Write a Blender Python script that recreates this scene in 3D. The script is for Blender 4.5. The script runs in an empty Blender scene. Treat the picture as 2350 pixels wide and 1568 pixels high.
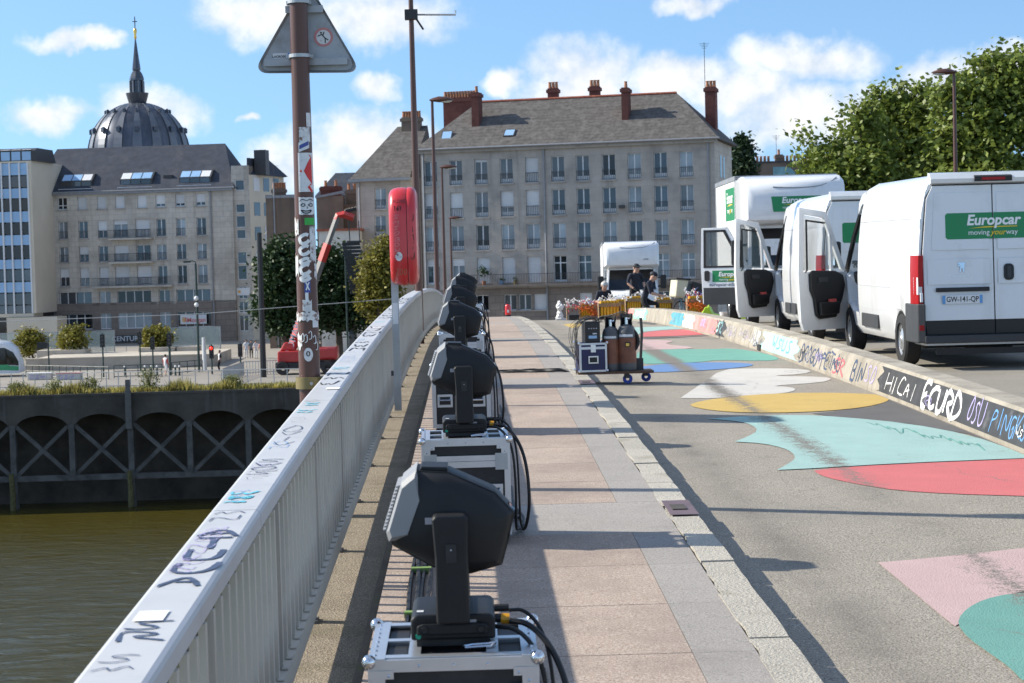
import bpy, bmesh, math, random
import numpy as np
from mathutils import Vector, Matrix, Euler
random.seed(7); RNG = np.random.default_rng(7)
SC = bpy.context.scene; COL = SC.collection
R = math.radians; PI = math.pi
# ------------------------------------------------------------------ camera
F_PX = 4400.0                       # focal length in pixels of a 2350 px wide picture
EYE = Vector((0, 0, 1.96)); YAW, PITCH, ROLL = R(1.17), R(2.42), R(1.5)
FWD = Vector((math.sin(YAW)*math.cos(PITCH), math.cos(YAW)*math.cos(PITCH), -math.sin(PITCH)))
RT0 = Vector((math.cos(YAW), -math.sin(YAW), 0)); UP0 = RT0.cross(FWD)
RIGHT = RT0*math.cos(ROLL) - UP0*math.sin(ROLL); UP = UP0*math.cos(ROLL) + RT0*math.sin(ROLL)
cam = bpy.data.cameras.new('camera'); camo = bpy.data.objects.new('camera', cam); COL.objects.link(camo)
cam.sensor_width = 36; cam.lens = 36*F_PX/2350; cam.clip_start = .1; cam.clip_end = 6000
mw = Matrix.Identity(4)
for i in range(3): mw[i][0] = RIGHT[i]; mw[i][1] = UP[i]; mw[i][2] = -FWD[i]; mw[i][3] = EYE[i]
camo.matrix_world = mw; SC.camera = camo
cam.dof.use_dof = True; cam.dof.focus_distance = 14; cam.dof.aperture_fstop = 11
# ------------------------------------------------------------------ light
SUN_PHI, SUN_EL = R(13), R(33)      # sun stands to the left of the bridge, a little beyond the perpendicular
SUNV = Vector((-math.cos(SUN_PHI)*math.cos(SUN_EL), math.sin(SUN_PHI)*math.cos(SUN_EL), math.sin(SUN_EL)))
sl = bpy.data.lights.new('sun', 'SUN'); sl.energy = 5.0; sl.angle = R(.53); sl.color = (1, .93, .80)
so = bpy.data.objects.new('sun', sl); COL.objects.link(so); so.location = SUNV*200
so.rotation_euler = SUNV.to_track_quat('Z', 'Y').to_euler()
W = bpy.data.worlds.new('World'); SC.world = W; W.use_nodes = True
WN, WL = W.node_tree.nodes, W.node_tree.links
WN.clear()
def wn(t, **k):
    n = WN.new(t)
    for a, b in k.items(): setattr(n, a, b)
    return n
def wmath(op, a, b=None, c=None, clamp=False):
    n = wn('ShaderNodeMath', operation=op, use_clamp=clamp)
    for i, v in enumerate((a, b, c)):
        if v is None: continue
        if isinstance(v, (int, float)): n.inputs[i].default_value = v
        else: WL.new(v, n.inputs[i])
    return n.outputs[0]
def wvec(op, a, b):
    n = wn('ShaderNodeVectorMath', operation=op)
    for i, v in enumerate((a, b)):
        if isinstance(v, tuple): n.inputs[i].default_value = v
        else: WL.new(v, n.inputs[i])
    return n.outputs
SKY_S = .118
sky = wn('ShaderNodeTexSky', sky_type='NISHITA', sun_disc=False); sky.sun_elevation = SUN_EL
sky.sun_rotation = math.atan2(SUNV.x, SUNV.y); sky.altitude = 20; sky.air_density = 1.15; sky.dust_density = .3; sky.ozone_density = 3.2
geo = wn('ShaderNodeTexCoord'); DIR = geo.outputs['Generated']
hi = wvec('NORMALIZE', wvec('ADD', DIR, (0, 0, .17))[0], (0,0,0))[0]; WL.new(hi, sky.inputs[0])   # clear, deep blue air low down as well
def img_dir(x, y):
    d = FWD*F_PX + RIGHT*(x-1175) + UP*(784-y); return d.normalized()
warp = wn('ShaderNodeTexNoise'); warp.inputs['Scale'].default_value = 26; warp.inputs['Detail'].default_value = 4; warp.inputs['Roughness'].default_value = .6
WL.new(DIR, warp.inputs['Vector'])
wv = wvec('SUBTRACT', warp.outputs['Color'], (.5, .5, .5))[0]
ws = wn('ShaderNodeVectorMath', operation='SCALE'); WL.new(wv, ws.inputs[0]); ws.inputs['Scale'].default_value = .030
DW = wvec('ADD', DIR, ws.outputs[0])[0]
# cumulus seen in the photograph: centre and half sizes (pixels at 2350 wide)
CLOUDS = [(155,85,75,24),(110,258,95,36),(340,260,115,55),(600,30,125,60),(870,45,155,56),(860,200,50,34),(690,385,125,58),(840,320,140,62),(1165,190,48,26),
          (1340,165,110,75),(1300,215,90,45),(1560,190,130,55),(1850,135,155,52),(1700,215,140,50),(1850,270,210,70),(2190,175,110,55),(2080,210,110,45),(2320,150,70,45),(585,268,26,10),(1590,10,70,22),(200,98,70,16)]
acc = None
for (cx, cy, rx, ry) in CLOUDS:
    d = img_dir(cx, cy); a, b = rx/F_PX*1.35, ry/F_PX*1.35
    q = wvec('SUBTRACT', DW, (d.x, d.y, d.z))[0]; q = wvec('MULTIPLY', q, (1/a, 1/a, 1/b))[0]
    e = wmath('SUBTRACT', 1.0, wvec('DOT_PRODUCT', q, q)[1])
    acc = e if acc is None else wmath('MAXIMUM', acc, e)
n2 = wn('ShaderNodeTexNoise'); n2.inputs['Scale'].default_value = 46; n2.inputs['Detail'].default_value = 5; n2.inputs['Roughness'].default_value = .58
WL.new(DIR, n2.inputs['Vector'])
# loose cumulus over the rest of the sky
n3 = wn('ShaderNodeTexNoise'); n3.inputs['Scale'].default_value = 7; n3.inputs['Detail'].default_value = 3; WL.new(DIR, n3.inputs['Vector'])
gen = wmath('MULTIPLY', wmath('SUBTRACT', n3.outputs['Fac'], .50), 6.0)
fr_ = wn('ShaderNodeMapRange', interpolation_type='SMOOTHSTEP'); WL.new(wvec('DOT_PRODUCT', DIR, (FWD.x, FWD.y, FWD.z))[1], fr_.inputs[0]); fr_.inputs[1].default_value = math.cos(R(26)); fr_.inputs[2].default_value = math.cos(R(17)); fr_.inputs[3].default_value = 0; fr_.inputs[4].default_value = 2.2
gen = wmath('SUBTRACT', gen, fr_.outputs[0])      # in front of the camera the clouds are those of the photograph
den = wmath('MAXIMUM', wmath('MAXIMUM', acc, -1.0), gen)
den = wmath('ADD', den, wmath('MULTIPLY', wmath('SUBTRACT', n2.outputs['Fac'], .5), 1.7))
mr = wn('ShaderNodeMapRange', interpolation_type='SMOOTHSTEP'); WL.new(den, mr.inputs[0]); mr.inputs[1].default_value = -.1; mr.inputs[2].default_value = 1.1; mr.inputs[4].default_value = .95
cr = wn('ShaderNodeMapRange'); WL.new(n2.outputs['Fac'], cr.inputs[0]); cr.inputs[1].default_value = .3; cr.inputs[2].default_value = .65; cr.inputs[3].default_value = .80; cr.inputs[4].default_value = 1.0
cm = wn('ShaderNodeMix', data_type='RGBA'); WL.new(mr.outputs[0], cm.inputs[0])
tint = wn('ShaderNodeMix', data_type='RGBA', blend_type='MULTIPLY'); tint.inputs[0].default_value = 1; WL.new(sky.outputs[0], tint.inputs[6]); tint.inputs[7].default_value = (1.10, 1.22, 1.27, 1)
SKYTINT = tint
cs = wn('ShaderNodeVectorMath', operation='SCALE'); cs.inputs[0].default_value = (.80/SKY_S, .81/SKY_S, .82/SKY_S); WL.new(cr.outputs[0], cs.inputs['Scale'])
WL.new(tint.outputs[2], cm.inputs[6]); WL.new(cs.outputs[0], cm.inputs[7])
bg = wn('ShaderNodeBackground'); bg.inputs[1].default_value = SKY_S; WL.new(cm.outputs[2], bg.inputs[0])
wo = wn('ShaderNodeOutputWorld'); WL.new(bg.outputs[0], wo.inputs[0])
SC.view_settings.view_transform = 'Standard'; SC.view_settings.look = 'None'; SC.view_settings.gamma = 1; SC.view_settings.use_curve_mapping = False
SC.view_settings.exposure = 0.5
SC.cycles.max_bounces = 6; SC.cycles.diffuse_bounces = 2; SC.cycles.glossy_bounces = 3; SC.cycles.transmission_bounces = 5; SC.cycles.transparent_max_bounces = 6; SC.cycles.caustics_reflective = False; SC.cycles.caustics_refractive = False
W.cycles.sampling_method = 'MANUAL'; W.cycles.sample_map_resolution = 512
# ------------------------------------------------------------------ helpers
def prof(Y):                       # long profile of the humped bridge
    if Y < 66: return .0388*Y - 5.89e-4*Y*Y
    if Y < 135: return .0388*Y - 5.89e-4*Y*Y
    return max(-6.75, .0388*135 - 5.89e-4*135*135 - .06*(Y-135))
CURB, BARX = 1.35, 4.48
def road_z(X, Y): return prof(Y) - .12 - .022*(min(X, BARX) - CURB)
def surf(X, Y): return prof(Y) if X < CURB else road_z(X, Y)
def ray(x, y): return FWD*F_PX + RIGHT*(x-1175) + UP*(784-y)
def at(x, y, Y):                   # the point at distance Y (m along the bridge) seen at a pixel
    d = ray(x, y); return EYE + d*((Y-EYE.y)/d.y)
def on_road(x, y, dz=0):
    d = ray(x, y); Y = 3.0
    while Y < 75:
        p = EYE + d*(Y/d.y)
        if p.z < surf(p.x, Y)+dz: break
        Y += .25
    lo, hi = Y-.25, Y
    for _ in range(18):
        m = (lo+hi)/2; p = EYE + d*(m/d.y)
        if p.z < surf(p.x, m)+dz: hi = m
        else: lo = m
    return EYE + d*(hi/d.y)
MATS = {}
def mat(name, col, rough=.6, metal=0, var=.12, vs=3.0, bump=0, bs=60, spec=.5, dirt=None, dirt_s=2.0, dirt_t=(.5, .7), coat=0, streak=None, speck=None, alpha=None, trans=0, detail=4, objvar=0, blocks=None):
    m = bpy.data.materials.new(name); m.use_nodes = True; nt = m.node_tree; N, L = nt.nodes, nt.links
    b = N['Principled BSDF']; b.inputs['Roughness'].default_value = rough; b.inputs['Metallic'].default_value = metal
    b.inputs['Specular IOR Level'].default_value = spec; b.inputs['Coat Weight'].default_value = coat
    if trans: b.inputs['Transmission Weight'].default_value = trans
    g = N.new('ShaderNodeNewGeometry'); vec = g.outputs['Position']
    def noise(s, d=detail, r=.55, v=None):
        n = N.new('ShaderNodeTexNoise'); n.inputs['Scale'].default_value = s; n.inputs['Detail'].default_value = d; n.inputs['Roughness'].default_value = r
        L.new(v or vec, n.inputs['Vector']); return n.outputs['Fac']
    def mixc(f, a, c2, mode='MIX'):
        x = N.new('ShaderNodeMix'); x.data_type = 'RGBA'; x.blend_type = mode
        if isinstance(f, float): x.inputs[0].default_value = f
        else: L.new(f, x.inputs[0])
        for i, v in ((6, a), (7, c2)):
            if isinstance(v, tuple): x.inputs[i].default_value = v if len(v) == 4 else v+(1,)
            else: L.new(v, x.inputs[i])
        return x.outputs[2]
    def rng(v, a, c2, lo=0., hi=1.):
        x = N.new('ShaderNodeMapRange'); L.new(v, x.inputs[0]); x.inputs[1].default_value = a; x.inputs[2].default_value = c2; x.inputs[3].default_value = lo; x.inputs[4].default_value = hi; return x.outputs[0]
    c = tuple(col)
    if var:
        f = rng(noise(vs), .3, .7)
        c = mixc(f, tuple(v*(1-var) for v in col), tuple(min(1, v*(1+var)) for v in col))
    if speck:                      # (scale, colour, amount)
        f = rng(noise(speck[0], 2, .5), speck[2][0], speck[2][1]); c = mixc(f, c, tuple(speck[1]))
        if len(speck) > 3:
            f = rng(noise(speck[0]*1.37, 2, .5), speck[2][0], speck[2][1]); c = mixc(f, c, tuple(speck[3]))
    if streak:                     # vertical weather streaks (colour, scale, t0, t1)
        mp = N.new('ShaderNodeMapping'); mp.inputs['Scale'].default_value = (1, 1, .07); L.new(vec, mp.inputs[0])
        f = rng(noise(streak[1], 5, .6, mp.outputs[0]), streak[2], streak[3]); c = mixc(f, c, tuple(streak[0]))
    if blocks:                     # ashlar joints (width, height, darkening)
        cx = N.new('ShaderNodeSeparateXYZ'); L.new(vec, cx.inputs[0]); cc = N.new('ShaderNodeCombineXYZ'); ad = N.new('ShaderNodeMath'); ad.operation = 'SUBTRACT'; L.new(cx.outputs[0], ad.inputs[0]); ml = N.new('ShaderNodeMath'); ml.operation = 'MULTIPLY'; L.new(cx.outputs[1], ml.inputs[0]); ml.inputs[1].default_value = .9; L.new(ml.outputs[0], ad.inputs[1]); L.new(ad.outputs[0], cc.inputs[0]); L.new(cx.outputs[2], cc.inputs[1])
        bt = N.new('ShaderNodeTexBrick'); L.new(cc.outputs[0], bt.inputs['Vector']); bt.inputs['Scale'].default_value = 1; bt.inputs['Brick Width'].default_value = blocks[0]; bt.inputs['Row Height'].default_value = blocks[1]; bt.inputs['Mortar Size'].default_value = .025; bt.offset = .5
        bt.inputs['Color1'].default_value = (1,1,1,1); bt.inputs['Color2'].default_value = (.92,.92,.92,1); bt.inputs['Mortar'].default_value = (blocks[2],)*3+(1,); c = mixc(1.0, c, bt.outputs['Color'], 'MULTIPLY')
    if dirt:
        f = rng(noise(dirt_s, 6, .65), dirt_t[0], dirt_t[1]); c = mixc(f, c, tuple(dirt))
    if objvar:                     # tone change from piece to piece
        oi = N.new('ShaderNodeObjectInfo'); q = N.new('ShaderNodeCombineColor'); v_ = rng(oi.outputs['Random'], 0, 1, 1-objvar, 1+objvar)
        for i in range(3): L.new(v_, q.inputs[i])
        c = mixc(1.0, c, q.outputs[0], 'MULTIPLY')
    if isinstance(c, tuple): b.inputs['Base Color'].default_value = c+(1,)
    else: L.new(c, b.inputs['Base Color'])
    if bump:
        bn = N.new('ShaderNodeBump'); bn.inputs['Strength'].default_value = bump; bn.inputs['Distance'].default_value = .02
        L.new(noise(bs, 3, .6), bn.inputs['Height']); L.new(bn.outputs[0], b.inputs['Normal'])
    MATS[name] = m; return m
def M(n): return MATS[n]
def leaf_mat(name, col, tr=.3):
    m = bpy.data.materials.new(name); m.use_nodes = True; N, L = m.node_tree.nodes, m.node_tree.links; b = N['Principled BSDF']; b.inputs['Roughness'].default_value = .5; b.inputs['Specular IOR Level'].default_value = .35
    g = N.new('ShaderNodeNewGeometry'); n = N.new('ShaderNodeTexNoise'); n.inputs['Scale'].default_value = 1.1; n.inputs['Detail'].default_value = 4; L.new(g.outputs['Position'], n.inputs['Vector'])
    mx = N.new('ShaderNodeMix'); mx.data_type = 'RGBA'; rg = N.new('ShaderNodeMapRange'); rg.inputs[1].default_value = .35; rg.inputs[2].default_value = .65; L.new(n.outputs['Fac'], rg.inputs[0]); L.new(rg.outputs[0], mx.inputs[0])
    mx.inputs[6].default_value = tuple(c*.65 for c in col)+(1,); mx.inputs[7].default_value = tuple(c*1.4 for c in col)+(1,); L.new(mx.outputs[2], b.inputs['Base Color'])
    t = N.new('ShaderNodeBsdfTranslucent'); L.new(mx.outputs[2], t.inputs[0]); ms = N.new('ShaderNodeMixShader'); ms.inputs[0].default_value = tr; L.new(b.outputs[0], ms.inputs[1]); L.new(t.outputs[0], ms.inputs[2]); L.new(ms.outputs[0], N['Material Output'].inputs[0]); MATS[name] = m
leaf_mat('grass', (.36,.31,.09), .45); leaf_mat('weed', (.17,.18,.06), .35)
class MB:
    def __init__(s): s.v = []; s.f = []; s.m = []
    def add(s, vs, fs, mi=0, T=None):
        o = len(s.v)
        s.v += [tuple(T @ Vector(p)) if T else tuple(p) for p in vs]
        s.f += [tuple(o+i for i in f) for f in fs]; s.m += [mi]*len(fs); return s
    def box(s, a, b, mi=0, T=None):
        x0, y0, z0 = a; x1, y1, z1 = b
        vs = [(x0,y0,z0),(x1,y0,z0),(x1,y1,z0),(x0,y1,z0),(x0,y0,z1),(x1,y0,z1),(x1,y1,z1),(x0,y1,z1)]
        return s.add(vs, [(0,3,2,1),(4,5,6,7),(0,1,5,4),(1,2,6,5),(2,3,7,6),(3,0,4,7)], mi, T)
    def cbox(s, c, d, mi=0, T=None): return s.box([c[i]-d[i]/2 for i in range(3)], [c[i]+d[i]/2 for i in range(3)], mi, T)
    def quad(s, a, b, c, d, mi=0, T=None): return s.add([a, b, c, d], [(0,1,2,3)], mi, T)
    def hexa(s, p, mi=0): return s.add(p, [(0,3,2,1),(4,5,6,7),(0,1,5,4),(1,2,6,5),(2,3,7,6),(3,0,4,7)], mi)
    def tube(s, path, r, n=8, mi=0, cap=True, T=None):
        path = [Vector(p) for p in path]; k = len(path); rs = r if isinstance(r, (list, tuple)) else [r]*k
        vs = []; prev = None
        for i, p in enumerate(path):
            t = (path[min(i+1, k-1)] - path[max(i-1, 0)])
            t = t.normalized() if t.length > 1e-9 else Vector((0, 0, 1))
            if prev is None:
                a = Vector((0, 0, 1)) if abs(t.z) < .9 else Vector((1, 0, 0)); u = t.cross(a).normalized()
            else:
                u = prev - t*prev.dot(t); u = u.normalized() if u.length > 1e-6 else t.orthogonal().normalized()
            prev = u; w = t.cross(u)
            for j in range(n):
                an = 2*PI*j/n; vs.append(p + (u*math.cos(an)+w*math.sin(an))*rs[i])
        fs = [(i*n+j, i*n+(j+1) % n, (i+1)*n+(j+1) % n, (i+1)*n+j) for i in range(k-1) for j in range(n)]
        if cap: fs += [tuple(reversed(range(n))), tuple((k-1)*n+j for j in range(n))]
        return s.add(vs, fs, mi, T)
    def lathe(s, pr, n=24, mi=0, T=None, a0=0, a1=2*PI):   # pr: list of (r, z)
        full = abs(a1-a0-2*PI) < 1e-6; cols = n if full else n+1
        vs = [(r*math.cos(a0+(a1-a0)*j/n), r*math.sin(a0+(a1-a0)*j/n), z) for r, z in pr for j in range(cols)]
        fs = []
        for i in range(len(pr)-1):
            for j in range(n):
                j2 = (j+1) % cols; fs.append((i*cols+j, i*cols+j2, (i+1)*cols+j2, (i+1)*cols+j))
        return s.add(vs, fs, mi, T)
    def prism(s, poly, d0, d1, mi=0, T=None, axis='Y'):    # polygon (a,b) extruded along axis from d0 to d1
        n = len(poly)
        def pt(a, b, d): return {'Y': (a, d, b), 'X': (d, a, b), 'Z': (a, b, d)}[axis]
        vs = [pt(a, b, d0) for a, b in poly] + [pt(a, b, d1) for a, b in poly]
        fs = [tuple(range(n)), tuple(reversed(range(n, 2*n)))] + [(i, n+i, n+(i+1) % n, (i+1) % n) for i in range(n)]
        return s.add(vs, fs, mi, T)
    def loft(s, secs, mi=0, closed=True, caps=True, T=None):
        n = len(secs[0]); vs = [p for q in secs for p in q]; fs = []
        for i in range(len(secs)-1):
            for j in range(n if closed else n-1): fs.append((i*n+j, i*n+(j+1) % n, (i+1)*n+(j+1) % n, (i+1)*n+j))
        if caps and closed: fs += [tuple(reversed(range(n))), tuple((len(secs)-1)*n+j for j in range(n))]
        return s.add(vs, fs, mi, T)
    def ball(s, c, r, n=10, mi=0, T=None):
        rr = r if isinstance(r, (tuple, list)) else (r, r, r); k = max(4, n//2); vs = []; 
        for i in range(k+1):
            th = PI*i/k
            for j in range(n): vs.append((c[0]+rr[0]*math.sin(th)*math.cos(2*PI*j/n), c[1]+rr[1]*math.sin(th)*math.sin(2*PI*j/n), c[2]-rr[2]*math.cos(th)))
        fs = [(i*n+j, i*n+(j+1) % n, (i+1)*n+(j+1) % n, (i+1)*n+j) for i in range(k) for j in range(n)]
        return s.add(vs, fs, mi, T)
    def build(s, name, mats, parent=None, smooth=False, bevel=0, T=None, loc=None, seg=2):
        me = bpy.data.meshes.new(name); me.from_pydata([tuple(p) for p in s.v], [], s.f)
        bm = bmesh.new(); bm.from_mesh(me); bmesh.ops.remove_doubles(bm, verts=bm.verts, dist=1e-5); bmesh.ops.recalc_face_normals(bm, faces=bm.faces) if smooth != 'keep' else None
        nf = len(bm.faces)
        bm.to_mesh(me); bm.free()
        mats = mats if isinstance(mats, (list, tuple)) else [mats]
        for q in mats: me.materials.append(M(q) if isinstance(q, str) else q)
        if len(mats) > 1 and nf == len(s.m): me.polygons.foreach_set('material_index', s.m)
        if smooth:
            me.polygons.foreach_set('use_smooth', [True]*len(me.polygons))
            try: me.set_sharp_from_angle(angle=R(38))
            except Exception: pass
        return link(name, me, parent, bevel, T, loc, seg)
def link(name, me, parent=None, bevel=0, T=None, loc=None, seg=2):
    o = bpy.data.objects.new(name, me); COL.objects.link(o)
    if parent is not None: o.parent = parent
    if T is not None: o.matrix_local = T
    if loc is not None: o.location = loc
    if bevel:
        md = o.modifiers.new('bevel', 'BEVEL'); md.width = bevel; md.segments = seg; md.limit_method = 'ANGLE'; md.angle_limit = R(40)
    return o
def tag(o, label=None, cat=None, group=None, kind=None):
    for k, v in (('label', label), ('category', cat), ('group', group), ('kind', kind)):
        if v: o[k] = v
    return o
def empty(name, loc=(0,0,0), rz=0, label=None, cat=None, group=None, rot=None):
    o = bpy.data.objects.new(name, None); COL.objects.link(o); o.location = loc; o.rotation_euler = rot or (0, 0, rz); o.empty_display_size = .1
    return tag(o, label, cat, group)
def copy_tree(o, parent=None):
    c = o.copy(); COL.objects.link(c)
    if parent is not None: c.parent = parent; c.matrix_parent_inverse = o.matrix_parent_inverse.copy()
    for ch in list(o.children): copy_tree(ch, c)
    return c
def text_mesh(txt, size=1.0, shear=0, align='CENTER', bold=0, ext=.002, sx=1.0, space=1.0):
    cu = bpy.data.curves.new('lettering', 'FONT'); cu.body = txt; cu.size = size; cu.shear = shear; cu.align_x = align; cu.align_y = 'CENTER'
    cu.offset = bold; cu.extrude = ext; cu.space_character = space; cu.resolution_u = 3
    ob = bpy.data.objects.new('lettering', cu); COL.objects.link(ob); dg = bpy.context.evaluated_depsgraph_get()
    me = bpy.data.meshes.new_from_object(ob.evaluated_get(dg)); bpy.data.objects.remove(ob); bpy.data.curves.remove(cu)
    if sx != 1: me.transform(Matrix.Diagonal((sx, 1, 1, 1)))
    return me
def text(txt, m, parent, T, size=1.0, name='lettering', **k):
    me = text_mesh(txt, size, **k); me.materials.clear(); me.materials.append(M(m)); return link(name, me, parent, T=T)
def frame(o, x, z=(0, 0, 1)):        # matrix: local X along x, local Y up along z, local Z out of the face
    x = Vector(x).normalized(); z = Vector(z); n = x.cross(z).normalized(); y = n.cross(x)
    m = Matrix.Identity(4)
    for i in range(3): m[i][0] = x[i]; m[i][1] = y[i]; m[i][2] = n[i]; m[i][3] = o[i]
    return m
def rrect(x0, y0, x1, y1, r, n=4):
    p = []
    for cx, cy, a in ((x1-r, y0+r, -PI/2), (x1-r, y1-r, 0), (x0+r, y1-r, PI/2), (x0+r, y0+r, PI)):
        for i in range(n+1): p.append((cx+r*math.cos(a+PI/2*i/n), cy+r*math.sin(a+PI/2*i/n)))
    return p
def chaikin(p, n=2, closed=False):
    for _ in range(n):
        q = [] if closed else [p[0]]
        for i in range(len(p) if closed else len(p)-1):
            a, b = p[i], p[(i+1) % len(p)]
            q.append(tuple(.75*u+.25*v for u, v in zip(a, b))); q.append(tuple(.25*u+.75*v for u, v in zip(a, b)))
        if not closed: q.append(p[-1])
        p = q
    return p
# stroke alphabet for hand-written tags (unit box)
GL = {'A': [[(0,0),(.5,1),(1,0)],[(.2,.4),(.8,.4)]], 'B': [[(0,0),(0,1),(.7,.95),(.75,.6),(.1,.52),(.9,.4),(.85,.05),(0,0)]], 'C': [[(.95,.85),(.5,1),(.05,.6),(.1,.15),(.5,0),(.95,.15)]],
 'D': [[(0,0),(0,1),(.6,.95),(1,.5),(.6,.05),(0,0)]], 'E': [[(.9,1),(0,1),(0,0),(.95,0)],[(0,.5),(.7,.5)]], 'G': [[(.9,.85),(.4,1),(.05,.5),(.4,0),(.9,.1),(.9,.45),(.5,.45)]], 'H': [[(0,0),(0,1)],[(1,0),(1,1)],[(0,.5),(1,.5)]],
 'I': [[(.5,0),(.5,1)]], 'K': [[(0,0),(0,1)],[(.95,1),(.1,.5),(1,0)]], 'L': [[(0,1),(0,0),(.9,0)]], 'M': [[(0,0),(.1,1),(.5,.3),(.9,1),(1,0)]], 'N': [[(0,0),(0,1),(1,0),(1,1)]], 'O': [[(.5,1),(.05,.6),(.15,.1),(.6,0),(.95,.4),(.8,.9),(.5,1)]],
 'P': [[(0,0),(0,1),(.8,.9),(.85,.55),(.1,.45)]], 'R': [[(0,0),(0,1),(.8,.9),(.8,.6),(.1,.5),(1,0)]], 'S': [[(.9,.85),(.5,1),(.1,.75),(.85,.3),(.5,0),(.05,.15)]], 'T': [[(0,1),(1,1)],[(.5,1),(.5,0)]], 'U': [[(0,1),(.05,.2),(.5,0),(.95,.2),(1,1)]],
 'V': [[(0,1),(.5,0),(1,1)]], 'W': [[(0,1),(.25,0),(.5,.7),(.75,0),(1,1)]], 'Y': [[(0,1),(.5,.5),(1,1)],[(.5,.5),(.4,0)]], 'Z': [[(0,1),(1,1),(0,0),(1,0)]], '1': [[(.2,.75),(.5,1),(.5,0)]], '4': [[(.7,0),(.7,1),(0,.35),(1,.35)]], '6': [[(.8,1),(.2,.6),(.1,.2),(.5,0),(.9,.25),(.5,.5),(.1,.3)]], '0': [[(.5,1),(.1,.5),(.5,0),(.9,.5),(.5,1)]], ' ': [], '~': [[(0,.3),(.3,.8),(.5,.2),(.8,.9),(1,.4)]], ':': [[(.5,.2),(.5,.3)],[(.5,.7),(.5,.8)]]}
def strokes(mb, txt, fmap, u0, v0, cw, ch, wd, lean=.15, jit=.07, mi=0, gap=.25, seed=1):
    """hand-drawn letters as thin ribbons; fmap(u, v) -> point on the surface"""
    rn = random.Random(seed)
    for c in txt:
        for st in GL.get(c, []):
            pts = [(x+rn.uniform(-jit, jit), y+rn.uniform(-jit, jit)) for x, y in st]
            pts = chaikin(pts, 2)
            pts = [(u0+(x+lean*y)*cw, v0+y*ch) for x, y in pts]
            L_, R_ = [], []
            for i, (x, y) in enumerate(pts):
                a, b = pts[max(i-1, 0)], pts[min(i+1, len(pts)-1)]; dx, dy = b[0]-a[0], b[1]-a[1]; d = math.hypot(dx, dy) or 1
                h = wd/2*(.75+.5*rn.random()); L_.append(fmap(x-dy/d*h, y+dx/d*h)); R_.append(fmap(x+dy/d*h, y-dx/d*h))
            n = len(pts); mb.add(L_+R_, [(i, i+1, n+i+1, n+i) for i in range(n-1)], mi)
        u0 += cw*(1+gap)
    return u0
# ------------------------------------------------------------------ materials
mat('asphalt', (.335,.30,.25), .93, var=.10, vs=.9, bump=.45, bs=75, spec=.25, speck=(75, (.47,.43,.365), (.50,.68), (.13,.118,.10)), dirt=(.21,.195,.175), dirt_s=.45, dirt_t=(.52,.8))
mat('asphalt_right', (.30,.275,.23), .93, var=.10, vs=.8, bump=.35, bs=95, spec=.25, speck=(120, (.26,.25,.23), (.52,.68), (.10,.095,.09)))
mat('slab_pink', (.41,.325,.265), .9, objvar=.07, var=.08, vs=2, bump=.25, bs=140, spec=.3, speck=(85, (.53,.45,.385), (.50,.66), (.22,.165,.135)), dirt=(.25,.20,.17), dirt_s=1.3, dirt_t=(.48,.78))
mat('slab_grey', (.325,.30,.275), .9, objvar=.05, var=.07, vs=2, bump=.15, bs=160, spec=.3, speck=(90, (.40,.375,.345), (.50,.68), (.19,.175,.165)), dirt=(.21,.19,.175), dirt_s=.9, dirt_t=(.55,.8))
mat('granite', (.46,.43,.37), .85, objvar=.09, var=.10, vs=2.2, bump=.6, bs=60, spec=.3, speck=(120, (.58,.54,.46), (.52,.66), (.20,.18,.15)), dirt=(.27,.25,.19), dirt_s=3, dirt_t=(.55,.8))
mat('ledge', (.27,.23,.18), .92, var=.15, vs=2.5, bump=.6, bs=90, spec=.2, speck=(110, (.52,.43,.31), (.52,.66), (.10,.08,.05)), dirt=(.14,.12,.07), dirt_s=1.4, dirt_t=(.52,.75))
mat('gutter', (.12,.105,.085), .95, var=.3, vs=3, bump=.6, bs=60, dirt=(.08,.10,.03), dirt_s=3, dirt_t=(.55,.7))
mat('joint', (.06,.055,.05), .95, var=.2)
mat('concrete', (.37,.335,.275), .9, var=.14, vs=1.5, bump=.4, bs=40, dirt=(.20,.175,.14), dirt_s=1.7, dirt_t=(.47,.74), streak=((.19,.17,.14), 5, .55, .75))
mat('concrete_dark', (.072,.064,.055), .9, var=.35, vs=.5, bump=.3, bs=9, dirt=(.10,.095,.085), dirt_s=.8, dirt_t=(.52,.8), streak=((.11,.105,.1), 1.6, .58, .75))
mat('quay_pillar', (.10,.097,.092), .9, var=.3, vs=1.2, bump=.3, bs=12, dirt=(.04,.04,.035), dirt_s=1.0, dirt_t=(.5,.75))
mat('quay_back', (.07,.058,.045), .95, var=.4, vs=.7, bump=.5, bs=3)
mat('algae_wood', (.10,.09,.035), .9, var=.4, vs=5, bump=.5, bs=15)
mat('rail_paint', (.50,.50,.505), .42, var=.05, vs=3, spec=.5, dirt=(.40,.40,.41), dirt_s=5, dirt_t=(.55,.85))
mat('baluster_paint', (.55,.51,.44), .5, var=.05, vs=2, dirt=(.40,.365,.31), dirt_s=2, dirt_t=(.5,.85))
mat('steel_dark', (.12,.115,.11), .6, metal=.2, var=.2)
mat('galv', (.42,.44,.45), .45, metal=.5, var=.1, vs=8)
mat('brown_pole', (.095,.040,.028), .38, var=.06, vs=4, spec=.5)
mat('bronze_band', (.22,.175,.075), .5, metal=.3, var=.15)
mat('ink_navy', (.05,.075,.14), .6, var=.2, vs=20)
mat('ink_cyan', (.12,.50,.62), .6, var=.2, vs=20)
mat('ink_black', (.02,.02,.022), .6, var=0)
mat('ink_white', (.78,.79,.78), .6, var=.06, vs=8)
mat('ink_lilac', (.42,.36,.62), .6, var=.1)
mat('ink_blue', (.12,.32,.62), .6, var=.1)
mat('ink_green', (.10,.33,.27), .6, var=.2)
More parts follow.
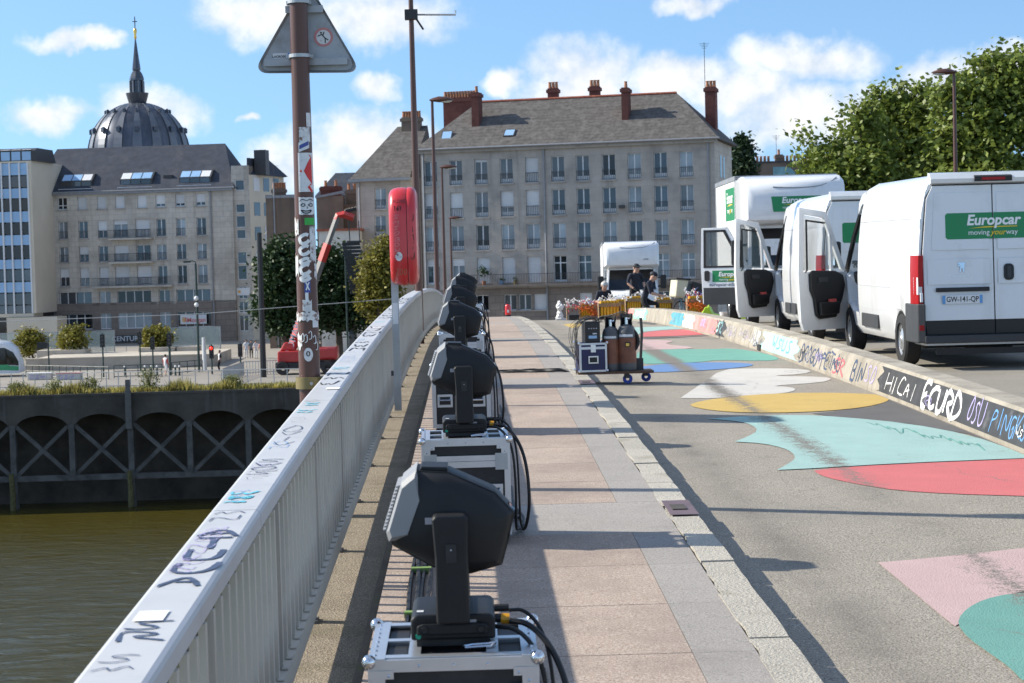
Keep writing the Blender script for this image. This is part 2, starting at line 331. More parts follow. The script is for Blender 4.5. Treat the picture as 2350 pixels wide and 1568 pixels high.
mat('ink_red', (.62,.12,.13), .6, var=.1)
mat('ink_grey', (.40,.38,.40), .7, var=.1)
mat('pave_far', (.27,.245,.21), .9, var=.12, vs=.2, dirt=(.27,.25,.225), dirt_s=.12, dirt_t=(.5,.7))
mat('tar', (.13,.125,.12), .9, var=.1)
def water_mat():
    m = bpy.data.materials.new('water'); m.use_nodes = True; N, L = m.node_tree.nodes, m.node_tree.links; b = N['Principled BSDF']
    b.inputs['Base Color'].default_value = (.058,.049,.008,1); b.inputs['Roughness'].default_value = .16; b.inputs['IOR'].default_value = 1.33
    g = N.new('ShaderNodeNewGeometry'); mp = N.new('ShaderNodeMapping'); mp.inputs['Scale'].default_value = (.55,1.0,1); L.new(g.outputs['Position'], mp.inputs[0])
    n1 = N.new('ShaderNodeTexNoise'); n1.inputs['Scale'].default_value = .9; n1.inputs['Detail'].default_value = 6; n1.inputs['Roughness'].default_value = .62; n1.inputs['Distortion'].default_value = .7; L.new(mp.outputs[0], n1.inputs['Vector'])
    n2_ = N.new('ShaderNodeTexNoise'); n2_.inputs['Scale'].default_value = .09; n2_.inputs['Detail'].default_value = 3; L.new(g.outputs['Position'], n2_.inputs['Vector'])
    mu = N.new('ShaderNodeMath'); mu.operation = 'MULTIPLY'; L.new(n1.outputs['Fac'], mu.inputs[0]); L.new(n2_.outputs['Fac'], mu.inputs[1])
    bp = N.new('ShaderNodeBump'); bp.inputs['Strength'].default_value = .8; bp.inputs['Distance'].default_value = .6; L.new(mu.outputs[0], bp.inputs['Height']); L.new(bp.outputs[0], b.inputs['Normal'])
    MATS['water'] = m
water_mat()
def add_tracks(name, tracks, col):
    m = MATS[name]; N, L = m.node_tree.nodes, m.node_tree.links; b = N['Principled BSDF']; src = b.inputs['Base Color'].links[0].from_socket
    g = N.new('ShaderNodeNewGeometry'); sp_ = N.new('ShaderNodeSeparateXYZ'); L.new(g.outputs['Position'], sp_.inputs[0]); nz = N.new('ShaderNodeTexNoise'); nz.inputs['Scale'].default_value = 1.3; nz.inputs['Detail'].default_value = 5; L.new(g.outputs['Position'], nz.inputs['Vector'])
    n45 = N.new('ShaderNodeTexNoise'); n45.inputs['Scale'].default_value = 45; L.new(g.outputs['Position'], n45.inputs['Vector'])
    tot = None
    def ma(op, a, b2, cl=False):
        q = N.new('ShaderNodeMath'); q.operation = op; q.use_clamp = cl
        for i, v in enumerate((a, b2)):
            if isinstance(v, (int, float)): q.inputs[i].default_value = v
            else: L.new(v, q.inputs[i])
        return q.outputs[0]
    for t in tracks:
        d = ma('ABSOLUTE', ma('SUBTRACT', sp_.outputs['X'], t), 0); k = ma('SUBTRACT', 1.0, ma('DIVIDE', d, .30), True); tot = k if tot is None else ma('MAXIMUM', tot, k)
    f = ma('MULTIPLY', ma('MULTIPLY', tot, ma('MULTIPLY', ma('SUBTRACT', nz.outputs['Fac'], .30), 3.0, True), True), ma('MULTIPLY', n45.outputs['Fac'], 1.5, True), True)
    vo = N.new('ShaderNodeTexVoronoi'); vo.feature = 'DISTANCE_TO_EDGE'; vo.inputs['Scale'].default_value = .55; wv2 = N.new('ShaderNodeVectorMath'); wv2.operation = 'ADD'; ns = N.new('ShaderNodeTexNoise'); ns.inputs['Scale'].default_value = 2.5; ns.inputs['Detail'].default_value = 6; L.new(g.outputs['Position'], ns.inputs['Vector']); L.new(g.outputs['Position'], wv2.inputs[0]); L.new(ns.outputs['Color'], wv2.inputs[1]); L.new(wv2.outputs[0], vo.inputs['Vector'])
    n9 = N.new('ShaderNodeTexNoise'); n9.inputs['Scale'].default_value = .9; L.new(g.outputs['Position'], n9.inputs['Vector'])
    crk = ma('MULTIPLY', ma('SUBTRACT', 1.0, ma('DIVIDE', vo.outputs['Distance'], .009), True), ma('MULTIPLY', ma('SUBTRACT', n9.outputs['Fac'], .47), 6, True), True); f = ma('MAXIMUM', f, ma('MULTIPLY', crk, .8))
    mx = N.new('ShaderNodeMix'); mx.data_type = 'RGBA'; L.new(f, mx.inputs[0]); L.new(src, mx.inputs[6]); mx.inputs[7].default_value = col+(1,); L.new(mx.outputs[2], b.inputs['Base Color'])
TRACKS = (1.80, 2.82)               # worn wheel tracks in the painted lane (X)
add_tracks('asphalt', TRACKS, (.17,.155,.135))
_T = TRACKS                # worn wheel tracks in the painted lane (X)
def paint_mat(name, col, wear=.5, seed=0.0):
    """road paint: colour worn off to the asphalt in flecks, more so along the wheel tracks"""
    m = bpy.data.materials.new(name); m.use_nodes = True; N, L = m.node_tree.nodes, m.node_tree.links; b = N['Principled BSDF']; b.inputs['Roughness'].default_value = .85; b.inputs['Specular IOR Level'].default_value = .25
    g = N.new('ShaderNodeNewGeometry'); P = g.outputs['Position']; sp = N.new('ShaderNodeSeparateXYZ'); L.new(P, sp.inputs[0])
    def nz(s, d=3, r=.6):
        n = N.new('ShaderNodeTexNoise'); n.inputs['Scale'].default_value = s; n.inputs['Detail'].default_value = d; n.inputs['Roughness'].default_value = r; L.new(P, n.inputs['Vector']); return n.outputs['Fac']
    def ma(op, *a, clamp=False):
        n = N.new('ShaderNodeMath'); n.operation = op; n.use_clamp = clamp
        for i, v in enumerate(a):
            if isinstance(v, (int, float)): n.inputs[i].default_value = v
            else: L.new(v, n.inputs[i])
        return n.outputs[0]
    tr = None
    for t in TRACKS:
        d = ma('ABSOLUTE', ma('SUBTRACT', sp.outputs['X'], t)); k = ma('SUBTRACT', 1.0, ma('DIVIDE', d, .24), clamp=True); tr = k if tr is None else ma('MAXIMUM', tr, k)
    fine = nz(70, 3, .7); big = nz(1.1, 4)
    mid = nz(11, 5, .7); vo = N.new('ShaderNodeTexVoronoi'); vo.feature = 'DISTANCE_TO_EDGE'; vo.inputs['Scale'].default_value = .55
    wv2 = N.new('ShaderNodeVectorMath'); wv2.operation = 'ADD'; ns = N.new('ShaderNodeTexNoise'); ns.inputs['Scale'].default_value = 2.5; ns.inputs['Detail'].default_value = 6; L.new(P, ns.inputs['Vector']); L.new(P, wv2.inputs[0]); L.new(ns.outputs['Color'], wv2.inputs[1]); L.new(wv2.outputs[0], vo.inputs['Vector'])
    crk = ma('MULTIPLY', ma('SUBTRACT', 1.0, ma('DIVIDE', vo.outputs['Distance'], .010), clamp=True), ma('MULTIPLY', ma('SUBTRACT', nz(.9), .45), 6, clamp=True), clamp=True)
    thr = ma('ADD', ma('MULTIPLY', tr, .17*wear/.5), ma('MULTIPLY', ma('SUBTRACT', big, .5), .22))
    f = ma('ADD', ma('SUBTRACT', ma('ADD', ma('MULTIPLY', fine, .6), ma('MULTIPLY', mid, .4)), .60), thr); f = ma('MAXIMUM', ma('MULTIPLY', f, 12, clamp=True), ma('MULTIPLY', crk, .75))
    mx = N.new('ShaderNodeMix'); mx.data_type = 'RGBA'; L.new(f, mx.inputs[0]); 
    v = N.new('ShaderNodeMix'); v.data_type = 'RGBA'; L.new(nz(2.2), v.inputs[0]); v.inputs[6].default_value = tuple(c*.86 for c in col)+(1,); v.inputs[7].default_value = tuple(min(1, c*1.12) for c in col)+(1,)
    L.new(v.outputs[2], mx.inputs[6]); mx.inputs[7].default_value = (.20,.182,.158,1); L.new(mx.outputs[2], b.inputs['Base Color'])
    bp = N.new('ShaderNodeBump'); bp.inputs['Strength'].default_value = .4; bp.inputs['Distance'].default_value = .02; L.new(nz(95), bp.inputs['Height']); L.new(bp.outputs[0], b.inputs['Normal'])
    MATS[name] = m
for nm, c, w in (('p_turq', (.34,.50,.465), .55), ('p_red', (.58,.165,.165), .5), ('p_yellow', (.57,.40,.13), .6), ('p_dark', (.14,.134,.13), .3), ('p_white', (.58,.555,.51), .75), ('p_blue', (.14,.25,.47), .8),
                 ('p_green', (.17,.38,.31), 1.1), ('p_pink', (.52,.375,.36), .5), ('p_teal', (.15,.33,.285), .6)): paint_mat(nm, c, w)
# ------------------------------------------------------------------ bridge deck
YS = [y for y in range(-8, 152, 2)]
def strip(x0, x1, z0=0., z1=0., ys=YS, f=prof, mi=0, mb=None):
    mb = mb or MB(); v = []; 
    for y in ys: v += [(x0, y, f(y)+z0), (x1, y, f(y)+z1)]
    return mb.add(v, [(2*i, 2*i+1, 2*i+3, 2*i+2) for i in range(len(ys)-1)], mi)
def slabstrip(x0, x1, zt, zb, ys=YS, zt1=None):
    mb = MB(); zt1 = zt if zt1 is None else zt1; secs = [[(x0,y,prof(y)+zt),(x1,y,prof(y)+zt1),(x1,y,prof(y)+zb),(x0,y,prof(y)+zb)] for y in ys]
    return mb.loft(secs)
deck = slabstrip(-1.18, 14.6, -.26, -1.15).build('bridge_deck', 'concrete', T=Matrix()); tag(deck, kind='structure')
ledge = slabstrip(-1.18, -.545, -.19, -.258).build('ledge', 'ledge', deck)
gut = slabstrip(-.543, -.492, -.06, -.257).build('gutter', 'gutter', deck)
bed = slabstrip(-.49, 1.172, -.02, -.256).build('footway', 'joint'); tag(bed, kind='structure')
road = slabstrip(CURB+.002, BARX+.01, -.12, -.255, zt1=-.12-.022*(BARX+.01-CURB)).build('road', 'asphalt'); tag(road, kind='structure')
lane = slabstrip(BARX+.012, 12.6, -.189, -.254).build('traffic_lane', 'asphalt_right'); tag(lane, kind='structure')
farfoot = slabstrip(12.602, 14.6, -.06, -.253).build('far_footway', 'slab_grey'); tag(farfoot, kind='structure')
# footway slabs: pink resin panels between grey bands
def slab(x0, x1, y0, y1, m, parent, zt=0., zb=-.02, name='slab', n=2, zt1=None, wob=0):
    rn = random.Random(int(y0*991+x0*77)); mb = MB(); secs = []
    for i in range(n+1):
        y = y0+(y1-y0)*i/n; a = x0+rn.uniform(-wob, wob); b = x1+rn.uniform(-wob, wob)*.4
        secs.append([(a, y, prof(y)+zt), (b, y, prof(y)+zt), (b, y, prof(y)+zb), (a, y, prof(y)+zb)])
    return mb.loft(secs).build(name, m, parent)
y = 1.0; k = 0
BANDS = [(11.1, 12.27), (21.3, 22.45), (31.6, 32.7), (41.8, 42.9), (52, 53.1), (62.2, 63.3), (.9, 2.05)]
rn = random.Random(3)
while y < 74:
    b = next((b for b in BANDS if abs(b[0]-y) < .02), None)
    if b: slab(-.489, 1.17, b[0]+.003, b[1]-.003, 'slab_grey', bed); y = b[1]; continue
    nb = min([b[0] for b in BANDS if b[0] > y+.02] + [74]); rem = nb-y; nn = max(1, round(rem/(1.0 if y < 35 else 2.0))); y1 = y+rem/nn
    j = .005 if rn.random() < .75 else .012
    slab(-.489, .896, y+j/2, y1-j/2, 'slab_pink', bed); slab(.899, 1.17, y+.0015, y1-.0015, 'slab_grey', bed); y = y1
y = 1.2; rn = random.Random(5)
COVERS = (12.0,)
while y < 72:
    ln = rn.uniform(.82, 1.12) if y < 40 else rn.uniform(1.6, 2.0)
    if any(abs(y-c) < .5 for c in COVERS): pass
    slab(1.175, CURB, y+.006, y+ln-.006, 'granite', bed, zt=.004+rn.uniform(-.004, .006), zb=-.24, name='kerb_stone', n=5, wob=.012); y += ln
for yy in (11.62, 21.2):
    cv = slab(1.178, CURB+.002, yy, yy+.58, 'steel_dark', bed, zt=.0135, zb=.0115, name='kerb_cover')
    cv.data.materials.clear(); mat('cover_iron', (.15,.105,.115), .6, metal=.1, var=.15, vs=6); cv.data.materials.append(M('cover_iron'))
    pl = MB().box((1.21, yy+.18, prof(yy)+.01), (1.30, yy+.40, prof(yy+.3)+.018)).build('cast_plate', 'joint', cv)
# ------------------------------------------------------------------ painted road patches
def z5(x, y): return (1560.6+.473*x, 826+.473*y)
def z4(x, y): return (1101.6+.3631*x, 716+.3631*y)
def patch(pts, zf, m, dz, sm=1, xmax=BARX-.03):
    out = []
    q = [zf(*p) for p in pts]
    if sm: q = chaikin(q, sm, True)
    for (a, b) in q:
        p = on_road(a, b); p.x = min(max(p.x, CURB+.05), xmax); out.append((p.x, p.y))
    mb = MB(); mb.add([(a, b, road_z(a, b)+dz) for a, b in out], [tuple(range(len(out)))])
    return mb.build('paint_patch', m, road)
patch([(640,262),(760,250),(930,230),(1020,197),(1120,225),(1330,320),(1480,372),(1669,440),(1669,478),(1400,362),(1100,310),(790,284)], z5, 'p_dark', .0035, 0)
patch([(130,288),(130,288),(340,275),(560,268),(790,280),(1100,310),(1400,365),(1669,455),(1750,478),(1669,480),(1050,505),(640,530),(470,538),(470,538),(530,505),(562,480),(545,452),(500,430),(400,408),(265,400),(265,400),(330,375),(380,347),(350,318),(290,302),(200,293)], z5, 'p_turq', .006)
patch([(640,533),(1050,508),(1669,483),(1900,470),(1900,672),(1669,663),(1300,652),(1050,635),(900,612),(760,585),(680,562)], z5, 'p_red', .004)
patch([(45,225),(120,243),(250,256),(450,260),(700,252),(900,232),(1000,207),(1022,190),(985,173),(850,164),(650,161),(450,166),(280,178),(150,194),(65,211)], z5, 'p_yellow', .006)
patch([(0,188),(0,188),(100,120),(205,46),(350,43),(560,43),(645,55),(600,70),(420,80),(700,83),(742,95),(680,112),(430,128),(540,133),(568,148),(500,165),(280,176),(180,188)], z5, 'p_white', .004)
patch([(985,380),(1000,355),(1050,343),(1250,325),(1500,320),(1690,326),(1740,338),(1650,354),(1450,370),(1200,382),(1060,384)], z4, 'p_blue', .006)
patch([(1000,332),(985,250),(1100,233),(1450,238),(1600,230),(1800,262),(1910,300),(1800,312),(1500,305),(1400,318),(1200,328)], z4, 'p_green', .004)
patch([(975,242),(985,172),(1090,178),(1245,184),(1150,205),(1335,222),(1345,234),(1150,240)], z4, 'p_pink', .006)
patch([(1000,158),(1030,130),(1150,118),(1330,110),(1455,142),(1300,152),(1050,160)], z4, 'p_red', .007)
patch([(1005,164),(1300,156),(1450,147),(1485,152),(1200,166),(1010,177)], z4, 'p_dark', .004, 0)  # dark strip painted in as the shadow below the red patch
patch([(940,115),(980,99),(1270,91),(1325,107),(1150,116),(1030,128),(985,152),(760,160),(780,130)], z4, 'p_turq', .0045, 0)
patch([(525,80),(560,76),(660,73),(620,100),(575,102)], z4, 'p_yellow', .004, 0)
patch([(990,72),(1000,66),(1120,62),(1210,72),(1100,82)], z4, 'p_dark', .004, 0)
patch([(960,985),(960,985),(1100,975),(1400,945),(1669,915),(1900,890),(1900,1100),(1669,1125),(1560,1150),(1450,1190),(1380,1235),(1345,1300),(1310,1280)], z5, 'p_pink', .0035, 1)
patch([(1345,1290),(1365,1238),(1430,1188),(1530,1153),(1669,1133),(1900,1128),(2000,1500),(1900,1650),(1669,1575),(1600,1500),(1500,1430),(1400,1360)], z5, 'p_teal', .0075)
# green scribble on the turquoise field, crack filler
mb = MB(); rn = random.Random(4); px = []
for i in range(26): px.append((905+i*22+(i % 2)*rn.uniform(10,60), 312+i*4.6+rn.uniform(4,26)*(1 if i % 2 else -1)))
px = chaikin(px, 1)
for i in range(len(px)-1):
    a, b = on_road(*z5(*px[i])), on_road(*z5(*px[i+1])); d = (b-a); n_ = Vector((-d.y, d.x, 0)).normalized()*.006
    pts = [a+n_, b+n_, b-n_, a-n_]
    if max(p.x for p in pts) < BARX-.02: mb.add([(p.x, p.y, road_z(p.x, p.y)+.0085) for p in pts], [(0,1,2,3)])
mb.build('chalk_scribble', 'ink_green', road)
# ------------------------------------------------------------------ low concrete barrier
BH, BT = .34, .28
bys = [2+1.0*i for i in range(55)]
def bz(Y): return prof(Y)-.19
bar = MB().loft([[(BARX, y, bz(y)-.05), (BARX, y, bz(y)+.04), (BARX+.075, y, bz(y)+BH-.03), (BARX+.10, y, bz(y)+BH), (BARX+.075+BT, y, bz(y)+BH), (BARX+.10+BT, y, bz(y)+BH-.03), (BARX+.17+BT, y, bz(y)+.04), (BARX+.17+BT, y, bz(y)-.05)] for y in bys]).build('concrete_barrier', 'concrete')
tag(bar, 'long low beige concrete barrier covered in graffiti, dividing painted lane from vans', 'barrier')
def bface(Y0, off=.004):           # u runs towards the camera, v up the face
    def f(u, v):
        Y = Y0-u; t = (v-.04)/(BH-.07); return (BARX+.075*t-off, Y, bz(Y)+v)
    return f
def bpatch(Ya, Yb, m, v0=.0, v1=BH-.03, wav=.0, off=.003):
    mb = MB(); n = max(4, int((Ya-Yb)/.4)); f = bface(0, off); vs = []; rows = 6
    for j in range(rows+1):
        v = v0+(v1-v0)*j/rows
        for i in range(n+1):
            Y = Ya+(Yb-Ya)*i/n; e = wav*math.sin(v*34+Ya)*(1 if i in (0, n) else 0); vs.append(f(-(Y+e), max(v, .042)))
    mb.add(vs, [(j*(n+1)+i, j*(n+1)+i+1, (j+1)*(n+1)+i+1, (j+1)*(n+1)+i) for j in range(rows) for i in range(n)])
    return mb.build('painted_section', m, bar)
mat('b_black', (.035,.037,.042), .75, var=.3, vs=4, dirt=(.12,.12,.13), dirt_s=6, dirt_t=(.55,.75))
mat('b_turq', (.36,.60,.58), .8, var=.08, dirt=(.45,.55,.5), dirt_s=4, dirt_t=(.5,.8)); mat('b_red', (.68,.24,.22), .8, var=.1, dirt=(.55,.33,.30), dirt_s=3); mat('b_blue', (.08,.30,.38), .8, var=.15, dirt=(.2,.4,.45), dirt_s=5); mat('b_white', (.62,.66,.63), .8, var=.08)
mat('b_green', (.22,.42,.36), .8, var=.25, vs=4)
bpatch(21.2, 5, 'b_black', wav=.12); bpatch(29.7, 26.6, 'b_turq', wav=.25); bpatch(35.4, 34.2, 'b_black', wav=.25); bpatch(39.0, 35.45, 'b_red', wav=.2); bpatch(40.9, 39.02, 'b_white', wav=.2); bpatch(43.4, 40.92, 'b_blue', wav=.3); bpatch(53.5, 49.5, 'b_green', wav=.3); bpatch(55.9, 53.6, 'b_red', wav=.1)
def btag(txt, bf, m, v0, cw, ch, wd, gap=.25, seed=1, jit=.1):
    u = 0
    for i, c_ in enumerate(txt):
        if c_ != ' ': mb = MB(); strokes(mb, c_, bface(*bf), u, v0, cw, ch, wd, gap=gap, jit=jit, seed=seed+i); mb.build('graffiti', m, bar)
        u += cw*(1+gap)
btag('HICAI', (20.85,), 'ink_white', .08, .24, .18, .018, jit=.13, gap=.2, seed=3)
btag('ECURD', (19.2,), 'ink_white', .05, .27, .24, .05, jit=.1, gap=.16, seed=5)
btag('OSU', (17.4,), 'ink_lilac', .08, .15, .22, .02, jit=.12, gap=.2, seed=6)
btag('PINGKS:', (16.62,), 'ink_blue', .08, .16, .2, .018, jit=.12, gap=.12, seed=7)
btag('MAYL', (14.6,), 'ink_white', .05, .3, .22, .02, seed=8)
btag('BROGO~PETNUX', (26.3,), 'ink_navy', .06, .25, .22, .026, gap=.03, jit=.12, seed=9)
btag('SR', (23.9,), 'ink_red', .05, .3, .2, .03, seed=2)
btag('BIN', (22.75,), 'ink_navy', .05, .22, .23, .034, gap=.05, seed=10)
btag('SO', (21.95,), 'ink_lilac', .08, .22, .2, .022, seed=11)
btag('HOSO P~S UAY', (34.0,), 'ink_grey', .1, .25, .16, .03, seed=12)
btag('IUR', (30.9,), 'ink_white', .08, .22, .22, .05, seed=13)
btag('WSUS', (28.8, .006,), 'b_blue', .1, .35, .18, .02, seed=14)
btag('GR', (37.9, .006,), 'ink_lilac', .14, .35, .14, .04, seed=15)
btag('SZ', (35.3, .006,), 'b_turq', .12, .3, .16, .05, seed=16)
btag('M~WS', (53, .006,), 'ink_white', .08, .6, .22, .09, seed=17)
for k in range(26):
    rn = random.Random(300+k); Y0 = rn.uniform(8, 48); dark = Y0 < 21.2
    btag(''.join(rn.choice('SOWMNRUEAK~Z') for _ in range(rn.randint(2, 4))), (Y0, .0055+.0004*(k % 5)), rn.choice(('ink_grey', 'ink_lilac', 'ink_white') if dark else ('ink_grey', 'ink_navy', 'ink_grey', 'ink_lilac', 'ink_black')), rn.uniform(.05, .14), rn.uniform(.07, .17), rn.uniform(.07, .17), rn.uniform(.006, .013), gap=.05, seed=k, jit=.2)
MB().box((BARX-.015, 29.75, bz(29.8)+.01), (BARX+.06, 30.05, bz(29.8)+.10)).build('drain_hole', 'ink_black', bar)
# ------------------------------------------------------------------ railing
def XR(Y): return -.785-.0042*min(max(Y, 0), 36)
RH = .80
rail = empty('bridge_railing', (XR(0), 0, 0), label='long pale grey metal bridge railing with broad scribbled handrail and close vertical bars', cat='railing')
rail.location = (0, 0, 0)
def rail_sec(y):
    x = XR(y); z = prof(y)+RH
    return [(x, y, z-.07), (x, y, z-.018), (x-.006, y, z-.006), (x-.018, y, z), (x-.175, y, z), (x-.188, y, z-.006), (x-.193, y, z-.018), (x-.193, y, z-.07), (x-.16, y, z-.075), (x-.03, y, z-.075)]
edges = [0.5, 3.1, 7.2, 11.3, 15.4, 19.5, 23.6, 27.7, 31.8, 35.9, 40, 44.1, 48.2, 52.3, 56.4, 60.5, 64.6, 68.7, 72.8]
for a, b in zip(edges, edges[1:]):
    n = 4; MB().loft([rail_sec(a+.004+(b-a-.008)*i/n) for i in range(n+1)]).build('handrail', 'rail_paint', rail)
    n = 3; MB().loft([[(XR(y)-.10, y, prof(y)-.03), (XR(y)-.10, y, prof(y)+.25), (XR(y)-.112, y, prof(y)+.25), (XR(y)-.112, y, prof(y)-.03)] for y in [a+(b-a)*i/n for i in range(n+1)]]).build('shadow_plate', 'baluster_paint', rail)  # second loft: plate added behind the bars to cast the dark band on the ledge
    MB().loft([[(XR(y)+.03, y, prof(y)-.05), (XR(y)+.03, y, prof(y)+.045), (XR(y)-.04, y, prof(y)+.045), (XR(y)-.04, y, prof(y)-.05)] for y in [a+(b-a)*i/n for i in range(n+1)]]).build('bottom_bar', 'baluster_paint', rail)
bm_ = MB().box((-.011, -.020, .03), (.011, .020, RH-.075)).box((.006, -.05, .046), (.033, .05, .052)).build('baluster', 'baluster_paint', rail); bmesh0 = bm_.data
ys = [2.6+.187*i for i in range(372)]
bm_.location = (XR(ys[0])-.005, ys[0], prof(ys[0]))
for y in ys[1:300]: link('baluster', bmesh0, rail, loc=(XR(y)-.005, y, prof(y)))
mb = MB()
for y in ys[300:]: mb.box((XR(y)-.027, y-.016, prof(y)+.03), (XR(y)+.017, y+.016, prof(y)+RH-.074))
tag(mb.build('balusters', 'baluster_paint', rail), kind='stuff')
pm = MB().box((-.05, -.03, -.2), (.012, .03, RH-.074)).box((-.07, -.06, -.2), (.03, .06, -.175)).build('post', 'steel_dark', rail); pmd = pm.data; pm.location = (XR(3.65)-.035, 3.65, prof(3.65))
for i in range(1, 34): y = 3.65+2.05*i; link('post', pmd, rail, loc=(XR(y)-.035, y, prof(y)))
def rtop(Y0, off=.003):            # u across the rail towards the walker, v away along the rail
    return lambda u, v: (XR(Y0+v)-.175+u, Y0+v, prof(Y0+v)+RH+off)
def rail_tag(txt, y0, w, l, wd, sd, m, jit=.1):
    f = rtop(y0); yy = 0
    for ch in txt:
        mb = MB(); strokes(mb, ch, lambda u, v: f(.012+min(max(u, 0), .155), v), 0, yy, w, l*.9, wd, lean=.05, jit=jit, seed=sd); mb.build('scribble', m, rail); yy += l*1.08; sd += 1
for a in (('AUUTA', 5.75, .13, .20, .022, 21), ('RS', 5.05, .12, .12, .012, 22), ('SOWS', 8.15, .12, .12, .008, 23), ('VIV', 9.1, .11, .2, .006, 24), ('O8', 9.7, .10, .3, .006, 27), ('~S', 4.7, .1, .1, .006, 28), ('N~', 6.95, .1, .12, .006, 29)): rail_tag(*a, 'ink_navy')
for a in (('W~N', 12.3, .12, .35, .012, 31), ('MW~', 15.6, .12, .4, .014, 37), ('WNUW', 17.5, .13, .45, .014, 47), ('~W~NW', 21, .13, .6, .018, 57), ('W~MW', 26, .13, .8, .02, 67)): rail_tag(*a, 'ink_black', .14)
for k in range(16):
    rn = random.Random(500+k); rail_tag(''.join(rn.choice('SOWNR~') for _ in range(rn.randint(2, 4))), rn.uniform(4.6, 18), rn.uniform(.05, .12), rn.uniform(.06, .14), .004, 600+k, rn.choice(('ink_grey', 'ink_grey', 'ink_lilac', 'ink_blue')), .22)
for y0 in (7.35, 7.46, 11.0, 10.6, 13.6, 20.2): rail_tag('~W', y0, .09, .10, .016, int(y0*10), 'ink_cyan', .2)
for y0, a in ((5.28, .02), (12.0, .08), (19.0, .05)): f = rtop(y0, .004); MB().add([f(a, 0), f(a+.085, 0), f(a+.085, .13), f(a, .13)], [(0,1,2,3)]).build('sticker', 'ink_white', rail)
# ------------------------------------------------------------------ river, quay, far ground
GZ = -6.75; WZ = -14.9; QY = 137.0
w_ = MB().quad((-500,-80,WZ),(600,-80,WZ),(600,QY+4.4,WZ),(-500,QY+4.4,WZ)).build('river', 'water'); tag(w_, kind='structure')
g_ = MB().quad((-3000,QY,GZ),(3000,QY,GZ),(3000,5000,GZ),(-3000,5000,GZ)).build('ground', 'pave_far'); tag(g_, kind='structure')
qw = empty('quay_wall', (-20, QY, WZ), label='tall dark concrete quay wall with arches and crossed braces above the river', cat='quay wall'); qw.location = (0, QY, 0)
PX0 = -37.17; BAY = 4.19
def bx_(i): return PX0+BAY*i
mb = MB(); ztop, zspr, zcr, zb = GZ-.02, GZ-2.15, GZ-1.45, GZ-5.95
for i in range(-3, 10):
    x0, x1 = bx_(i), bx_(i+1); n = 10
    arc = [(x0+.25+(x1-x0-.5)*t/n, zspr+(zcr-zspr)*math.sin(PI*t/n)**.6) for t in range(n+1)]
    mb.prism([(x0, ztop), (x0, zspr), (x0+.25, zspr)]+arc[1:-1]+[(x1-.25, zspr), (x1, zspr), (x1, ztop)], 0, .6)
mb.build('arcade', 'concrete_dark', qw)
MB().box((-60, 3.5, WZ-1), (6, 4.3, GZ-.06)).build('back_wall', 'quay_back', qw)
MB().box((-60, -.05, GZ-.16), (6, .9, GZ+.02)).build('coping', 'concrete_dark', qw)
MB().box((bx_(-3), .02, zb-.22), (6, .5, zb+.18)).build('waling', 'quay_pillar', qw)
for i in range(-3, 11):
    x = bx_(i); MB().box((x-.2, -.03, WZ-1 if i % 2 else zb+.18), (x+.2, .57, zspr)).build('pillar', 'quay_pillar', qw)
    if i < 10:
        for s in (0, 1):
            a, b = (x+.2, x+BAY-.2) if s == 0 else (x+BAY-.2, x+.2); d = Vector((b-a, 0, zspr-zb-.3)).normalized(); nrm = Vector((-d.z, 0, d.x))*.14
            p, q = Vector((a, 0, zb+.18)), Vector((b, 0, zspr-.05)); y0, y1 = (.08, .30) if s else (.10, .28)
            MB().hexa([p-nrm+Vector((0,y0,0)), p+nrm+Vector((0,y0,0)), p+nrm+Vector((0,y1,0)), p-nrm+Vector((0,y1,0)), q-nrm+Vector((0,y0,0)), q+nrm+Vector((0,y0,0)), q+nrm+Vector((0,y1,0)), q-nrm+Vector((0,y1,0))]).build('brace', 'quay_pillar', qw)
for i in (-2, 0, 1, 3, 5):
    x = bx_(i)-.1; MB().tube([(x, -.3, WZ-1), (x+.05, -.32, WZ+1.2), (x-.03, -.3, zb+.4)], [.22, .2, .17], 8).build('timber_pile', 'algae_wood', qw, smooth=True)
x = bx_(3)-.05; MB().box((x-.2, -.35, zspr-.4), (x+.22, -.06, GZ+.2)).box((x-.16, -.3, GZ+.2), (x+.16, -.06, GZ+.95)).build('mooring_post', 'steel_dark', qw)
def blades(name, n, xr, yr, hr, m, seed, z=GZ, wd=.05, clump=None):
    r = np.random.default_rng(seed); X = r.uniform(*xr, n); Y = r.uniform(*yr, n); H = r.uniform(*hr, n)
    if clump is not None:
        H *= .6+.9*np.clip(np.sin(X*1.7)+np.sin(X*.61+1)*.8, 0, 2)*.5
    a = r.uniform(0, 2*PI, n); wdt = wd*(0.6+r.random(n)); lx, ly = r.normal(0, .25, n)*H, r.normal(0, .25, n)*H
    v = np.zeros((n, 3, 3)); v[:, 0] = np.c_[X-np.cos(a)*wdt, Y-np.sin(a)*wdt, np.full(n, z)]; v[:, 1] = np.c_[X+np.cos(a)*wdt, Y+np.sin(a)*wdt, np.full(n, z)]; v[:, 2] = np.c_[X+lx, Y+ly, z+H]
    me = bpy.data.meshes.new(name); me.from_pydata(v.reshape(-1, 3).tolist(), [], np.arange(3*n).reshape(-1, 3).tolist()); me.materials.append(M(m)); return link(name, me)
tag(blades('quay_grass', 9000, (-48, 0), (QY+.2, QY+2.2), (.25, .75), 'grass', 1, clump=1), 'dry yellow green grass growing along the quay edge', 'grass', kind='stuff')
tag(blades('quay_weeds', 3000, (-48, 0), (QY+.4, QY+1.8), (.3, .9), 'weed', 2, clump=1), 'low green weeds mixed into the quay edge grass', 'weeds', kind='stuff')
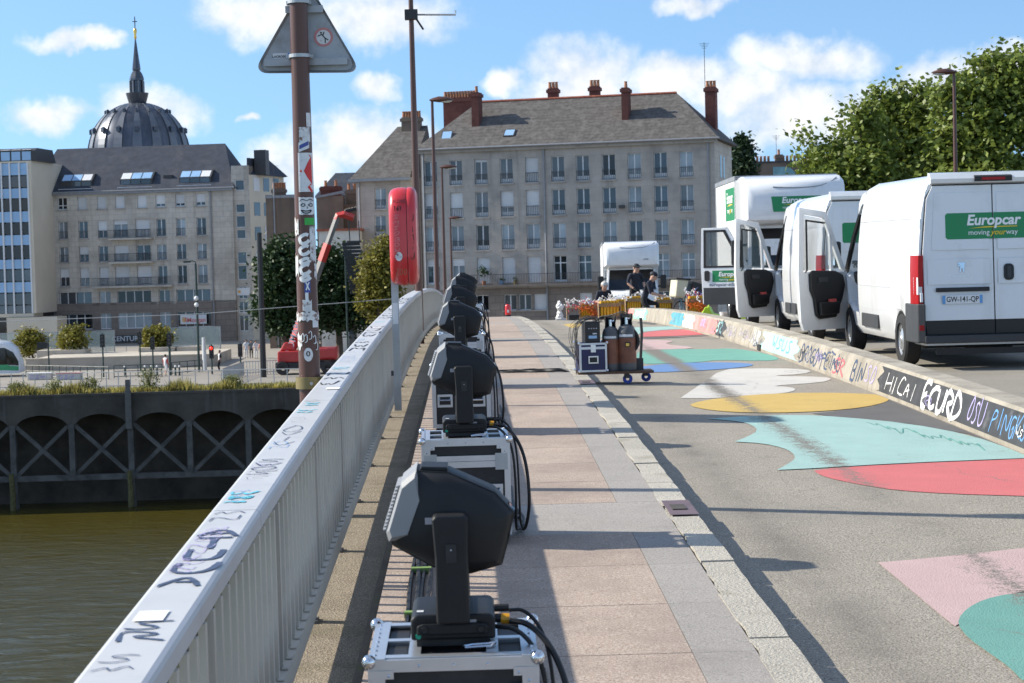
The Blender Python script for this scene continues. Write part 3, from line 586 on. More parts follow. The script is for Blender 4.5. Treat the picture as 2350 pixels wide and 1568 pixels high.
# ------------------------------------------------------------------ building kit
mat('stone', (.46,.415,.37), .9, spec=.2, blocks=(1.5,.62,.86), var=.10, vs=.5, bump=.2, bs=6, dirt=(.26,.235,.215), dirt_s=.35, dirt_t=(.5,.75), streak=((.24,.22,.20), 1.2, .56, .78))
mat('stone_dark', (.26,.22,.19), .9, spec=.2, blocks=(1.2,.7,.6), var=.12, vs=.4, dirt=(.17,.145,.13), dirt_s=.4, dirt_t=(.5,.75))
mat('stone_pale', (.58,.535,.47), .9, spec=.2, blocks=(1.0,.62,.72), var=.09, vs=.4, dirt=(.33,.30,.26), dirt_s=.3, dirt_t=(.48,.75), streak=((.30,.27,.235), 1.0, .55, .78))
mat('stone_cream', (.62,.55,.44), .9, var=.06, vs=.3)
mat('slate', (.055,.062,.08), .7, spec=.15, var=.18, vs=1.4, bump=.4, bs=5, dirt=(.085,.09,.10), dirt_s=.5, dirt_t=(.5,.75))
mat('shingle', (.122,.113,.107), .85, spec=.15, blocks=(.5,.32,.72), var=.25, vs=2.5, bump=.6, bs=6, dirt=(.165,.155,.146), dirt_s=1.3, dirt_t=(.48,.7), streak=((.10,.09,.082), 3, .55, .75))
mat('red_tile', (.33,.10,.06), .85, var=.3, vs=3)
mat('brick_red', (.145,.052,.042), .9, var=.2, vs=2, bump=.3, bs=10)
mat('render_brown', (.185,.14,.11), .95, var=.2, vs=.3, dirt=(.12,.095,.08), dirt_s=.25, dirt_t=(.45,.7), streak=((.10,.08,.07), .6, .52, .75))
mat('white_wall', (.60,.57,.52), .9, var=.08, vs=.5, dirt=(.42,.40,.36), dirt_s=.6)
mat('win_white', (.70,.71,.72), .5, var=.04)
mat('blind', (.66,.665,.67), .6, var=.04, vs=.8, objvar=.12)
mat('glass', (.045,.06,.075), .04, spec=.9, var=.3, vs=.25, objvar=.6)
mat('glass_blue', (.30,.48,.70), .25, spec=.7, var=.10, vs=.3)
mat('glass_dark', (.012,.013,.015), .06, spec=.6, var=.2)
mat('curtain', (.24,.28,.31), .15, spec=.8, var=.3, vs=.4, objvar=.5)
mat('iron', (.045,.045,.048), .55, var=.1)
mat('zinc', (.26,.27,.29), .5, metal=.3, var=.12)
mat('pot_terracotta', (.38,.17,.09), .85, var=.2)
mat('lead', (.075,.085,.108), .33, metal=.55, var=.15, vs=.4, streak=((.16,.175,.2), .6, .5, .75))
mat('lead_rib', (.15,.162,.185), .42, metal=.4, var=.12, vs=.6)
mat('gold', (.75,.48,.12), .3, metal=1, var=.1)
mat('bark', (.10,.08,.06), .9, var=.3, vs=5)
mat('white_box', (.72,.72,.71), .5, var=.03)
def wall(root, W, H, ops, m, th=.4, name='wall', z0=0, y0=0):
    """wall in local (u, depth, z) with real openings (u0, u1, z0, z1)"""
    us = sorted({0, W} | {o[0] for o in ops} | {o[1] for o in ops}); zs = sorted({z0, H} | {o[2] for o in ops} | {o[3] for o in ops}); mb = MB()
    for a, b in zip(zs, zs[1:]):
        run = None; zc = (a+b)/2
        for u0, u1 in zip(us, us[1:]):
            uc = (u0+u1)/2; solid = not any(o[0] < uc < o[1] and o[2] < zc < o[3] for o in ops)
            if solid: run = [run[0], u1] if run else [u0, u1]
            if (not solid or u1 == W) and run: mb.box((run[0], y0, a), (run[1], y0+th, b)); run = None
    return mb.build(name, m, root)
WC = {}
def wmesh(key, fn, m):
    if key not in WC:
        me_o = fn().build('tmp', m); WC[key] = me_o.data; bpy.data.objects.remove(me_o)
    return WC[key]
def window(root, u, z, w, h, kind='french', rail=None, dep=.24, pane='glass', blind=0., trans=0., y0=0, div=2, sill=True, fr='win_white', low=.0):
    """recessed window: frame (part) with panes, blind, railing and sill as sub-parts"""
    r2 = lambda v: round(v, 2); w, h = r2(w), r2(h)
    def fm():
        mb = MB(); t = .07; mb.box((-w/2, 0, 0), (-w/2+t, .08, h)).box((w/2-t, 0, 0), (w/2, .08, h)).box((-w/2+t, 0, h-t), (w/2-t, .08, h)).box((-w/2+t, 0, 0), (w/2-t, .08, t+low))
        for i in range(1, div): x = -w/2+w*i/div; mb.box((x-.055, -.01, t+low), (x+.055, .075, h-t))
        if trans: mb.box((-w/2+t, -.008, h*trans-.05), (w/2-t, .078, h*trans+.05))
        return mb
    o = link('window', wmesh(('f', w, h, div, trans, fr, low), fm, fr), root, loc=(u, y0+dep, z))
    pw = (w-.14)/div-.04
    for i in range(div):
        x = -w/2+w*(i+.5)/div; link('pane', wmesh(('p', r2(pw), h, pane), lambda: MB().box((-pw/2-.05, .03, .05), (pw/2+.05, .05, h-.05)), pane), o, loc=(x, 0, 0))
    if blind: 
        bh = r2(h*blind)
        def bm2():
            mb = MB(); n = max(2, int(bh/.16))
            for i in range(n): mb.box((-w/2+.01, -.05+(.008 if i % 2 else 0), h-bh+bh*i/n), (w/2-.01, -.012, h-bh+bh*(i+1)/n-.004))
            return mb
        link('blind', wmesh(('b', w, h, bh), bm2, 'blind'), o)
    if sill: link('sill', wmesh(('s', w), lambda: MB().box((-w/2-.12, -dep-.12, -.14), (w/2+.12, -.01, -.012)), 'stone'), o)
    if rail:
        def rm():
            mb = MB(); hh = rail; mb.box((-w/2, -.03, hh-.05), (w/2, .01, hh)).box((-w/2, -.03, .06), (w/2, .01, .10)); n = int(w/.17)
            for i in range(n+1): x = -w/2+.02+(w-.04)*i/n; mb.box((x-.016, -.022, .1), (x+.016, .002, hh-.05))
            return mb
        link('railing', wmesh(('r', w, rail), rm, 'iron'), o, loc=(0, -dep+.06, 0))
    return o
def chimney(root, x, y, w, d, z0, z1, pots=3, m='brick_red', cap=.12, along='x'):
    c = MB().box((x-w/2, y-d/2, z0), (x+w/2, y+d/2, z1)).box((x-w/2-cap, y-d/2-cap, z1-.45), (x+w/2+cap, y+d/2+cap, z1-.12)).build('chimney', m, root)
    for i in range(pots):
        t = (i+.5)/pots-.5; px, py = (x+t*w, y) if along == 'x' else (x, y+t*d)
        link('chimney_pot', wmesh(('pot',), lambda: MB().lathe([(.0,0),(.17,0),(.14,.6),(.17,.62),(.17,.68),(.1,.68)], 8), 'pot_terracotta'), c, loc=(px, py, z1-.05))
    return c
def hiproof(root, W, D, z, rise, h0, h1, m, ov=.5, ridge=None, y0=0, name='roof'):
    a = [(-ov, y0-ov, z), (W+ov, y0-ov, z), (W+ov, y0+D+ov, z), (-ov, y0+D+ov, z)]; r = [(h0, y0+D/2, z+rise), (W-h1, y0+D/2, z+rise)]
    o = MB().add(a+r+[(p[0], p[1], z-.12) for p in a], [(0,1,5,4), (1,2,5), (2,3,4,5), (3,0,4), (0,6,7,1), (1,7,8,2), (2,8,9,3), (3,9,6,0), (9,8,7,6)]).build(name, m, root)
    if ridge: MB().tube([(h0, y0+D/2, z+rise+.04), (W-h1, y0+D/2, z+rise+.04)], .14, 6).build('ridge', ridge, o)
    MB().tube([(-ov-.05, y0-ov-.08, z-.02), (W+ov+.05, y0-ov-.08, z-.02)], .11, 6).build('gutter', 'zinc', o)
    return o
def antenna(root, p, h=3):
    mb = MB().tube([p, (p[0], p[1], p[2]+h)], .03, 5)
    for k in range(4): mb.tube([(p[0]-.5+.1*k, p[1], p[2]+h-.15*k-.1), (p[0]+.5-.1*k, p[1], p[2]+h-.15*k-.1)], .015, 4)
    return mb.build('aerial', 'iron', root)
def drainpipe(root, u, z0, z1): MB().tube([(u, -.1, z0), (u, -.1, z1)], .09, 6).build('drainpipe', 'zinc', root)
# ------------------------------------------------------------------ grey stone block straight ahead
TH = R(15); L0 = at(972, 600, 187); 
main = empty('apartment_block', (L0.x, L0.y, GZ), -TH, 'long grey stone apartment block with tiled hip roof and tall brick chimneys, facing the bridge', 'building')
def zl(x, y, base, th, ang=TH):       # local height on a facade for a pixel: intersect the ray with the facade plane
    d = ray(x, y); n = Vector((math.sin(ang), math.cos(ang), 0)); o = base; t = (o-EYE).dot(n)/d.dot(n); p = EYE+d*t
    u = (p-o).dot(Vector((math.cos(ang), -math.sin(ang), 0))); return u, p.z-GZ
MBASE = Vector((L0.x, L0.y, GZ))
zm = lambda x, y: zl(x, y, MBASE, 0)
Wm = zm(1642, 500)[0]; Hm = (zm(980, 343)[1]+zm(1640, 318)[1])/2
us_ = [zm(918+.3806*x, 450)[0] for x in (188,340,492,645,798,955,1105,1262,1417,1574,1730)]
rows = [(zm(989.6, a)[1], zm(989.6, b)[1]) for a, b in ((427.2, 370), (502.5, 444.3), (577.5, 520.4), (653, 594.6))]
gf = (zm(1184, 712)[1], zm(1184, 676)[1]); ww = 1.28
ops = [(u-ww/2, u+ww/2, z0, z1) for u in us_ for z0, z1 in rows]
gus = [us_[2]-.2, us_[3]+.05, us_[4]-1.0, us_[4]+.5, us_[6], us_[7], us_[8], us_[9], us_[10]]
ops += [(u-.62, u+.62, gf[0], gf[1]) for u in gus]
split = zm(1184, 662)[1]
wall(main, Wm, Hm, [o for o in ops if o[2] > split-.5], 'stone', z0=split); wall(main, Wm, split-.002, [o for o in ops if o[2] < split-.5], 'stone_dark', name='ground_floor_wall')
MB().box((0, .9, 0), (Wm, 1.0, Hm)).build('interior', 'glass_dark', main)
MB().box((Wm-.4, .4, 0), (Wm, 13, Hm)).box((0, .4, 0), (.4, 13, Hm)).box((.4, 12.6, 0), (Wm-.4, 13, Hm)).build('end_wall', 'stone_pale', main)
for k, (yy, z) in enumerate([(4, rows[0][0]), (6.3, rows[0][0]), (4, rows[1][0]), (6.3, rows[1][0])]): MB().box((Wm+.002, yy, z), (Wm+.03, yy+1, z+2.1)).build('side_window', 'glass', main)
KIND = [[('french',.0),('french',.0),('french',.12),('french',0),('blind',1.),('french',0),('french',0),('dark',0),('french',0),('french',0),('french',0)],
        [('half',.5),('blind',1.),('french',0),('half',.66),('blind',1.),('french',0),('french',0),('french',0),('french',0),('french',0),('french',0)],
        [('french',0),('french',0),('dark',0),('french',0),('french',0),('french',0),('french',0),('french',0),('french',0),('french',0),('french',0)],
        [('half',.3),('half',.3),('blind',1.),('blind',1.),('blind',1.),('french',0),('french',0),('french',0),('french',0),('french',0),('french',0)]]
rn = random.Random(2)
for r, (z0, z1) in enumerate(rows):
    for c, u in enumerate(us_):
        kd, bl = KIND[r][c]; window(main, u, z0, ww, z1-z0, kd, rail=(.95 if r < 3 else None), blind=bl, pane=('glass_dark' if kd == 'dark' else rn.choice(('glass','curtain','glass','curtain'))), trans=(.72 if r == 3 else 0), low=.38 if r < 3 else .1)
for i, u in enumerate(gus): window(main, u, gf[0], 1.24, gf[1]-gf[0], blind=(1. if i in (3, 4, 5, 6) else 0), pane='glass_dark')
bz0 = rows[3][0]-.18; b0 = us_[2]-1.0
bal = MB().box((b0, -1.0, bz0-.2), (Wm, -.002, bz0)).build('balcony', 'stone_dark', main)
mb = MB().box((b0, -.97, bz0+.98), (Wm, -.93, bz0+1.02)).box((b0, -.97, bz0+.08), (Wm, -.93, bz0+.11)); n = int((Wm-b0)/.16)
for i in range(n+1): x = b0+.02+(Wm-b0-.04)*i/n; mb.box((x-.014, -.965, bz0), (x+.014, -.937, bz0+.98))
mb.build('balcony_railing', 'iron', bal)
MB().box((b0-1, -.06, bz0-.75), (Wm+.05, -.002, bz0-.42)).build('string_course', 'stone_dark', main)
MB().box((-.15, -.35, Hm-.38), (Wm+.35, -.002, Hm-.06)).build('cornice', 'stone', main)
RISE = 4.9; rf = hiproof(main, Wm, 13, Hm, RISE, 4.2, 4.4, 'shingle', .55, 'red_tile')
def roofz(u, y): return Hm+RISE*(y+.55)/7.05
for px, w, top in ((1075, .72, 215), (1423.5, .65, 204)):
    u, _ = zm(px, 290); y = 3.4; zt = (zm(px, top)[1])*1.0+.35; chimney(main, u, y, w, 1.5, roofz(u, y-.75)-.4, zt, 1, along='y')
u, zt = zm(1618, 210); chimney(main, u-.3, 6.3, 1.0, 1.6, Hm, zt+.9, 3)
for px in (1232, 1331): u, _ = zm(px, 230); chimney(main, u, 7.4, 1.0, .8, Hm+RISE-.6, Hm+RISE+1.1, 3)
u0, _ = zm(978, 300); chimney(main, 1.9, 8.6, 3.6, .7, Hm-1, Hm+RISE+.75, 12)
for px, w in ((1017, 1.1), (1162, 1.1)):
    u, _ = zm(px, 315); y = 1.35; z = roofz(u, y); sl = math.atan2(RISE, 7.05); Tm = Matrix.Translation((u, y, z+.06)) @ Matrix.Rotation(sl+(.25 if px < 1100 else 0), 4, 'X')
    o = MB().box((-w/2, -.6, -.03), (w/2, .6, .05)).build('skylight', 'iron', main, T=Tm); MB().box((-w/2+.1, -.5, .052), (w/2-.1, .5, .06)).build('pane', 'glass_blue', o)
drainpipe(main, (us_[4]+us_[5])/2-.05, 0, Hm-.4); drainpipe(main, Wm-.55, split, Hm-.4); drainpipe(main, .25, split, Hm-.4)
antenna(main, (zm(1598, 220)[0], 6, Hm+RISE-.5), 5.2)
u, z = zm(918+.3806*1340, 183.6+.3806*765); MB().box((u-.25, -.5, z-.15), (u+.25, -.05, z+.15)).build('floodlight', 'iron', main)
for u, s, hgt, pm in ((us_[2]+.2, .26, 1.5, 'pot_terracotta'), (us_[3]-.6, .2, 0, 'glass_blue'), (us_[3]+.75, .2, 0, 'bronze_band')):
    pass
# lower wing to the left
L1 = at(822, 600, 196); wing = empty('stone_wing_building', (L1.x, L1.y, GZ), -TH, 'lower grey stone building with steep tiled roof left of the long apartment block', 'building')
zw = lambda x, y: zl(x, y, Vector((L1.x, L1.y, GZ)), 0)
Ww = zw(946, 500)[0]; Hw = zw(880, 409)[1]; ops = []
for a, b in ((432, 480), (495, 540), (560, 606), (622, 668)):
    z1, z0 = zw(872, a)[1], zw(872, b)[1]; ops.append((zw(859, a)[0], zw(885, a)[0], z0, z1))
wall(wing, Ww, Hw, ops, 'stone'); MB().box((0, .9, 0), (Ww, 8, Hw)).build('interior', 'stone_dark', wing)
for o in ops: window(wing, (o[0]+o[1])/2, o[2], o[1]-o[0], o[3]-o[2], rail=.95, pane='curtain', low=.3)
MB().add([(-.5, -.5, Hw), (Ww, -.5, Hw), (Ww, 6.5, Hw+5.6), (2.6, 6.5, Hw+5.6), (-.5, 9, Hw), (Ww, 9, Hw)], [(0,1,2,3), (0,3,4), (1,5,2), (4,3,2,5), (0,4,5,1)]).build('roof', 'shingle', wing)
MB().box((-.6, -.7, Hw-.3), (Ww, -.05, Hw-.02)).build('cornice', 'zinc', wing); drainpipe(wing, .35, 0, Hw-.3)
chimney(wing, zw(906, 340)[0], 6.2, 2.0, .8, Hw+2, Hw+5.9+.6, 7, m='render_brown')
# grey-roofed house and brown gable walls between
def plainhouse(name, label, x0, x1, ytop, Y, depth, m, roof=None, cat='building', ang=0):
    p0, p1 = at(x0, 600, Y), at(x1, 600, Y); h = at((x0+x1)/2, ytop, Y).z-GZ; e = empty(name, (p0.x, Y, GZ), 0, label, cat); Wd = p1.x-p0.x
    MB().box((0, 0, 0), (Wd, depth, h)).build('wall', m, e); return e, Wd, h
e, wd, h = plainhouse('gabled_house', 'plain house with smooth grey slate roof behind the brown gable walls', 736, 836, 449, 212, 9, 'white_wall')
MB().add([(-.4,-.4,h), (wd+.4,-.4,h), (wd+.4,9.4,h), (-.4,9.4,h), (1.6,4.5,h+2.7), (wd,4.5,h+2.7)], [(0,1,5,4), (1,2,5), (2,3,4,5), (3,0,4), (3,2,1,0)]).build('roof', 'slate', e)
MB().tube([(wd*.45, 1.6, h+1.1), (wd*.62, 1.2, h+.6)], .1, 5).build('roof_rib', 'iron', e)
e, wd, h = plainhouse('brown_gable_building', 'brown rendered building with blank gable wall and chimney pots, left of brown sign pole', 614, 700, 447, 205, 10, 'render_brown')
chimney(e, wd*.32, 2, 1.4, .7, h-.2, h+.75, 5, 'render_brown'); MB().box((-.02, -.12, h-.35), (wd*.98, -.002, h-.05)).build('coping', 'zinc', e); drainpipe(e, .9, 0, h+1.4)
MB().box((wd*.30, -.35, 0), (wd*.62, -.003, h-6.3)).build('lean_to', 'stone_dark', e); antenna(e, (.9, .5, h), 3.2)
e, wd, h = plainhouse('brown_stepped_building', 'brown rendered gable wall with raised parapet behind the red boom', 730, 791, 450, 200, 9, 'render_brown')
MB().add([(-.1,-.1,h), (wd+.1,-.1,h+.55), (wd+.1,.3,h+.55), (-.1,.3,h), (-.1,-.1,h-.2), (wd+.1,-.1,h+.25), (wd+.1,.3,h+.25), (-.1,.3,h-.2)], [(0,1,2,3), (4,5,1,0), (7,3,2,6), (0,3,7,4), (1,5,6,2), (4,7,6,5)]).build('coping', 'zinc', e)
chimney(e, wd+.8, 2.5, 1.2, .8, h-2.5, h+.7, 2, 'render_brown'); chimney(e, 1.2, 5, 2.2, .8, h, h+1.2, 2)
MB().box((wd, 1, 0), (wd+3, 8, h-.9)).build('side_wall', 'render_brown', e)
e, wd, h = plainhouse('white_brick_house', 'low white brick house with red edged roof above the trees', 733, 828, 530, 192, 6, 'white_wall'); MB().box((-.2,-.2,h), (wd+.2,6.2,h+.22)).build('roof', 'red_tile', e); MB().box((wd*.66, -.02, 0), (wd*.85, .1, h-2.6)).build('shaded_window', 'glass', e)
e, wd, h = plainhouse('chimney_gable_building', 'brown gable wall with row of chimney pots and painted pale blue letters by the trees', 1728, 1905, 369, 235, 9, 'render_brown')
chimney(e, wd*.37, .45, .9, .85, h-.4, h+.8, 1, 'render_brown')
for i in range(15):
    if i in (5,): continue
    link('chimney_pot', WC[('pot',)], e, loc=(.4+i*(wd*.72-.4)/14, .5, h-.02))
MB().box((-.1, -.1, h-.22), (wd+.1, .9, h+.001)).build('coping', 'iron', e)
mat('mural_blue', (.19,.36,.40), .9, var=.2, vs=1); text('BR', 'mural_blue', e, frame((wd*.62, -.03, h-3.3), (1,0,0)), size=6.2, sx=.95, bold=.22, name='painted_letters'); antenna(e, (wd*.34, .5, h+.6), 2.6)
# ------------------------------------------------------------------ left bank: pale block, corner wing, glass block, dome
TL = R(8); LB = at(82, 700, 232); LB.z = GZ
blk = empty('pale_apartment_block', LB, -TL, 'wide pale stone apartment block with slate roof and glazed dormers in front of dome', 'building')
zb_ = lambda x, y: zl(x, y, LB, 0, TL)
Wb = zb_(538, 600)[0]; Hb = (zb_(90, 446)[1]+zb_(530, 428)[1])/2
uc = [zb_(.41*x, 600)[0] for x in (360,472,580,682,805,908,1018,1133)]
rr = [tuple(zb_(148, v)[1] for v in p) for p in ((482,454), (549,509), (603,567), (658,616), (704,671), (758,722))]
W1 = 1.15; ops = []; spec = []
bl = {(0,1):1,(0,2):1,(0,3):1,(0,4):1,(0,5):.75,(0,6):.75,(0,7):.7,(1,2):.6,(1,3):.25,(1,4):1,(2,1):.55,(2,3):1,(3,0):.5,(3,1):.55,(3,2):1,(3,3):1,(3,4):1}
for r in range(4):
    for c, u in enumerate(uc):
        w = 1.75 if (c in (3, 4) and r > 0) else W1; ops.append((u-w/2, u+w/2, rr[r][0], rr[r][1])); spec.append((u, rr[r], w, r, c))
for r in (4, 5):
    for u, w in ((sum(uc[:2])/2, 4.0), (uc[2], 1.4), (sum(uc[3:5])/2, 4.2), (uc[5]+.1, 1.4), (sum(uc[6:8])/2, 4.2)): ops.append((u-w/2, u+w/2, rr[r][0], rr[r][1])); spec.append((u, rr[r], w, r, 9))
gz0, gz1 = .4, zb_(300, 770)[1]-.9
ops.append((sum(uc[3:5])/2-2.1, sum(uc[3:5])/2+2.1, gz0, gz1))
spl = zb_(300, 660+34)[1]
wall(blk, Wb, Hb, [o for o in ops if o[3] > spl+.1], 'stone_pale', z0=spl+0.0); wall(blk, Wb, spl-.003, [o for o in ops if o[3] <= spl+.1], 'stone_dark', name='lower_wall')
MB().box((0, .9, 0), (Wb, 12, Hb)).build('interior', 'glass_dark', blk)
for (u, (z0, z1), w, r, c) in spec:
    window(blk, u, z0, w, z1-z0, blind=bl.get((r, c), 0), rail=(.9 if 0 < r < 4 else None), pane=random.choice(('glass','curtain','glass_dark','curtain')), div=(4 if w > 3 else 2), sill=r < 4, low=.05, trans=(.35 if r == 0 else 0))
for (r, c0, c1) in ((1, 3, 4), (2, 3, 4), (3, 2, 5)):
    a, b = uc[c0]-1.3, uc[c1]+1.3; z = rr[r][0]-.1
    o = MB().box((a, -1.1, z-.2), (b, -.002, z)).build('balcony', 'stone_pale', blk); mb = MB().box((a, -1.08, z+.95), (b, -1.03, z+1.0)); n = int((b-a)/.14)
    for i in range(n+1): x = a+.02+(b-a-.04)*i/n; mb.box((x-.012, -1.07, z), (x+.012, -1.04, z+.95))
    mb.build('balcony_railing', 'iron', o)
window(blk, sum(uc[3:5])/2, gz0, 4.2, gz1-gz0, div=4, sill=False, pane='glass_dark'); 
sg = MB().box((uc[3]-1.2, -.12, gz1+.1), (uc[4]+1.9, -.01, gz1+.95)).build('shop_fascia', 'iron', blk); text('CENTURY 21', 'win_white', sg, frame((uc[3]+.9, -.135, gz1+.5), (1,0,0)), size=.85, bold=.012)
ad, az = zb_(445, 733); o = MB().box((ad-1.6, -.2, az-.55), (ad+1.6, -.08, az+.55)).build('estate_board', 'win_white', blk); mat('board_red', (.62,.10,.08), .6); mat('board_orange', (.75,.38,.05), .6)
text('Morgan', 'board_red', o, frame((ad+.35, -.215, az-.1), (1,0,0)), size=.75, bold=.01)
for k in range(3): MB().box((ad-1.35+.18*k, -.215, az-.3), (ad-1.22+.18*k, -.201, az+.25)).build('bar_mark', 'board_orange' if k < 2 else 'board_red', o)
MB().box((-.1, -.35, Hb-.35), (Wb+.1, -.002, Hb-.05)).build('cornice', 'zinc', blk)
RB = 5.6; hiproof(blk, Wb, 12, Hb, RB, 1.2, 2.3, 'slate', .3)
for u in (zb_(120, 600)[0], zb_(488, 600)[0]): drainpipe(blk, u, 0, Hb-.3)
for px, w in ((172, 3.9), (309, 4.0), (445, 3.9)):
    u, _ = zb_(px, 420); d = MB().prism([(.55, Hb+.5), (.55, Hb+1.35), (1.7, Hb+2.2), (2.6, Hb+2.3), (2.6, Hb+.5)], u-w/2, u+w/2, axis='X').build('dormer', 'iron', blk)
    for k in range(3):
        a, b = u-w/2+.12+k*(w-.2)/3, u-w/2+(k+1)*(w-.2)/3; MB().quad((a, .53, Hb+.6), (b, .53, Hb+.6), (b, .53, Hb+1.28), (a, .53, Hb+1.28)).build('pane', 'glass', d)
        MB().quad((a, .60, Hb+1.42), (b, .60, Hb+1.42), (b, 1.6, Hb+2.16), (a, 1.6, Hb+2.16)).build('roof_pane', 'win_white' if (k+px) % 3 == 0 else 'glass_blue', d)
    MB().box((u-w/2-.2, .1, Hb+.3), (u+w/2+.1, .5, Hb+.42)).build('dormer_sill', 'win_white', d)
for px, py in ((378, 402),): u, _ = zb_(px, py); MB().box((u-.55, 1.2, Hb+1.2), (u+.55, 2.6, Hb+1.75)).build('skylight', 'iron', blk)
# rounded stair corner and side wing
LC = at(540, 700, 229); LC.z = GZ; cor = empty('corner_wing', LC, -TL, 'pale stone corner wing with stair tower window strip beside the pale block', 'building')
zc_ = lambda x, y: zl(x, y, LC, 0, TL)
Wc = zc_(576, 600)[0]; Hc = zc_(556, 380)[1]; a, b = zc_(545, 600)[0], zc_(566, 600)[0]
ops = [(a, b, zc_(555, y1)[1], zc_(555, y0)[1]) for y0, y1 in ((413, 437), (468, 488), (495, 522), (527, 548), (578, 605), (609, 642), (658, 686), (692, 718), (724, 760))]
wall(cor, Wc, Hc, ops, 'stone_pale'); MB().box((0, .8, 0), (Wc, 6, Hc)).build('interior', 'stone_dark', cor)
for o in ops: window(cor, (o[0]+o[1])/2, o[2], o[1]-o[0], o[3]-o[2], dep=.1, div=1 if o[2] > 6 else 2, sill=False, pane='glass')
Wd2 = zc_(616, 600)[0]-Wc; Hd = zc_(590, 400)[1]
MB().add([(Wc,.3,0), (Wc+Wd2,9,0), (Wc+Wd2,9,Hd), (Wc,.3,Hd), (Wc,14,0), (Wc,14,Hd)], [(0,1,2,3), (1,4,5,2), (3,2,5)]).build('side_wall', 'stone_cream', cor)
for r in range(5):
    for k in range(3):
        t = .2+.28*k; p = Vector((Wc+Wd2*t, .3+8.7*t, Hd-1.9-2.95*r)); dirv = Vector((Wd2, 8.7, 0)).normalized(); nn = Vector((dirv.y, -dirv.x, 0))*.03
        MB().add([p+nn-dirv*.75, p+nn+dirv*.75, p+nn+dirv*.75+Vector((0,0,1.6)), p+nn-dirv*.75+Vector((0,0,1.6))], [(0,1,2,3)]).build('side_window', 'glass' if (k+r) % 3 else 'blind', cor)
MB().add([(Wc-.2,0,Hd), (Wc+Wd2+.6,8.8,Hd), (Wc+.3,8.8,Hd+2.2), (Wc-.2,.3,Hd+2.0), (Wc-.2,14,Hd)], [(0,1,2,3), (1,4,2), (0,4,1)]).build('roof', 'slate', cor); MB().box((Wc+.2, 2.2, Hd), (Wc+1.6, 4, Hd+3.0)).build('dormer', 'iron', cor)
o = MB().box((a-.2, -.12, 5.4), (b+.3, -.01, 6.3)).build('small_board', 'win_white', cor); MB().box((a, -.14, 5.7), (a+.3, -.121, 6.0)).build('bar_mark', 'board_orange', o)
# glass block at the left edge
LG = at(-60, 700, 226); LG.z = GZ; gls = empty('glass_office_block', LG, -TL, 'narrow glass fronted block with blue panels at the left edge', 'building')
zg = lambda x, y: zl(x, y, LG, 0, TL)
Wg = zg(80, 600)[0]; z_b, z_t = zg(40, 720)[1], zg(40, 374)[1]
MB().box((0, .25, z_b), (Wg-.35, 11, z_t)).box((0, 3, 0), (Wg-.35, 11, z_b)).build('core', 'glass_dark', gls)
MB().box((Wg-.35, -.1, z_b), (Wg, 11, z_t+.2)).box((0, -.1, z_b-.4), (Wg-.35, 3, z_b)).box((0, -.05, z_t), (Wg-.35, 11, z_t+.2)).build('side_wall', 'stone_cream', gls)
vx = [zg(x, 600)[0] for x in (-34,-11.5,10.6,30,52,71.5)]
bands = [(374,403,'glass_blue'), (404,431,'glass'), (432,456,'glass_blue'), (457,484,'glass_dark'), (485,511,'glass_blue'), (512,538,'glass_dark'), (539,564,'glass_blue'), (565,594,'glass_dark'), (595,618,'glass_blue'), (619,646,'glass'), (647,672,'glass_blue'), (673,700,'glass'), (701,720,'glass')]
for i in range(len(vx)-1):
    for (ya, yb, pm) in bands:
        za, zc2 = zg(40, yb)[1], zg(40, ya)[1]; link('panel', wmesh(('gp', round(vx[i+1]-vx[i], 2), round(zc2-za, 2), pm), lambda: MB().box((0.08, 0, .05), (vx[i+1]-vx[i]-.08, .1, zc2-za-.05)), pm), gls, loc=(vx[i], 0, za))
for x in vx: MB().box((x-.09, -.16, z_b), (x+.09, -.002, z_t)).build('mullion', 'win_white', gls)
mb = MB(); zp = zg(40, 340)[1]; mb.prism([(.2, z_t+.2), (.2, z_t+1.4), (1.0, zp), (6, zp), (7, z_t+.2)], -.0, zg(88, 600)[0], axis='X'); pent = mb.build('penthouse', 'iron', gls)
for i in range(6):
    a2 = i*Wg/6+.1; MB().quad((a2, .18, z_t+.3), (a2+Wg/6-.2, .18, z_t+.3), (a2+Wg/6-.2, .18, z_t+1.3), (a2, .18, z_t+1.3)).build('pane', 'glass_blue', pent); MB().quad((a2, .2, z_t+1.5), (a2+Wg/6-.2, .2, z_t+1.5), (a2+Wg/6-.2, .93, zp-.1), (a2, .93, zp-.1)).build('roof_pane', 'win_white', pent)
o = MB().box((Wg-3.5, -.5, 0), (Wg+2.6, 2.8, z_b-.45)).build('entrance_block', 'stone_cream', gls); MB().box((Wg-1.0, -.53, z_b-3.8), (Wg+1.4, -.51, z_b-2.9)).build('opening', 'glass_dark', o)
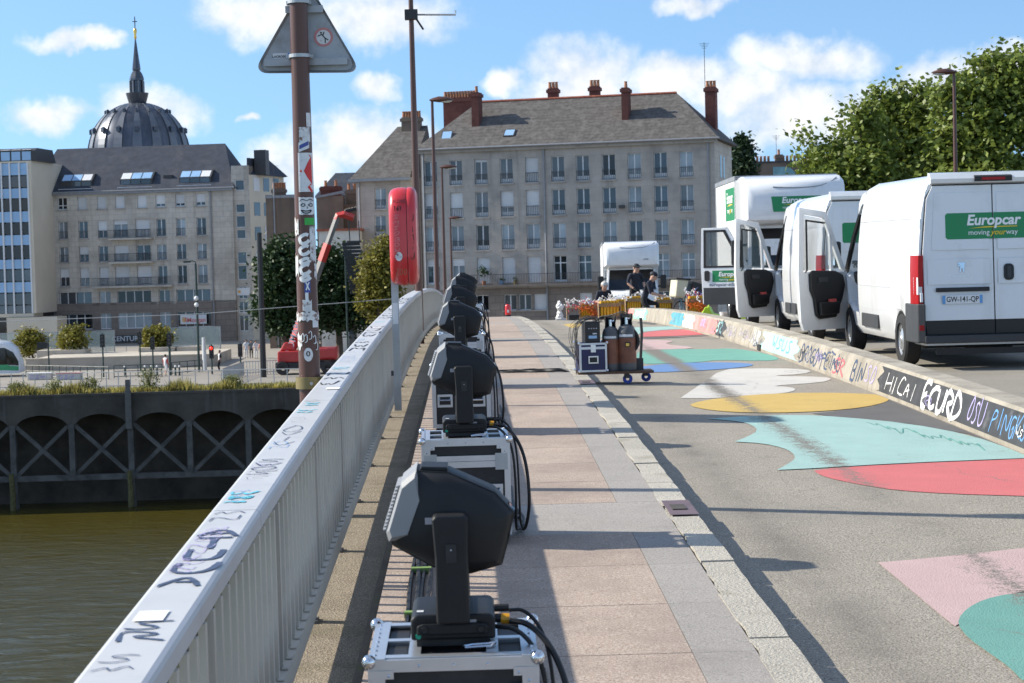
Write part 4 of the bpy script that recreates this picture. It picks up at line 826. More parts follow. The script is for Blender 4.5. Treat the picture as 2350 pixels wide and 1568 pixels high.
# dome
DC = at(320, 365, 340); dome = empty('church_dome', (DC.x, DC.y, GZ), 0, 'dark ribbed lead dome of a church with slender lantern, spire and gold finial', 'church dome')
s_ = 340/F_PX; zc0 = DC.z-GZ; Rd, Hd_ = 114*s_, 128*s_
pr = [(Rd*math.cos(t*PI/2/14)**.92 if t < 14 else 0, zc0+Hd_*math.sin(t*PI/2/14)) for t in range(14)]
MB().lathe([(Rd*.98, 0), (Rd*.98, zc0-.2), (Rd*1.02, zc0-.2), (Rd*1.02, zc0)]+pr, 64).build('dome_shell', 'lead', dome, smooth=True)
nr = 16
for k in range(nr):
    an = 2*PI*(k+.35)/nr
    for off in (-.055, .055):
        path = [(1.01*r*math.cos(an+off), 1.01*r*math.sin(an+off), z) for r, z in pr[:-1]]
    secs = []
    for r, z in pr[:-1]:
        wdt = .095*max(r/Rd, .28); secs.append([(1.025*r*math.cos(an-wdt), 1.025*r*math.sin(an-wdt), z), (1.025*r*math.cos(an+wdt), 1.025*r*math.sin(an+wdt), z), (.97*r*math.cos(an+wdt), .97*r*math.sin(an+wdt), z), (.97*r*math.cos(an-wdt), .97*r*math.sin(an-wdt), z)])
    rb = MB().loft(secs).build('rib', 'lead_rib', dome)
    for lv, sz in ((4.2, .62), (8.4, .42)):
        i0 = int(lv); r, z = pr[i0]; r2_, z2_ = pr[i0+1]; f = lv-i0; r, z = r+(r2_-r)*f, z+(z2_-z)*f
        MB().box((-sz*.3, -sz*.5, -sz*.2), (sz*.9, sz*.5, sz*.9)).add([(-.3*sz,-.6*sz,.9*sz), (sz,-.6*sz,.9*sz), (sz,.6*sz,.9*sz), (-.3*sz,.6*sz,.9*sz), (.3*sz,0,1.5*sz)], [(0,1,4), (1,2,4), (2,3,4), (3,0,4)]).build('lucarne', 'lead', rb, T=Matrix.Translation((r*math.cos(an), r*math.sin(an), z)) @ Matrix.Rotation(an, 4, 'Z'))
def dz(y): return at(320, y, 340).z-GZ
def pw(p): return p*s_
MB().lathe([(pw(17), dz(240)), (pw(20), dz(236)), (pw(24), dz(222)), (pw(26), dz(214)), (pw(24), dz(214)), (pw(19), dz(222)), (pw(15), dz(222))], 20).build('gallery', 'lead', dome)
MB().lathe([(pw(15), dz(226)), (pw(14.5), dz(186)), (pw(16.5), dz(185)), (pw(16.5), dz(181)), (pw(15), dz(176)), (pw(12), dz(168)), (pw(8), dz(163)), (pw(9.5), dz(160)), (pw(9.5), dz(157))], 8).build('lantern', 'lead', dome)
for k in range(8): an = PI/8+k*PI/4; MB().tube([(pw(15.5)*math.cos(an), pw(15.5)*math.sin(an), dz(224)), (pw(15.5)*math.cos(an), pw(15.5)*math.sin(an), dz(186))], .16, 6).build('colonnette', 'lead_rib', dome)
MB().lathe([(pw(9.5), dz(157)), (pw(5.5), dz(125)), (pw(1.5), dz(90))], 8).build('spire', 'lead', dome)
MB().lathe([(pw(1.5), dz(91)), (pw(3.4), dz(86)), (pw(2.6), dz(80)), (pw(4.2), dz(72)), (pw(3.5), dz(67)), (.05, dz(64))], 12).build('gold_finial', 'gold', dome, smooth=True)
MB().tube([(0,0,dz(66)), (0,0,dz(38))], .09, 5).tube([(-pw(5.5),0,dz(49.5)), (pw(5.5),0,dz(49.5))], .08, 5).build('cross', 'iron', dome)
# ------------------------------------------------------------------ people kit
mat('skin', (.50,.29,.21), .55, var=.06); mat('navy_cloth', (.016,.020,.034), .85, var=.2, vs=9); mat('black_cloth', (.013,.013,.015), .85, var=.2); mat('shoe', (.02,.018,.016), .6)
mat('red_cloth', (.55,.09,.08), .8, var=.1); mat('white_cloth', (.72,.72,.72), .8, var=.05); mat('hair_white', (.55,.53,.50), .8, var=.15, vs=30); mat('hair_dark', (.03,.022,.016), .7); mat('cap_navy', (.010,.013,.022), .7); mat('grey_cloth', (.16,.17,.18), .85, var=.1); mat('eye', (.02,.02,.02), .3)
RAD = dict(pelvis=.135, waist=.125, chest=.15, neck=.058, chin=.075, head=.098, crown=.07, nose=.018, shL=.075, shR=.075, elL=.048, elR=.048, wrL=.032, wrR=.032, haL=.038, haR=.038, hipL=.092, hipR=.092, knL=.064, knR=.064, anL=.042, anR=.042, toL=.036, toR=.036)
BONES = [('pelvis','waist','top'),('waist','chest','top'),('chest','neck','top'),('neck','chin','skin'),('chin','head','skin'),('head','crown','skin'),('chin','nose','skin')]
for s in 'LR': BONES += [('chest','sh'+s,'top'),('sh'+s,'el'+s,'sleeve'),('el'+s,'wr'+s,'fore'),('wr'+s,'ha'+s,'hand'),('pelvis','hip'+s,'leg'),('hip'+s,'kn'+s,'leg'),('kn'+s,'an'+s,'shin'),('an'+s,'to'+s,'shoe')]
STAND = dict(pelvis=(0,0,.95), waist=(0,.01,1.12), chest=(0,0,1.33), neck=(0,-.01,1.50), chin=(0,-.035,1.585), head=(0,-.012,1.66), crown=(0,0,1.72), nose=(0,-.13,1.62),
  shL=(.19,0,1.43), elL=(.25,.03,1.14), wrL=(.26,-.06,.90), haL=(.255,-.09,.82), hipL=(.10,0,.90), knL=(.11,-.02,.50), anL=(.11,.03,.09), toL=(.12,-.13,.045))
def full(j):
    q = dict(STAND); q.update(j)
    for k in list(q):
        if k.endswith('L') and k[:-1]+'R' not in q: q[k[:-1]+'R'] = (-q[k][0], q[k][1], q[k][2])
    return q
def person(label, loc, rz=0, J={}, cl=None, group=None, cap=None, hair=None, fingers=False, h=1.0):
    """faces -Y locally; one continuous skinned body, hair or cap as children"""
    j = full(J); cl = cl or {}; me = bpy.data.meshes.new('body'); names = list(j); idx = {n: i for i, n in enumerate(names)}; V = [j[n] for n in names]; E = [(idx[a], idx[b]) for a, b, _ in BONES]; kinds = [k for _, _, k in BONES]; rad = [RAD[n] for n in names]
    if fingers:
        for s in 'LR':
            w_, h_ = Vector(j['wr'+s]), Vector(j['ha'+s]); d = (h_-w_).normalized(); side = d.cross(Vector((0,0,1))); side = side.normalized() if side.length > .1 else Vector((1,0,0))
            for k in range(5):
                off = side*(.028*(k-1.6)) if k < 4 else side*.05; b0 = h_+d*.01+off*.8; ln = (.055,.068,.062,.048,.035)[k]
                V += [tuple(b0), tuple(b0+d*ln*.6+off*.2), tuple(b0+d*ln+Vector((0,0,-.015)))]; n = len(V); rad += [.011,.010,.008]; E += [(idx['ha'+s] if k < 4 else idx['wr'+s], n-3), (n-3, n-2), (n-2, n-1)]; kinds += ['hand']*3
    me.from_pydata(V, E, []); ob = bpy.data.objects.new('body', me); COL.objects.link(ob); sk = ob.modifiers.new('skin', 'SKIN'); sk.use_smooth_shade = True
    for i, r in enumerate(rad): me.skin_vertices[0].data[i].radius = (r, r*(.8 if names[i:i+1] in (['pelvis'], ['waist'], ['chest']) else 1))
    me.skin_vertices[0].data[idx['pelvis']].use_root = True
    for n in ('chest', 'pelvis', 'waist'): me.skin_vertices[0].data[idx[n]].radius = (RAD[n]*1.12, RAD[n]*.8)
    sb = ob.modifiers.new('sub', 'SUBSURF'); sb.levels = sb.render_levels = 1 if not fingers else 2
    dg = bpy.context.evaluated_depsgraph_get(); m2 = bpy.data.meshes.new_from_object(ob.evaluated_get(dg)); bpy.data.objects.remove(ob)
    ms = [cl.get('top','navy_cloth'), cl.get('sleeve', cl.get('top','navy_cloth')), cl.get('fore','skin'), cl.get('hand','skin'), cl.get('leg','navy_cloth'), cl.get('shin', cl.get('leg','navy_cloth')), cl.get('shoe','shoe'), 'skin']; order = ['top','sleeve','fore','hand','leg','shin','shoe','skin']
    m2.materials.clear()
    for q in ms: m2.materials.append(M(q))
    A = np.array([V[a] for a, b in E]); B = np.array([V[b] for a, b in E]); D = B-A; DD = (D*D).sum(1)+1e-9
    for p in m2.polygons:
        c = np.array(p.center); t = np.clip(((c-A)*D).sum(1)/DD, 0, 1); d = np.linalg.norm(c-(A+D*t[:, None]), axis=1); p.material_index = order.index(kinds[int(np.argmin(d))]); p.use_smooth = True
    root = empty('person', loc, rz, label, 'person', group); root.scale = (h, h, h); link('body', m2, root)
    hd = Vector(j['head']); up = (Vector(j['crown'])-Vector(j['neck'])).normalized(); fw = (Vector(j['nose'])-Vector(j['chin'])); fw = (fw-up*fw.dot(up)).normalized(); rt = fw.cross(up)
    Th = Matrix.Identity(4)
    for i in range(3): Th[i][0] = rt[i]; Th[i][1] = -fw[i]; Th[i][2] = up[i]; Th[i][3] = hd[i]
    if cap: MB().ball((0, .012, .045), (.108, .118, .085), 14).add([(-.085,-.07,.05), (-.06,-.185,.045), (.06,-.185,.045), (.085,-.07,.05), (-.085,-.07,.065), (-.06,-.185,.056), (.06,-.185,.056), (.085,-.07,.065)], [(0,1,2,3), (7,6,5,4), (0,4,5,1), (1,5,6,2), (2,6,7,3)]).build('cap', cap, root, smooth=True, T=Th)
    if hair: MB().ball((0, .028, .03), (.112, .112, .105), 14).build('hair', hair, root, smooth=True, T=Th)
    if fingers:
        for s in (-1, 1): MB().ball((s*.035, -.094, .012), .011, 8).build('eye', 'eye', root, T=Th); MB().ball((s*.105, .0, -.01), (.014, .03, .036), 8).build('ear', 'skin', root, T=Th)
        MB().box((-.025, -.105, -.062), (.025, -.09, -.054)).build('mouth', 'brick_red', root, T=Th)
    return root
# ------------------------------------------------------------------ foliage kit
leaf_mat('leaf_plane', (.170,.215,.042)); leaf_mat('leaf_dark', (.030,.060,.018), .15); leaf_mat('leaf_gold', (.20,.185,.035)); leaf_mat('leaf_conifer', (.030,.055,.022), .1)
def leaves(name, blobs, n, size, m, parent, seed=1, nclump=None, cr=.55, droop=0):
    """leaf-sized quads gathered in clumps over and inside ellipsoid blobs (cx,cy,cz,rx,ry,rz)"""
    r = np.random.default_rng(seed); B = np.array(blobs, float); vol = B[:, 3]*B[:, 4]*B[:, 5]; nclump = nclump or n//30
    k = r.choice(len(B), nclump, p=vol**.7/(vol**.7).sum()); d = r.normal(size=(nclump, 3)); d /= np.linalg.norm(d, axis=1)[:, None]; rr = r.uniform(.45, 1.16, nclump)**.6
    C = B[k, :3]+d*rr[:, None]*B[k, 3:]; csz = cr*r.uniform(.5, 1.3, nclump)
    i = r.integers(0, nclump, n); P = C[i]+r.normal(size=(n, 3))*csz[i][:, None]*np.array([1, 1, .75])
    u = r.normal(size=(n, 3)); u[:, 2] *= .6; u /= np.linalg.norm(u, axis=1)[:, None]; w = np.cross(u, r.normal(size=(n, 3))); w /= np.linalg.norm(w, axis=1)[:, None]; s = size*r.uniform(.6, 1.25, n)[:, None]
    v = np.stack([P-u*s, P-w*s*.62, P+u*s, P+w*s*.62], 1).reshape(-1, 3); me = bpy.data.meshes.new(name); me.vertices.add(4*n); me.vertices.foreach_set('co', v.ravel()); me.loops.add(4*n); me.loops.foreach_set('vertex_index', np.arange(4*n, dtype=np.int32)); me.polygons.add(n); me.polygons.foreach_set('loop_start', np.arange(0, 4*n, 4, dtype=np.int32)); me.update(calc_edges=True); me.materials.append(M(m)); return link(name, me, parent)
def tree(name, label, loc, h, trunk, blobs, n, size, m, cat='tree', group=None, seed=1, cr=.55, limbs=7):
    e = empty(name, loc, 0, label, cat, group); rn = random.Random(seed); ht = max(min(b[2]-b[5]*.3 for b in blobs), h*.2)
    mb = MB().tube([(0,0,-.1), (.05*h*.1,0,ht*.5), (0,.03*h*.1,ht), (.02,0,h*.8)], [trunk*1.25, trunk, trunk*.75, trunk*.2], 8)
    for k in range(limbs):
        b = blobs[k % len(blobs)]; z0 = ht*rn.uniform(.75, 1.2); q = (b[0]+b[3]*rn.uniform(-.6, .6), b[1]+b[4]*rn.uniform(-.6, .6), b[2]+b[5]*rn.uniform(-.2, .75)); mb.tube([(0,0,z0), (q[0]*.4, q[1]*.4, z0+(q[2]-z0)*.55), q], [trunk*.5, trunk*.3, trunk*.08], 6)
    mb.build('trunk', 'bark', e, smooth=True); leaves('crown', blobs, n, size, m, e, seed, cr=cr); return e
def G(x, y):
    d = ray(x, y); t = (GZ-EYE.z)/d.z; return EYE+d*t
def treeat(name, label, x, Y, crowns, n, size, m, trunk=.3, **k):
    """crowns: pixel ellipses (cx, cy, rx, ry) at distance Y"""
    b0 = at(x, 700, Y); s = Y/F_PX; bl = []
    for (cx, cy, rx, ry) in crowns: p = at(cx, cy, Y); bl.append((p.x-b0.x, random.uniform(-.5, .5)*rx*s, p.z-GZ, rx*s, rx*s*.85, ry*s))
    return tree(name, label, (b0.x, Y, GZ), max(b[2]+b[5] for b in bl), trunk, bl, n, size, m, **k)
gp = 'plane trees behind the vans'
treeat('plane_tree', 'leafy green plane tree behind the box truck, lowest and leftmost of the three', 1960, 132, [(1905,378,52,52),(1872,335,20,24),(1850,312,9,14),(1930,300,14,18),(1975,262,16,20),(1985,330,62,78),(1960,420,95,70),(1950,520,100,80),(1870,440,45,50)], 13000, .23, 'leaf_plane', group=gp, seed=11, cr=.62)
treeat('plane_tree', 'leafy green plane tree directly behind the middle white van, between two neighbouring crowns', 2075, 138, [(2050,300,62,68),(2035,245,28,30),(2020,212,12,16),(2060,206,12,16),(2130,196,16,20),(2115,300,70,95),(2110,235,42,42),(2090,400,110,80),(2090,500,110,80)], 15500, .23, 'leaf_plane', group=gp, seed=12, cr=.62)
treeat('plane_tree', 'tallest leafy plane tree, at the right edge behind the street lamp', 2290, 130, [(2270,190,54,60),(2290,125,16,22),(2255,135,12,18),(2225,178,16,22),(2195,195,14,18),(2215,250,70,80),(2320,235,80,100),(2290,340,130,110),(2180,360,70,70),(2370,200,60,90),(2250,470,150,90)], 22000, .23, 'leaf_plane', group=gp, seed=13, cr=.62, trunk=.4)
treeat('conifer', 'narrow dark green conifer beside the long apartment block', 1702, 215, [(1702,385,17,30),(1702,355,12,24),(1701,332,6,16),(1704,410,20,30)], 9000, .28, 'leaf_conifer', cr=.5, seed=3)
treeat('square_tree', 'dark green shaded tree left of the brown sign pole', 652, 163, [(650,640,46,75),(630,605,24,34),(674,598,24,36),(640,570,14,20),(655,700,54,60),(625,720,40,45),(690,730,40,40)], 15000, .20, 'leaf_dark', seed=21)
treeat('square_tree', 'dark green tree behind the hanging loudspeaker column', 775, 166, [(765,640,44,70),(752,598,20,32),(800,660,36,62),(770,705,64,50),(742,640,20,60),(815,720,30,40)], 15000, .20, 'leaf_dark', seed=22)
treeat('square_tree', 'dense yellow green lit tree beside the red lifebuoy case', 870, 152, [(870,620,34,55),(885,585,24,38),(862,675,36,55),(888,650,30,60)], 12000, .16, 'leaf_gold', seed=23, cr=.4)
treeat('planter_tree', 'small yellow green tree in front of the glass office block, just above the tram', 70, 186, [(62,792,24,22),(78,780,18,18),(60,772,14,14)], 2600, .16, 'leaf_gold', seed=31, cr=.35, trunk=.1)
treeat('planter_tree', 'round bushy yellow green tree before the pale block, left of the shop door', 165, 184, [(165,778,27,22),(155,770,16,16),(178,775,16,20)], 3000, .16, 'leaf_gold', seed=32, cr=.35, trunk=.1)
treeat('planter_tree', 'round bushy tree before the pale block, right of the shop door', 358, 184, [(358,776,29,23),(345,785,18,18),(370,780,18,20)], 3200, .16, 'leaf_gold', seed=33, cr=.35, trunk=.1)
for x, h, sd, lb in ((342, 1.6, 41, 'tallest grey green weed clump on the quay edge, right of the mooring post'), (40, .9, 42, 'weed clump on the quay edge nearest the left border'), (125, .85, 43, 'second weed clump from the left on the quay edge'), (205, 1.0, 44, 'slender weed clump on the quay edge left of the mooring post'), (535, .9, 45, 'sparse weed clump at the quay edge before the black mast')):
    p = at(x, 890, QY+1.2); e = empty('weed_clump', (p.x, p.y, GZ), 0, lb, 'weeds', 'weed clumps on the quay edge'); r = random.Random(sd); mb = MB()
    for k in range(16): a = r.uniform(0, 6.28); q = r.uniform(.1, .55); mb.tube([(0,0,0), (q*.4*math.cos(a), q*.4*math.sin(a), h*.6), (q*math.cos(a), q*math.sin(a), h*r.uniform(.7, 1.1))], [.02,.015,.005], 4)
    mb.build('stems', 'weed', e); leaves('leaves', [(0,0,h*.5,.55,.4,h*.5)], 900, .07, 'weed', e, sd, cr=.2)
# ------------------------------------------------------------------ far plaza
mat('tram_white', (.74,.75,.76), .3, var=.02, coat=.5); mat('tram_green', (.05,.34,.14), .35, var=.04); mat('red_paint', (.50,.035,.03), .4, var=.08, coat=.3); mat('boom_grey', (.16,.16,.165), .5, var=.1); mat('black_plastic', (.018,.018,.02), .45, var=.15); mat('street_green', (.025,.05,.045), .5); mat('wall_beige', (.47,.42,.35), .9, var=.1, vs=.6, dirt=(.34,.30,.25), dirt_s=.4)
def glass_sheet_mat():
    m = bpy.data.materials.new('clear_glass'); m.use_nodes = True; N, L = m.node_tree.nodes, m.node_tree.links; b = N['Principled BSDF']; b.inputs['Base Color'].default_value = (.55,.65,.62,1); b.inputs['Roughness'].default_value = .05; b.inputs['Alpha'].default_value = .35; MATS['clear_glass'] = m
glass_sheet_mat()
# tram
p = G(53, 862); tr = empty('tram', (p.x, p.y, GZ), 0, 'white and green tram entering from the left edge of the quay', 'tram')
def tsec(x, w, z0, z1, r=.25): return [(x, -w, z0), (x, -w, z1-r), (x, -w+r, z1), (x, w-r, z1), (x, w, z1-r), (x, w, z0)]
MB().loft([tsec(-14,1.2,.25,3.1), tsec(-2.2,1.2,.25,3.1), tsec(-1.2,1.18,.25,2.95), tsec(-.5,1.1,.25,2.4,.3), tsec(-.12,.95,.28,1.5,.3), tsec(0,.8,.32,.9,.2)]).build('body', 'tram_white', tr, smooth=True)
MB().box((-14,-1.215,1.15), (-2.0,-1.19,2.35)).build('side_window', 'glass_dark', tr); MB().add([(-1.9,-1.215,1.1), (-.75,-1.16,1.1), (-1.1,-1.19,2.35), (-1.9,-1.215,2.4)], [(0,1,2,3)]).add([(-.42,-1.05,1.0), (-.05,-.7,1.05), (-.05,.7,1.05), (-.95,.8,2.62), (-.95,-.85,2.62), (-.8,-1.12,2.3)], [(0,1,4,5), (1,2,3,4)]).build('windscreen', 'glass_dark', tr)
MB().loft([[(x,-w-.014,z0), (x,-w-.014,z1)] for x, w, z0, z1 in ((-2.0,1.2,1.05,2.45), (-1.2,1.18,1.0,2.45), (-.5,1.1,.95,2.05), (-.12,.95,.9,1.25))], closed=False).build('cab_glass', 'glass_dark', tr); MB().loft([[(x,-w-.012,z0), (x,-w-.012,z1)] for x, w, z0, z1 in ((-2.0,1.2,.55,1.0), (-1.2,1.18,.55,.95), (-.5,1.1,.5,.9), (-.12,.95,.5,.85))], closed=False).build('nose_band', 'tram_green', tr)
MB().box((-14,-1.222,2.4), (-2.0,-1.2,2.72)).box((-14,-1.222,.75), (-.9,-1.2,1.02)).build('green_band', 'tram_green', tr)
# retaining wall, glass screen, rails
def box_thing(name, label, cat, a, b, m, group=None, bevel=0): o = MB().box(a, b).build(name, m, bevel=bevel); return tag(o, label, cat, group)
a, b = G(60, 853), G(470, 848); MB_ = empty('retaining_wall', (a.x, a.y, GZ), 0, 'low beige terrace wall in front of the pale block', 'wall')
MB().box((0, 0, 0), (b.x-a.x, .4, 1.05)).build('wall_face', 'wall_beige', MB_); MB().box((-.05, -.06, 1.05), (b.x-a.x+.05, .5, 1.15)).build('coping', 'stone_cream', MB_)
MB().box((0, .42, 0), (b.x-a.x, 14, .95)).build('terrace', 'wall_beige', MB_)
for i, (x0, x1, lb) in enumerate(((90, 200, 'low beige planter below the small tree left of the shop door'), (322, 405, 'low beige planter below the small tree right of the shop door'), (410, 455, 'short beige block beside the second planter'))):
    p, q = at(x0, 810, 183), at(x1, 810, 183); box_thing('planter', lb, 'planter', (p.x, 182, GZ), (q.x, 185, GZ+1.35), 'wall_beige', 'planters on the terrace')
def glass_screen(x0, x1, ytop, Y, label):
    p, q = at(x0, ytop, Y), at(x1, ytop, Y); e = empty('glass_screen', (p.x, Y, GZ), 0, label, 'glass screen', 'glass screens on the terrace'); wd = q.x-p.x; h = p.z-GZ; n = max(2, round(wd/2.6))
    for i in range(n): MB().box((wd*i/n+.04, -.01, .9), (wd*(i+1)/n-.04, .01, h-.06)).build('pane', 'clear_glass', e)
    for i in range(n+1): MB().box((wd*i/n-.04, -.04, 0), (wd*i/n+.04, .04, h)).build('post', 'galv', e)
    MB().box((0, -.03, h-.05), (wd, .03, h)).build('top_rail', 'galv', e)
glass_screen(0, 262, 765, 187, 'long glass screen before the glass block and left half of pale block'); glass_screen(384, 505, 752, 187, 'glass screen right of the shop door')
def fence(x0, y0, x1, y1, h, name, label, m='street_green', rails=(1., .55, .12), step=.9, group='railings on the far quay', cat='railing'):
    p, q = G(x0, y0), G(x1, y1); d = q-p; ln = d.length; e = empty(name, p, math.atan2(d.y, d.x), label, cat, group); n = max(2, round(ln/step))
    for r in rails: MB().tube([(0,0,h*r), (ln,0,h*r)], .03, 5).build('rail', m, e)
    pm_ = None
    for i in range(n+1):
        if pm_ is None: pm_ = MB().tube([(0,0,0), (0,0,h)], .035, 5).build('post', m, e)
        else: link('post', pm_.data, e, loc=(ln*i/n, 0, 0))
fence(60, 866, 250, 871, 1.0, 'street_railing', 'dark green railing in front of the tram, left of the red jacket walker'); fence(262, 868, 372, 864, 1.0, 'street_railing', 'dark green railing directly left of the red jacket walker'); fence(395, 860, 465, 853, 1.0, 'street_railing', 'dark green railing between the walker and the lamp post'); fence(60, 826, 430, 818, 1.1, 'terrace_railing', 'pale handrail along the terrace wall top', 'galv', (1., .5), 2.2)
fence(0, 893, 300, 889, 1.15, 'quay_fence', 'thin wire fence on the quay edge, left of the tall weeds', 'galv', (1., .1), 1.0); fence(300, 889, 690, 882, 1.15, 'quay_fence', 'thin wire fence on the quay edge, right of the tall weeds', 'galv', (1., .1), 1.0)
fence(512, 880, 560, 862, 1.1, 'crowd_barrier', 'pale metal crowd barrier near the black mast', 'galv', (1., .2), .25); fence(560, 862, 640, 858, 1.1, 'crowd_barrier', 'pale metal crowd barrier between the black mast and the red crane', 'galv', (1., .2), .25)
for x0, x1, top, lb in ((62, 112, 'ink_white', 'pale concrete block with purple scrawl near the tram'), (128, 180, 'ink_red', 'pale concrete block with red top stripe near the tram')):
    p, q = G(x0, 873), G(x1, 873); e = empty('concrete_block', (p.x, p.y, GZ), 0, lb, 'concrete block', 'painted blocks on the quay'); w2 = q.x-p.x; MB().box((0,0,0), (w2, .8, .52)).build('block', 'white_wall', e, bevel=.05); MB().box((.02,-.01,.50), (w2-.02, .82, .58)).build('top_stripe', top, e); mb = MB(); strokes(mb, 'OS~', lambda u, v: (u, -.012, v), .2, .1, .35, .3, .07); mb.build('scrawl', 'ink_lilac', e)
def pole_thing(name, label, x, ybot, ytop, r=.06, m='street_green', group=None, cat='post', extra=None):
    p = G(x, ybot); s = p.y/F_PX; h = (ybot-ytop)*s; e = empty(name, p, 0, label, cat, group); MB().tube([(0,0,0), (0,0,h)], [r*1.2, r], 8).build('pole', m, e)
    if extra: extra(e, h)
    return e
def sig(e, h): MB().box((-.18,-.14,h-1.15), (.18,.1,h-.1)).build('signal_head', 'black_plastic', e); [MB().lathe([(.001,0), (.1,0), (.1,.04)], 10, T=Matrix.Translation((0,-.15,h-.3-.3*k)) @ Matrix.Rotation(PI/2, 4, 'X')).build('lens', 'glass_dark', e) for k in range(3)]
gs = 'traffic signals on the far quay'
pole_thing('traffic_signal', 'black traffic signal left of the shop door', 238, 866, 765, group=gs, cat='traffic light', extra=sig); pole_thing('traffic_signal', 'black traffic signal directly before the shop door', 323, 852, 760, group=gs, cat='traffic light', extra=sig); pole_thing('traffic_signal', 'short black signal just left of the red jacket walker', 352, 850, 772, group=gs, cat='traffic light', extra=sig)
pole_thing('traffic_signal', 'sturdy black traffic signal right of the red jacket walker', 391, 862, 763, .09, group=gs, cat='traffic light', extra=sig)
mat('signal_red', (.8,.02,.02), .4); SR = MATS['signal_red'].node_tree.nodes['Principled BSDF']; SR.inputs['Emission Color'].default_value = (1,.02,.01,1); SR.inputs['Emission Strength'].default_value = 3
def sigr(e, h): sig(e, h); MB().ball((0,-.2,h-.3), .12, 10).build('red_lens', 'signal_red', e)
pole_thing('traffic_signal', 'black traffic signal showing red, beside the white post', 487, 859, 791, group=gs, cat='traffic light', extra=sigr); pole_thing('traffic_signal', 'black traffic signal next to the sitting group', 553, 857, 787, group=gs, cat='traffic light', extra=sig)
def flood(e, h): MB().box((-.95,-.1,h-1.0), (-.1,.15,h-.45)).build('sign_box', 'black_plastic', e)
pole_thing('sign_post', 'dark post with side mounted box right of the tram', 113, 854, 774, cat='sign post', extra=flood)
def lamp2(e, h): MB().tube([(0,0,h), (0,0,h+.15), (-.3,0,h+.25), (-.7,0,h+.2)], .05, 6).box((-1.0,-.15,h+.1), (-.4,.15,h+.24)).build('lamp_arm', 'street_green', e); [MB().ball((0,-.25,h*f), .2, 8).build('camera_globe', 'ink_white', e) for f in (.62, .68)]
pole_thing('tall_street_lamp', 'slim dark street lamp with white globes in front of the pale block', 457, 853, 606, .09, cat='street lamp', extra=lamp2); pole_thing('white_post', 'white service post beside the red traffic signal', 470, 850, 775, .16, 'white_box', cat='post')
pole_thing('black_mast', 'thick plain black mast standing on the quay left of the sign pole', 605, 866, 535, .2, 'black_plastic', cat='mast'); pole_thing('tall_thin_pole', 'thin dark green pole below the hanging loudspeaker column', 800, 850, 560, .07, cat='pole')
for i, x in enumerate((287, 333, 347, 361, 403, 412)):
    e = pole_thing('bollard', ['bollard left of the shop door signals, alone', 'leftmost of three white topped bollards left of the walker', 'middle of three white topped bollards left of the walker', 'rightmost of three white topped bollards left of the walker', 'bollard just right of the red jacket walker', 'second bollard right of the red jacket walker'][i], x, 862, 842, .07, group='bollards on the far quay', cat='bollard', extra=lambda e, h: MB().ball((0,0,h+.03), .1, 8).build('knob', 'ink_white', e))
person('person in red jacket and white shorts walking on the far quay', G(381, 863), R(150), dict(knL=(.11,-.14,.5), anL=(.11,-.05,.09), toL=(.12,-.2,.05), knR=(-.11,.03,.5), anR=(-.11,.2,.1), toR=(-.11,.06,.05)), dict(top='white_cloth', sleeve='red_cloth', fore='red_cloth', leg='white_cloth', shin='skin'), hair='hair_dark')
person('person in white top and black trousers walking near the white post', G(505, 852), R(-60), dict(knL=(.11,-.14,.5), anL=(.11,-.05,.09), toL=(.12,-.2,.05)), dict(top='white_cloth', sleeve='black_cloth', leg='black_cloth'), hair='hair_dark')
for k, (x, c, lb) in enumerate(((566, 'white_cloth', 'person in white at the left of the group by the steps'), (577, 'grey_cloth', 'person in grey in the middle of the group by the steps'), (588, 'white_cloth', 'person in white shirt at the right of the group by the steps'), (600, 'red_cloth', 'person in pink red top next to the black mast'))): person(lb, G(x, 822+k), R(20*k), {}, dict(top=c, leg='black_cloth' if k % 2 else 'white_cloth'), hair='hair_dark', group='group of people by the steps')
# red crane with telescopic boom and line array
cp = G(690, 858); cr_ = empty('mobile_crane', cp, 0, 'red telescopic crane on the quay behind the sign pole', 'crane'); s = cp.y/F_PX
def cl_(x, y): p = at(x, y, cp.y); return Vector((p.x-cp.x, 0, p.z-GZ))
q0, q1, q2, q3 = cl_(660, 828), cl_(738, 600), cl_(752, 560), cl_(775, 495)
MB().box((-1.7,-1.3,1.0), (.9,1.3,1.9)).prism([(-1.6,1.9), (-1.2,2.6), (-.6,2.5), (-.3,1.9)], -.5, .5).build('turret', 'red_paint', cr_, bevel=.12)
MB().box((1.4,-1.1,1.1), (3.1,1.1,2.1)).build('counterweight', 'red_paint', cr_, bevel=.2); MB().box((-1.9,-1.35,.45), (3.0,1.35,1.0)).build('chassis', 'black_plastic', cr_, bevel=.08)
for x in (-1.3, 2.3): MB().lathe([(.2,-.25), (.52,-.25), (.55,-.15), (.55,.15), (.52,.25), (.2,.25)], 18, T=Matrix.Translation((x,-1.3,.55)) @ Matrix.Rotation(PI/2, 4, 'X')).build('wheel', 'black_plastic', cr_)
MB().tube([q0, q0.lerp(q1, .62)], .38, 4).build('boom_base', 'red_paint', cr_); MB().tube([q0.lerp(q1, .62), q1], .30, 4).build('boom_section', 'boom_grey', cr_); MB().tube([q1, q2], .34, 4).build('boom_collar', 'red_paint', cr_); MB().tube([q2, q3], .24, 4).build('boom_tip_section', 'boom_grey', cr_)
MB().tube([q3.lerp(q2, .15), q3, cl_(790, 492), cl_(812, 500)], [.24,.26,.3,.3], 4).build('boom_head', 'red_paint', cr_)
mb = MB()
for k in range(8): a = cl_(790+3.5*k, 488-.8*k); mb.tube([a, a+Vector((.12,0,.28))], .05, 4)
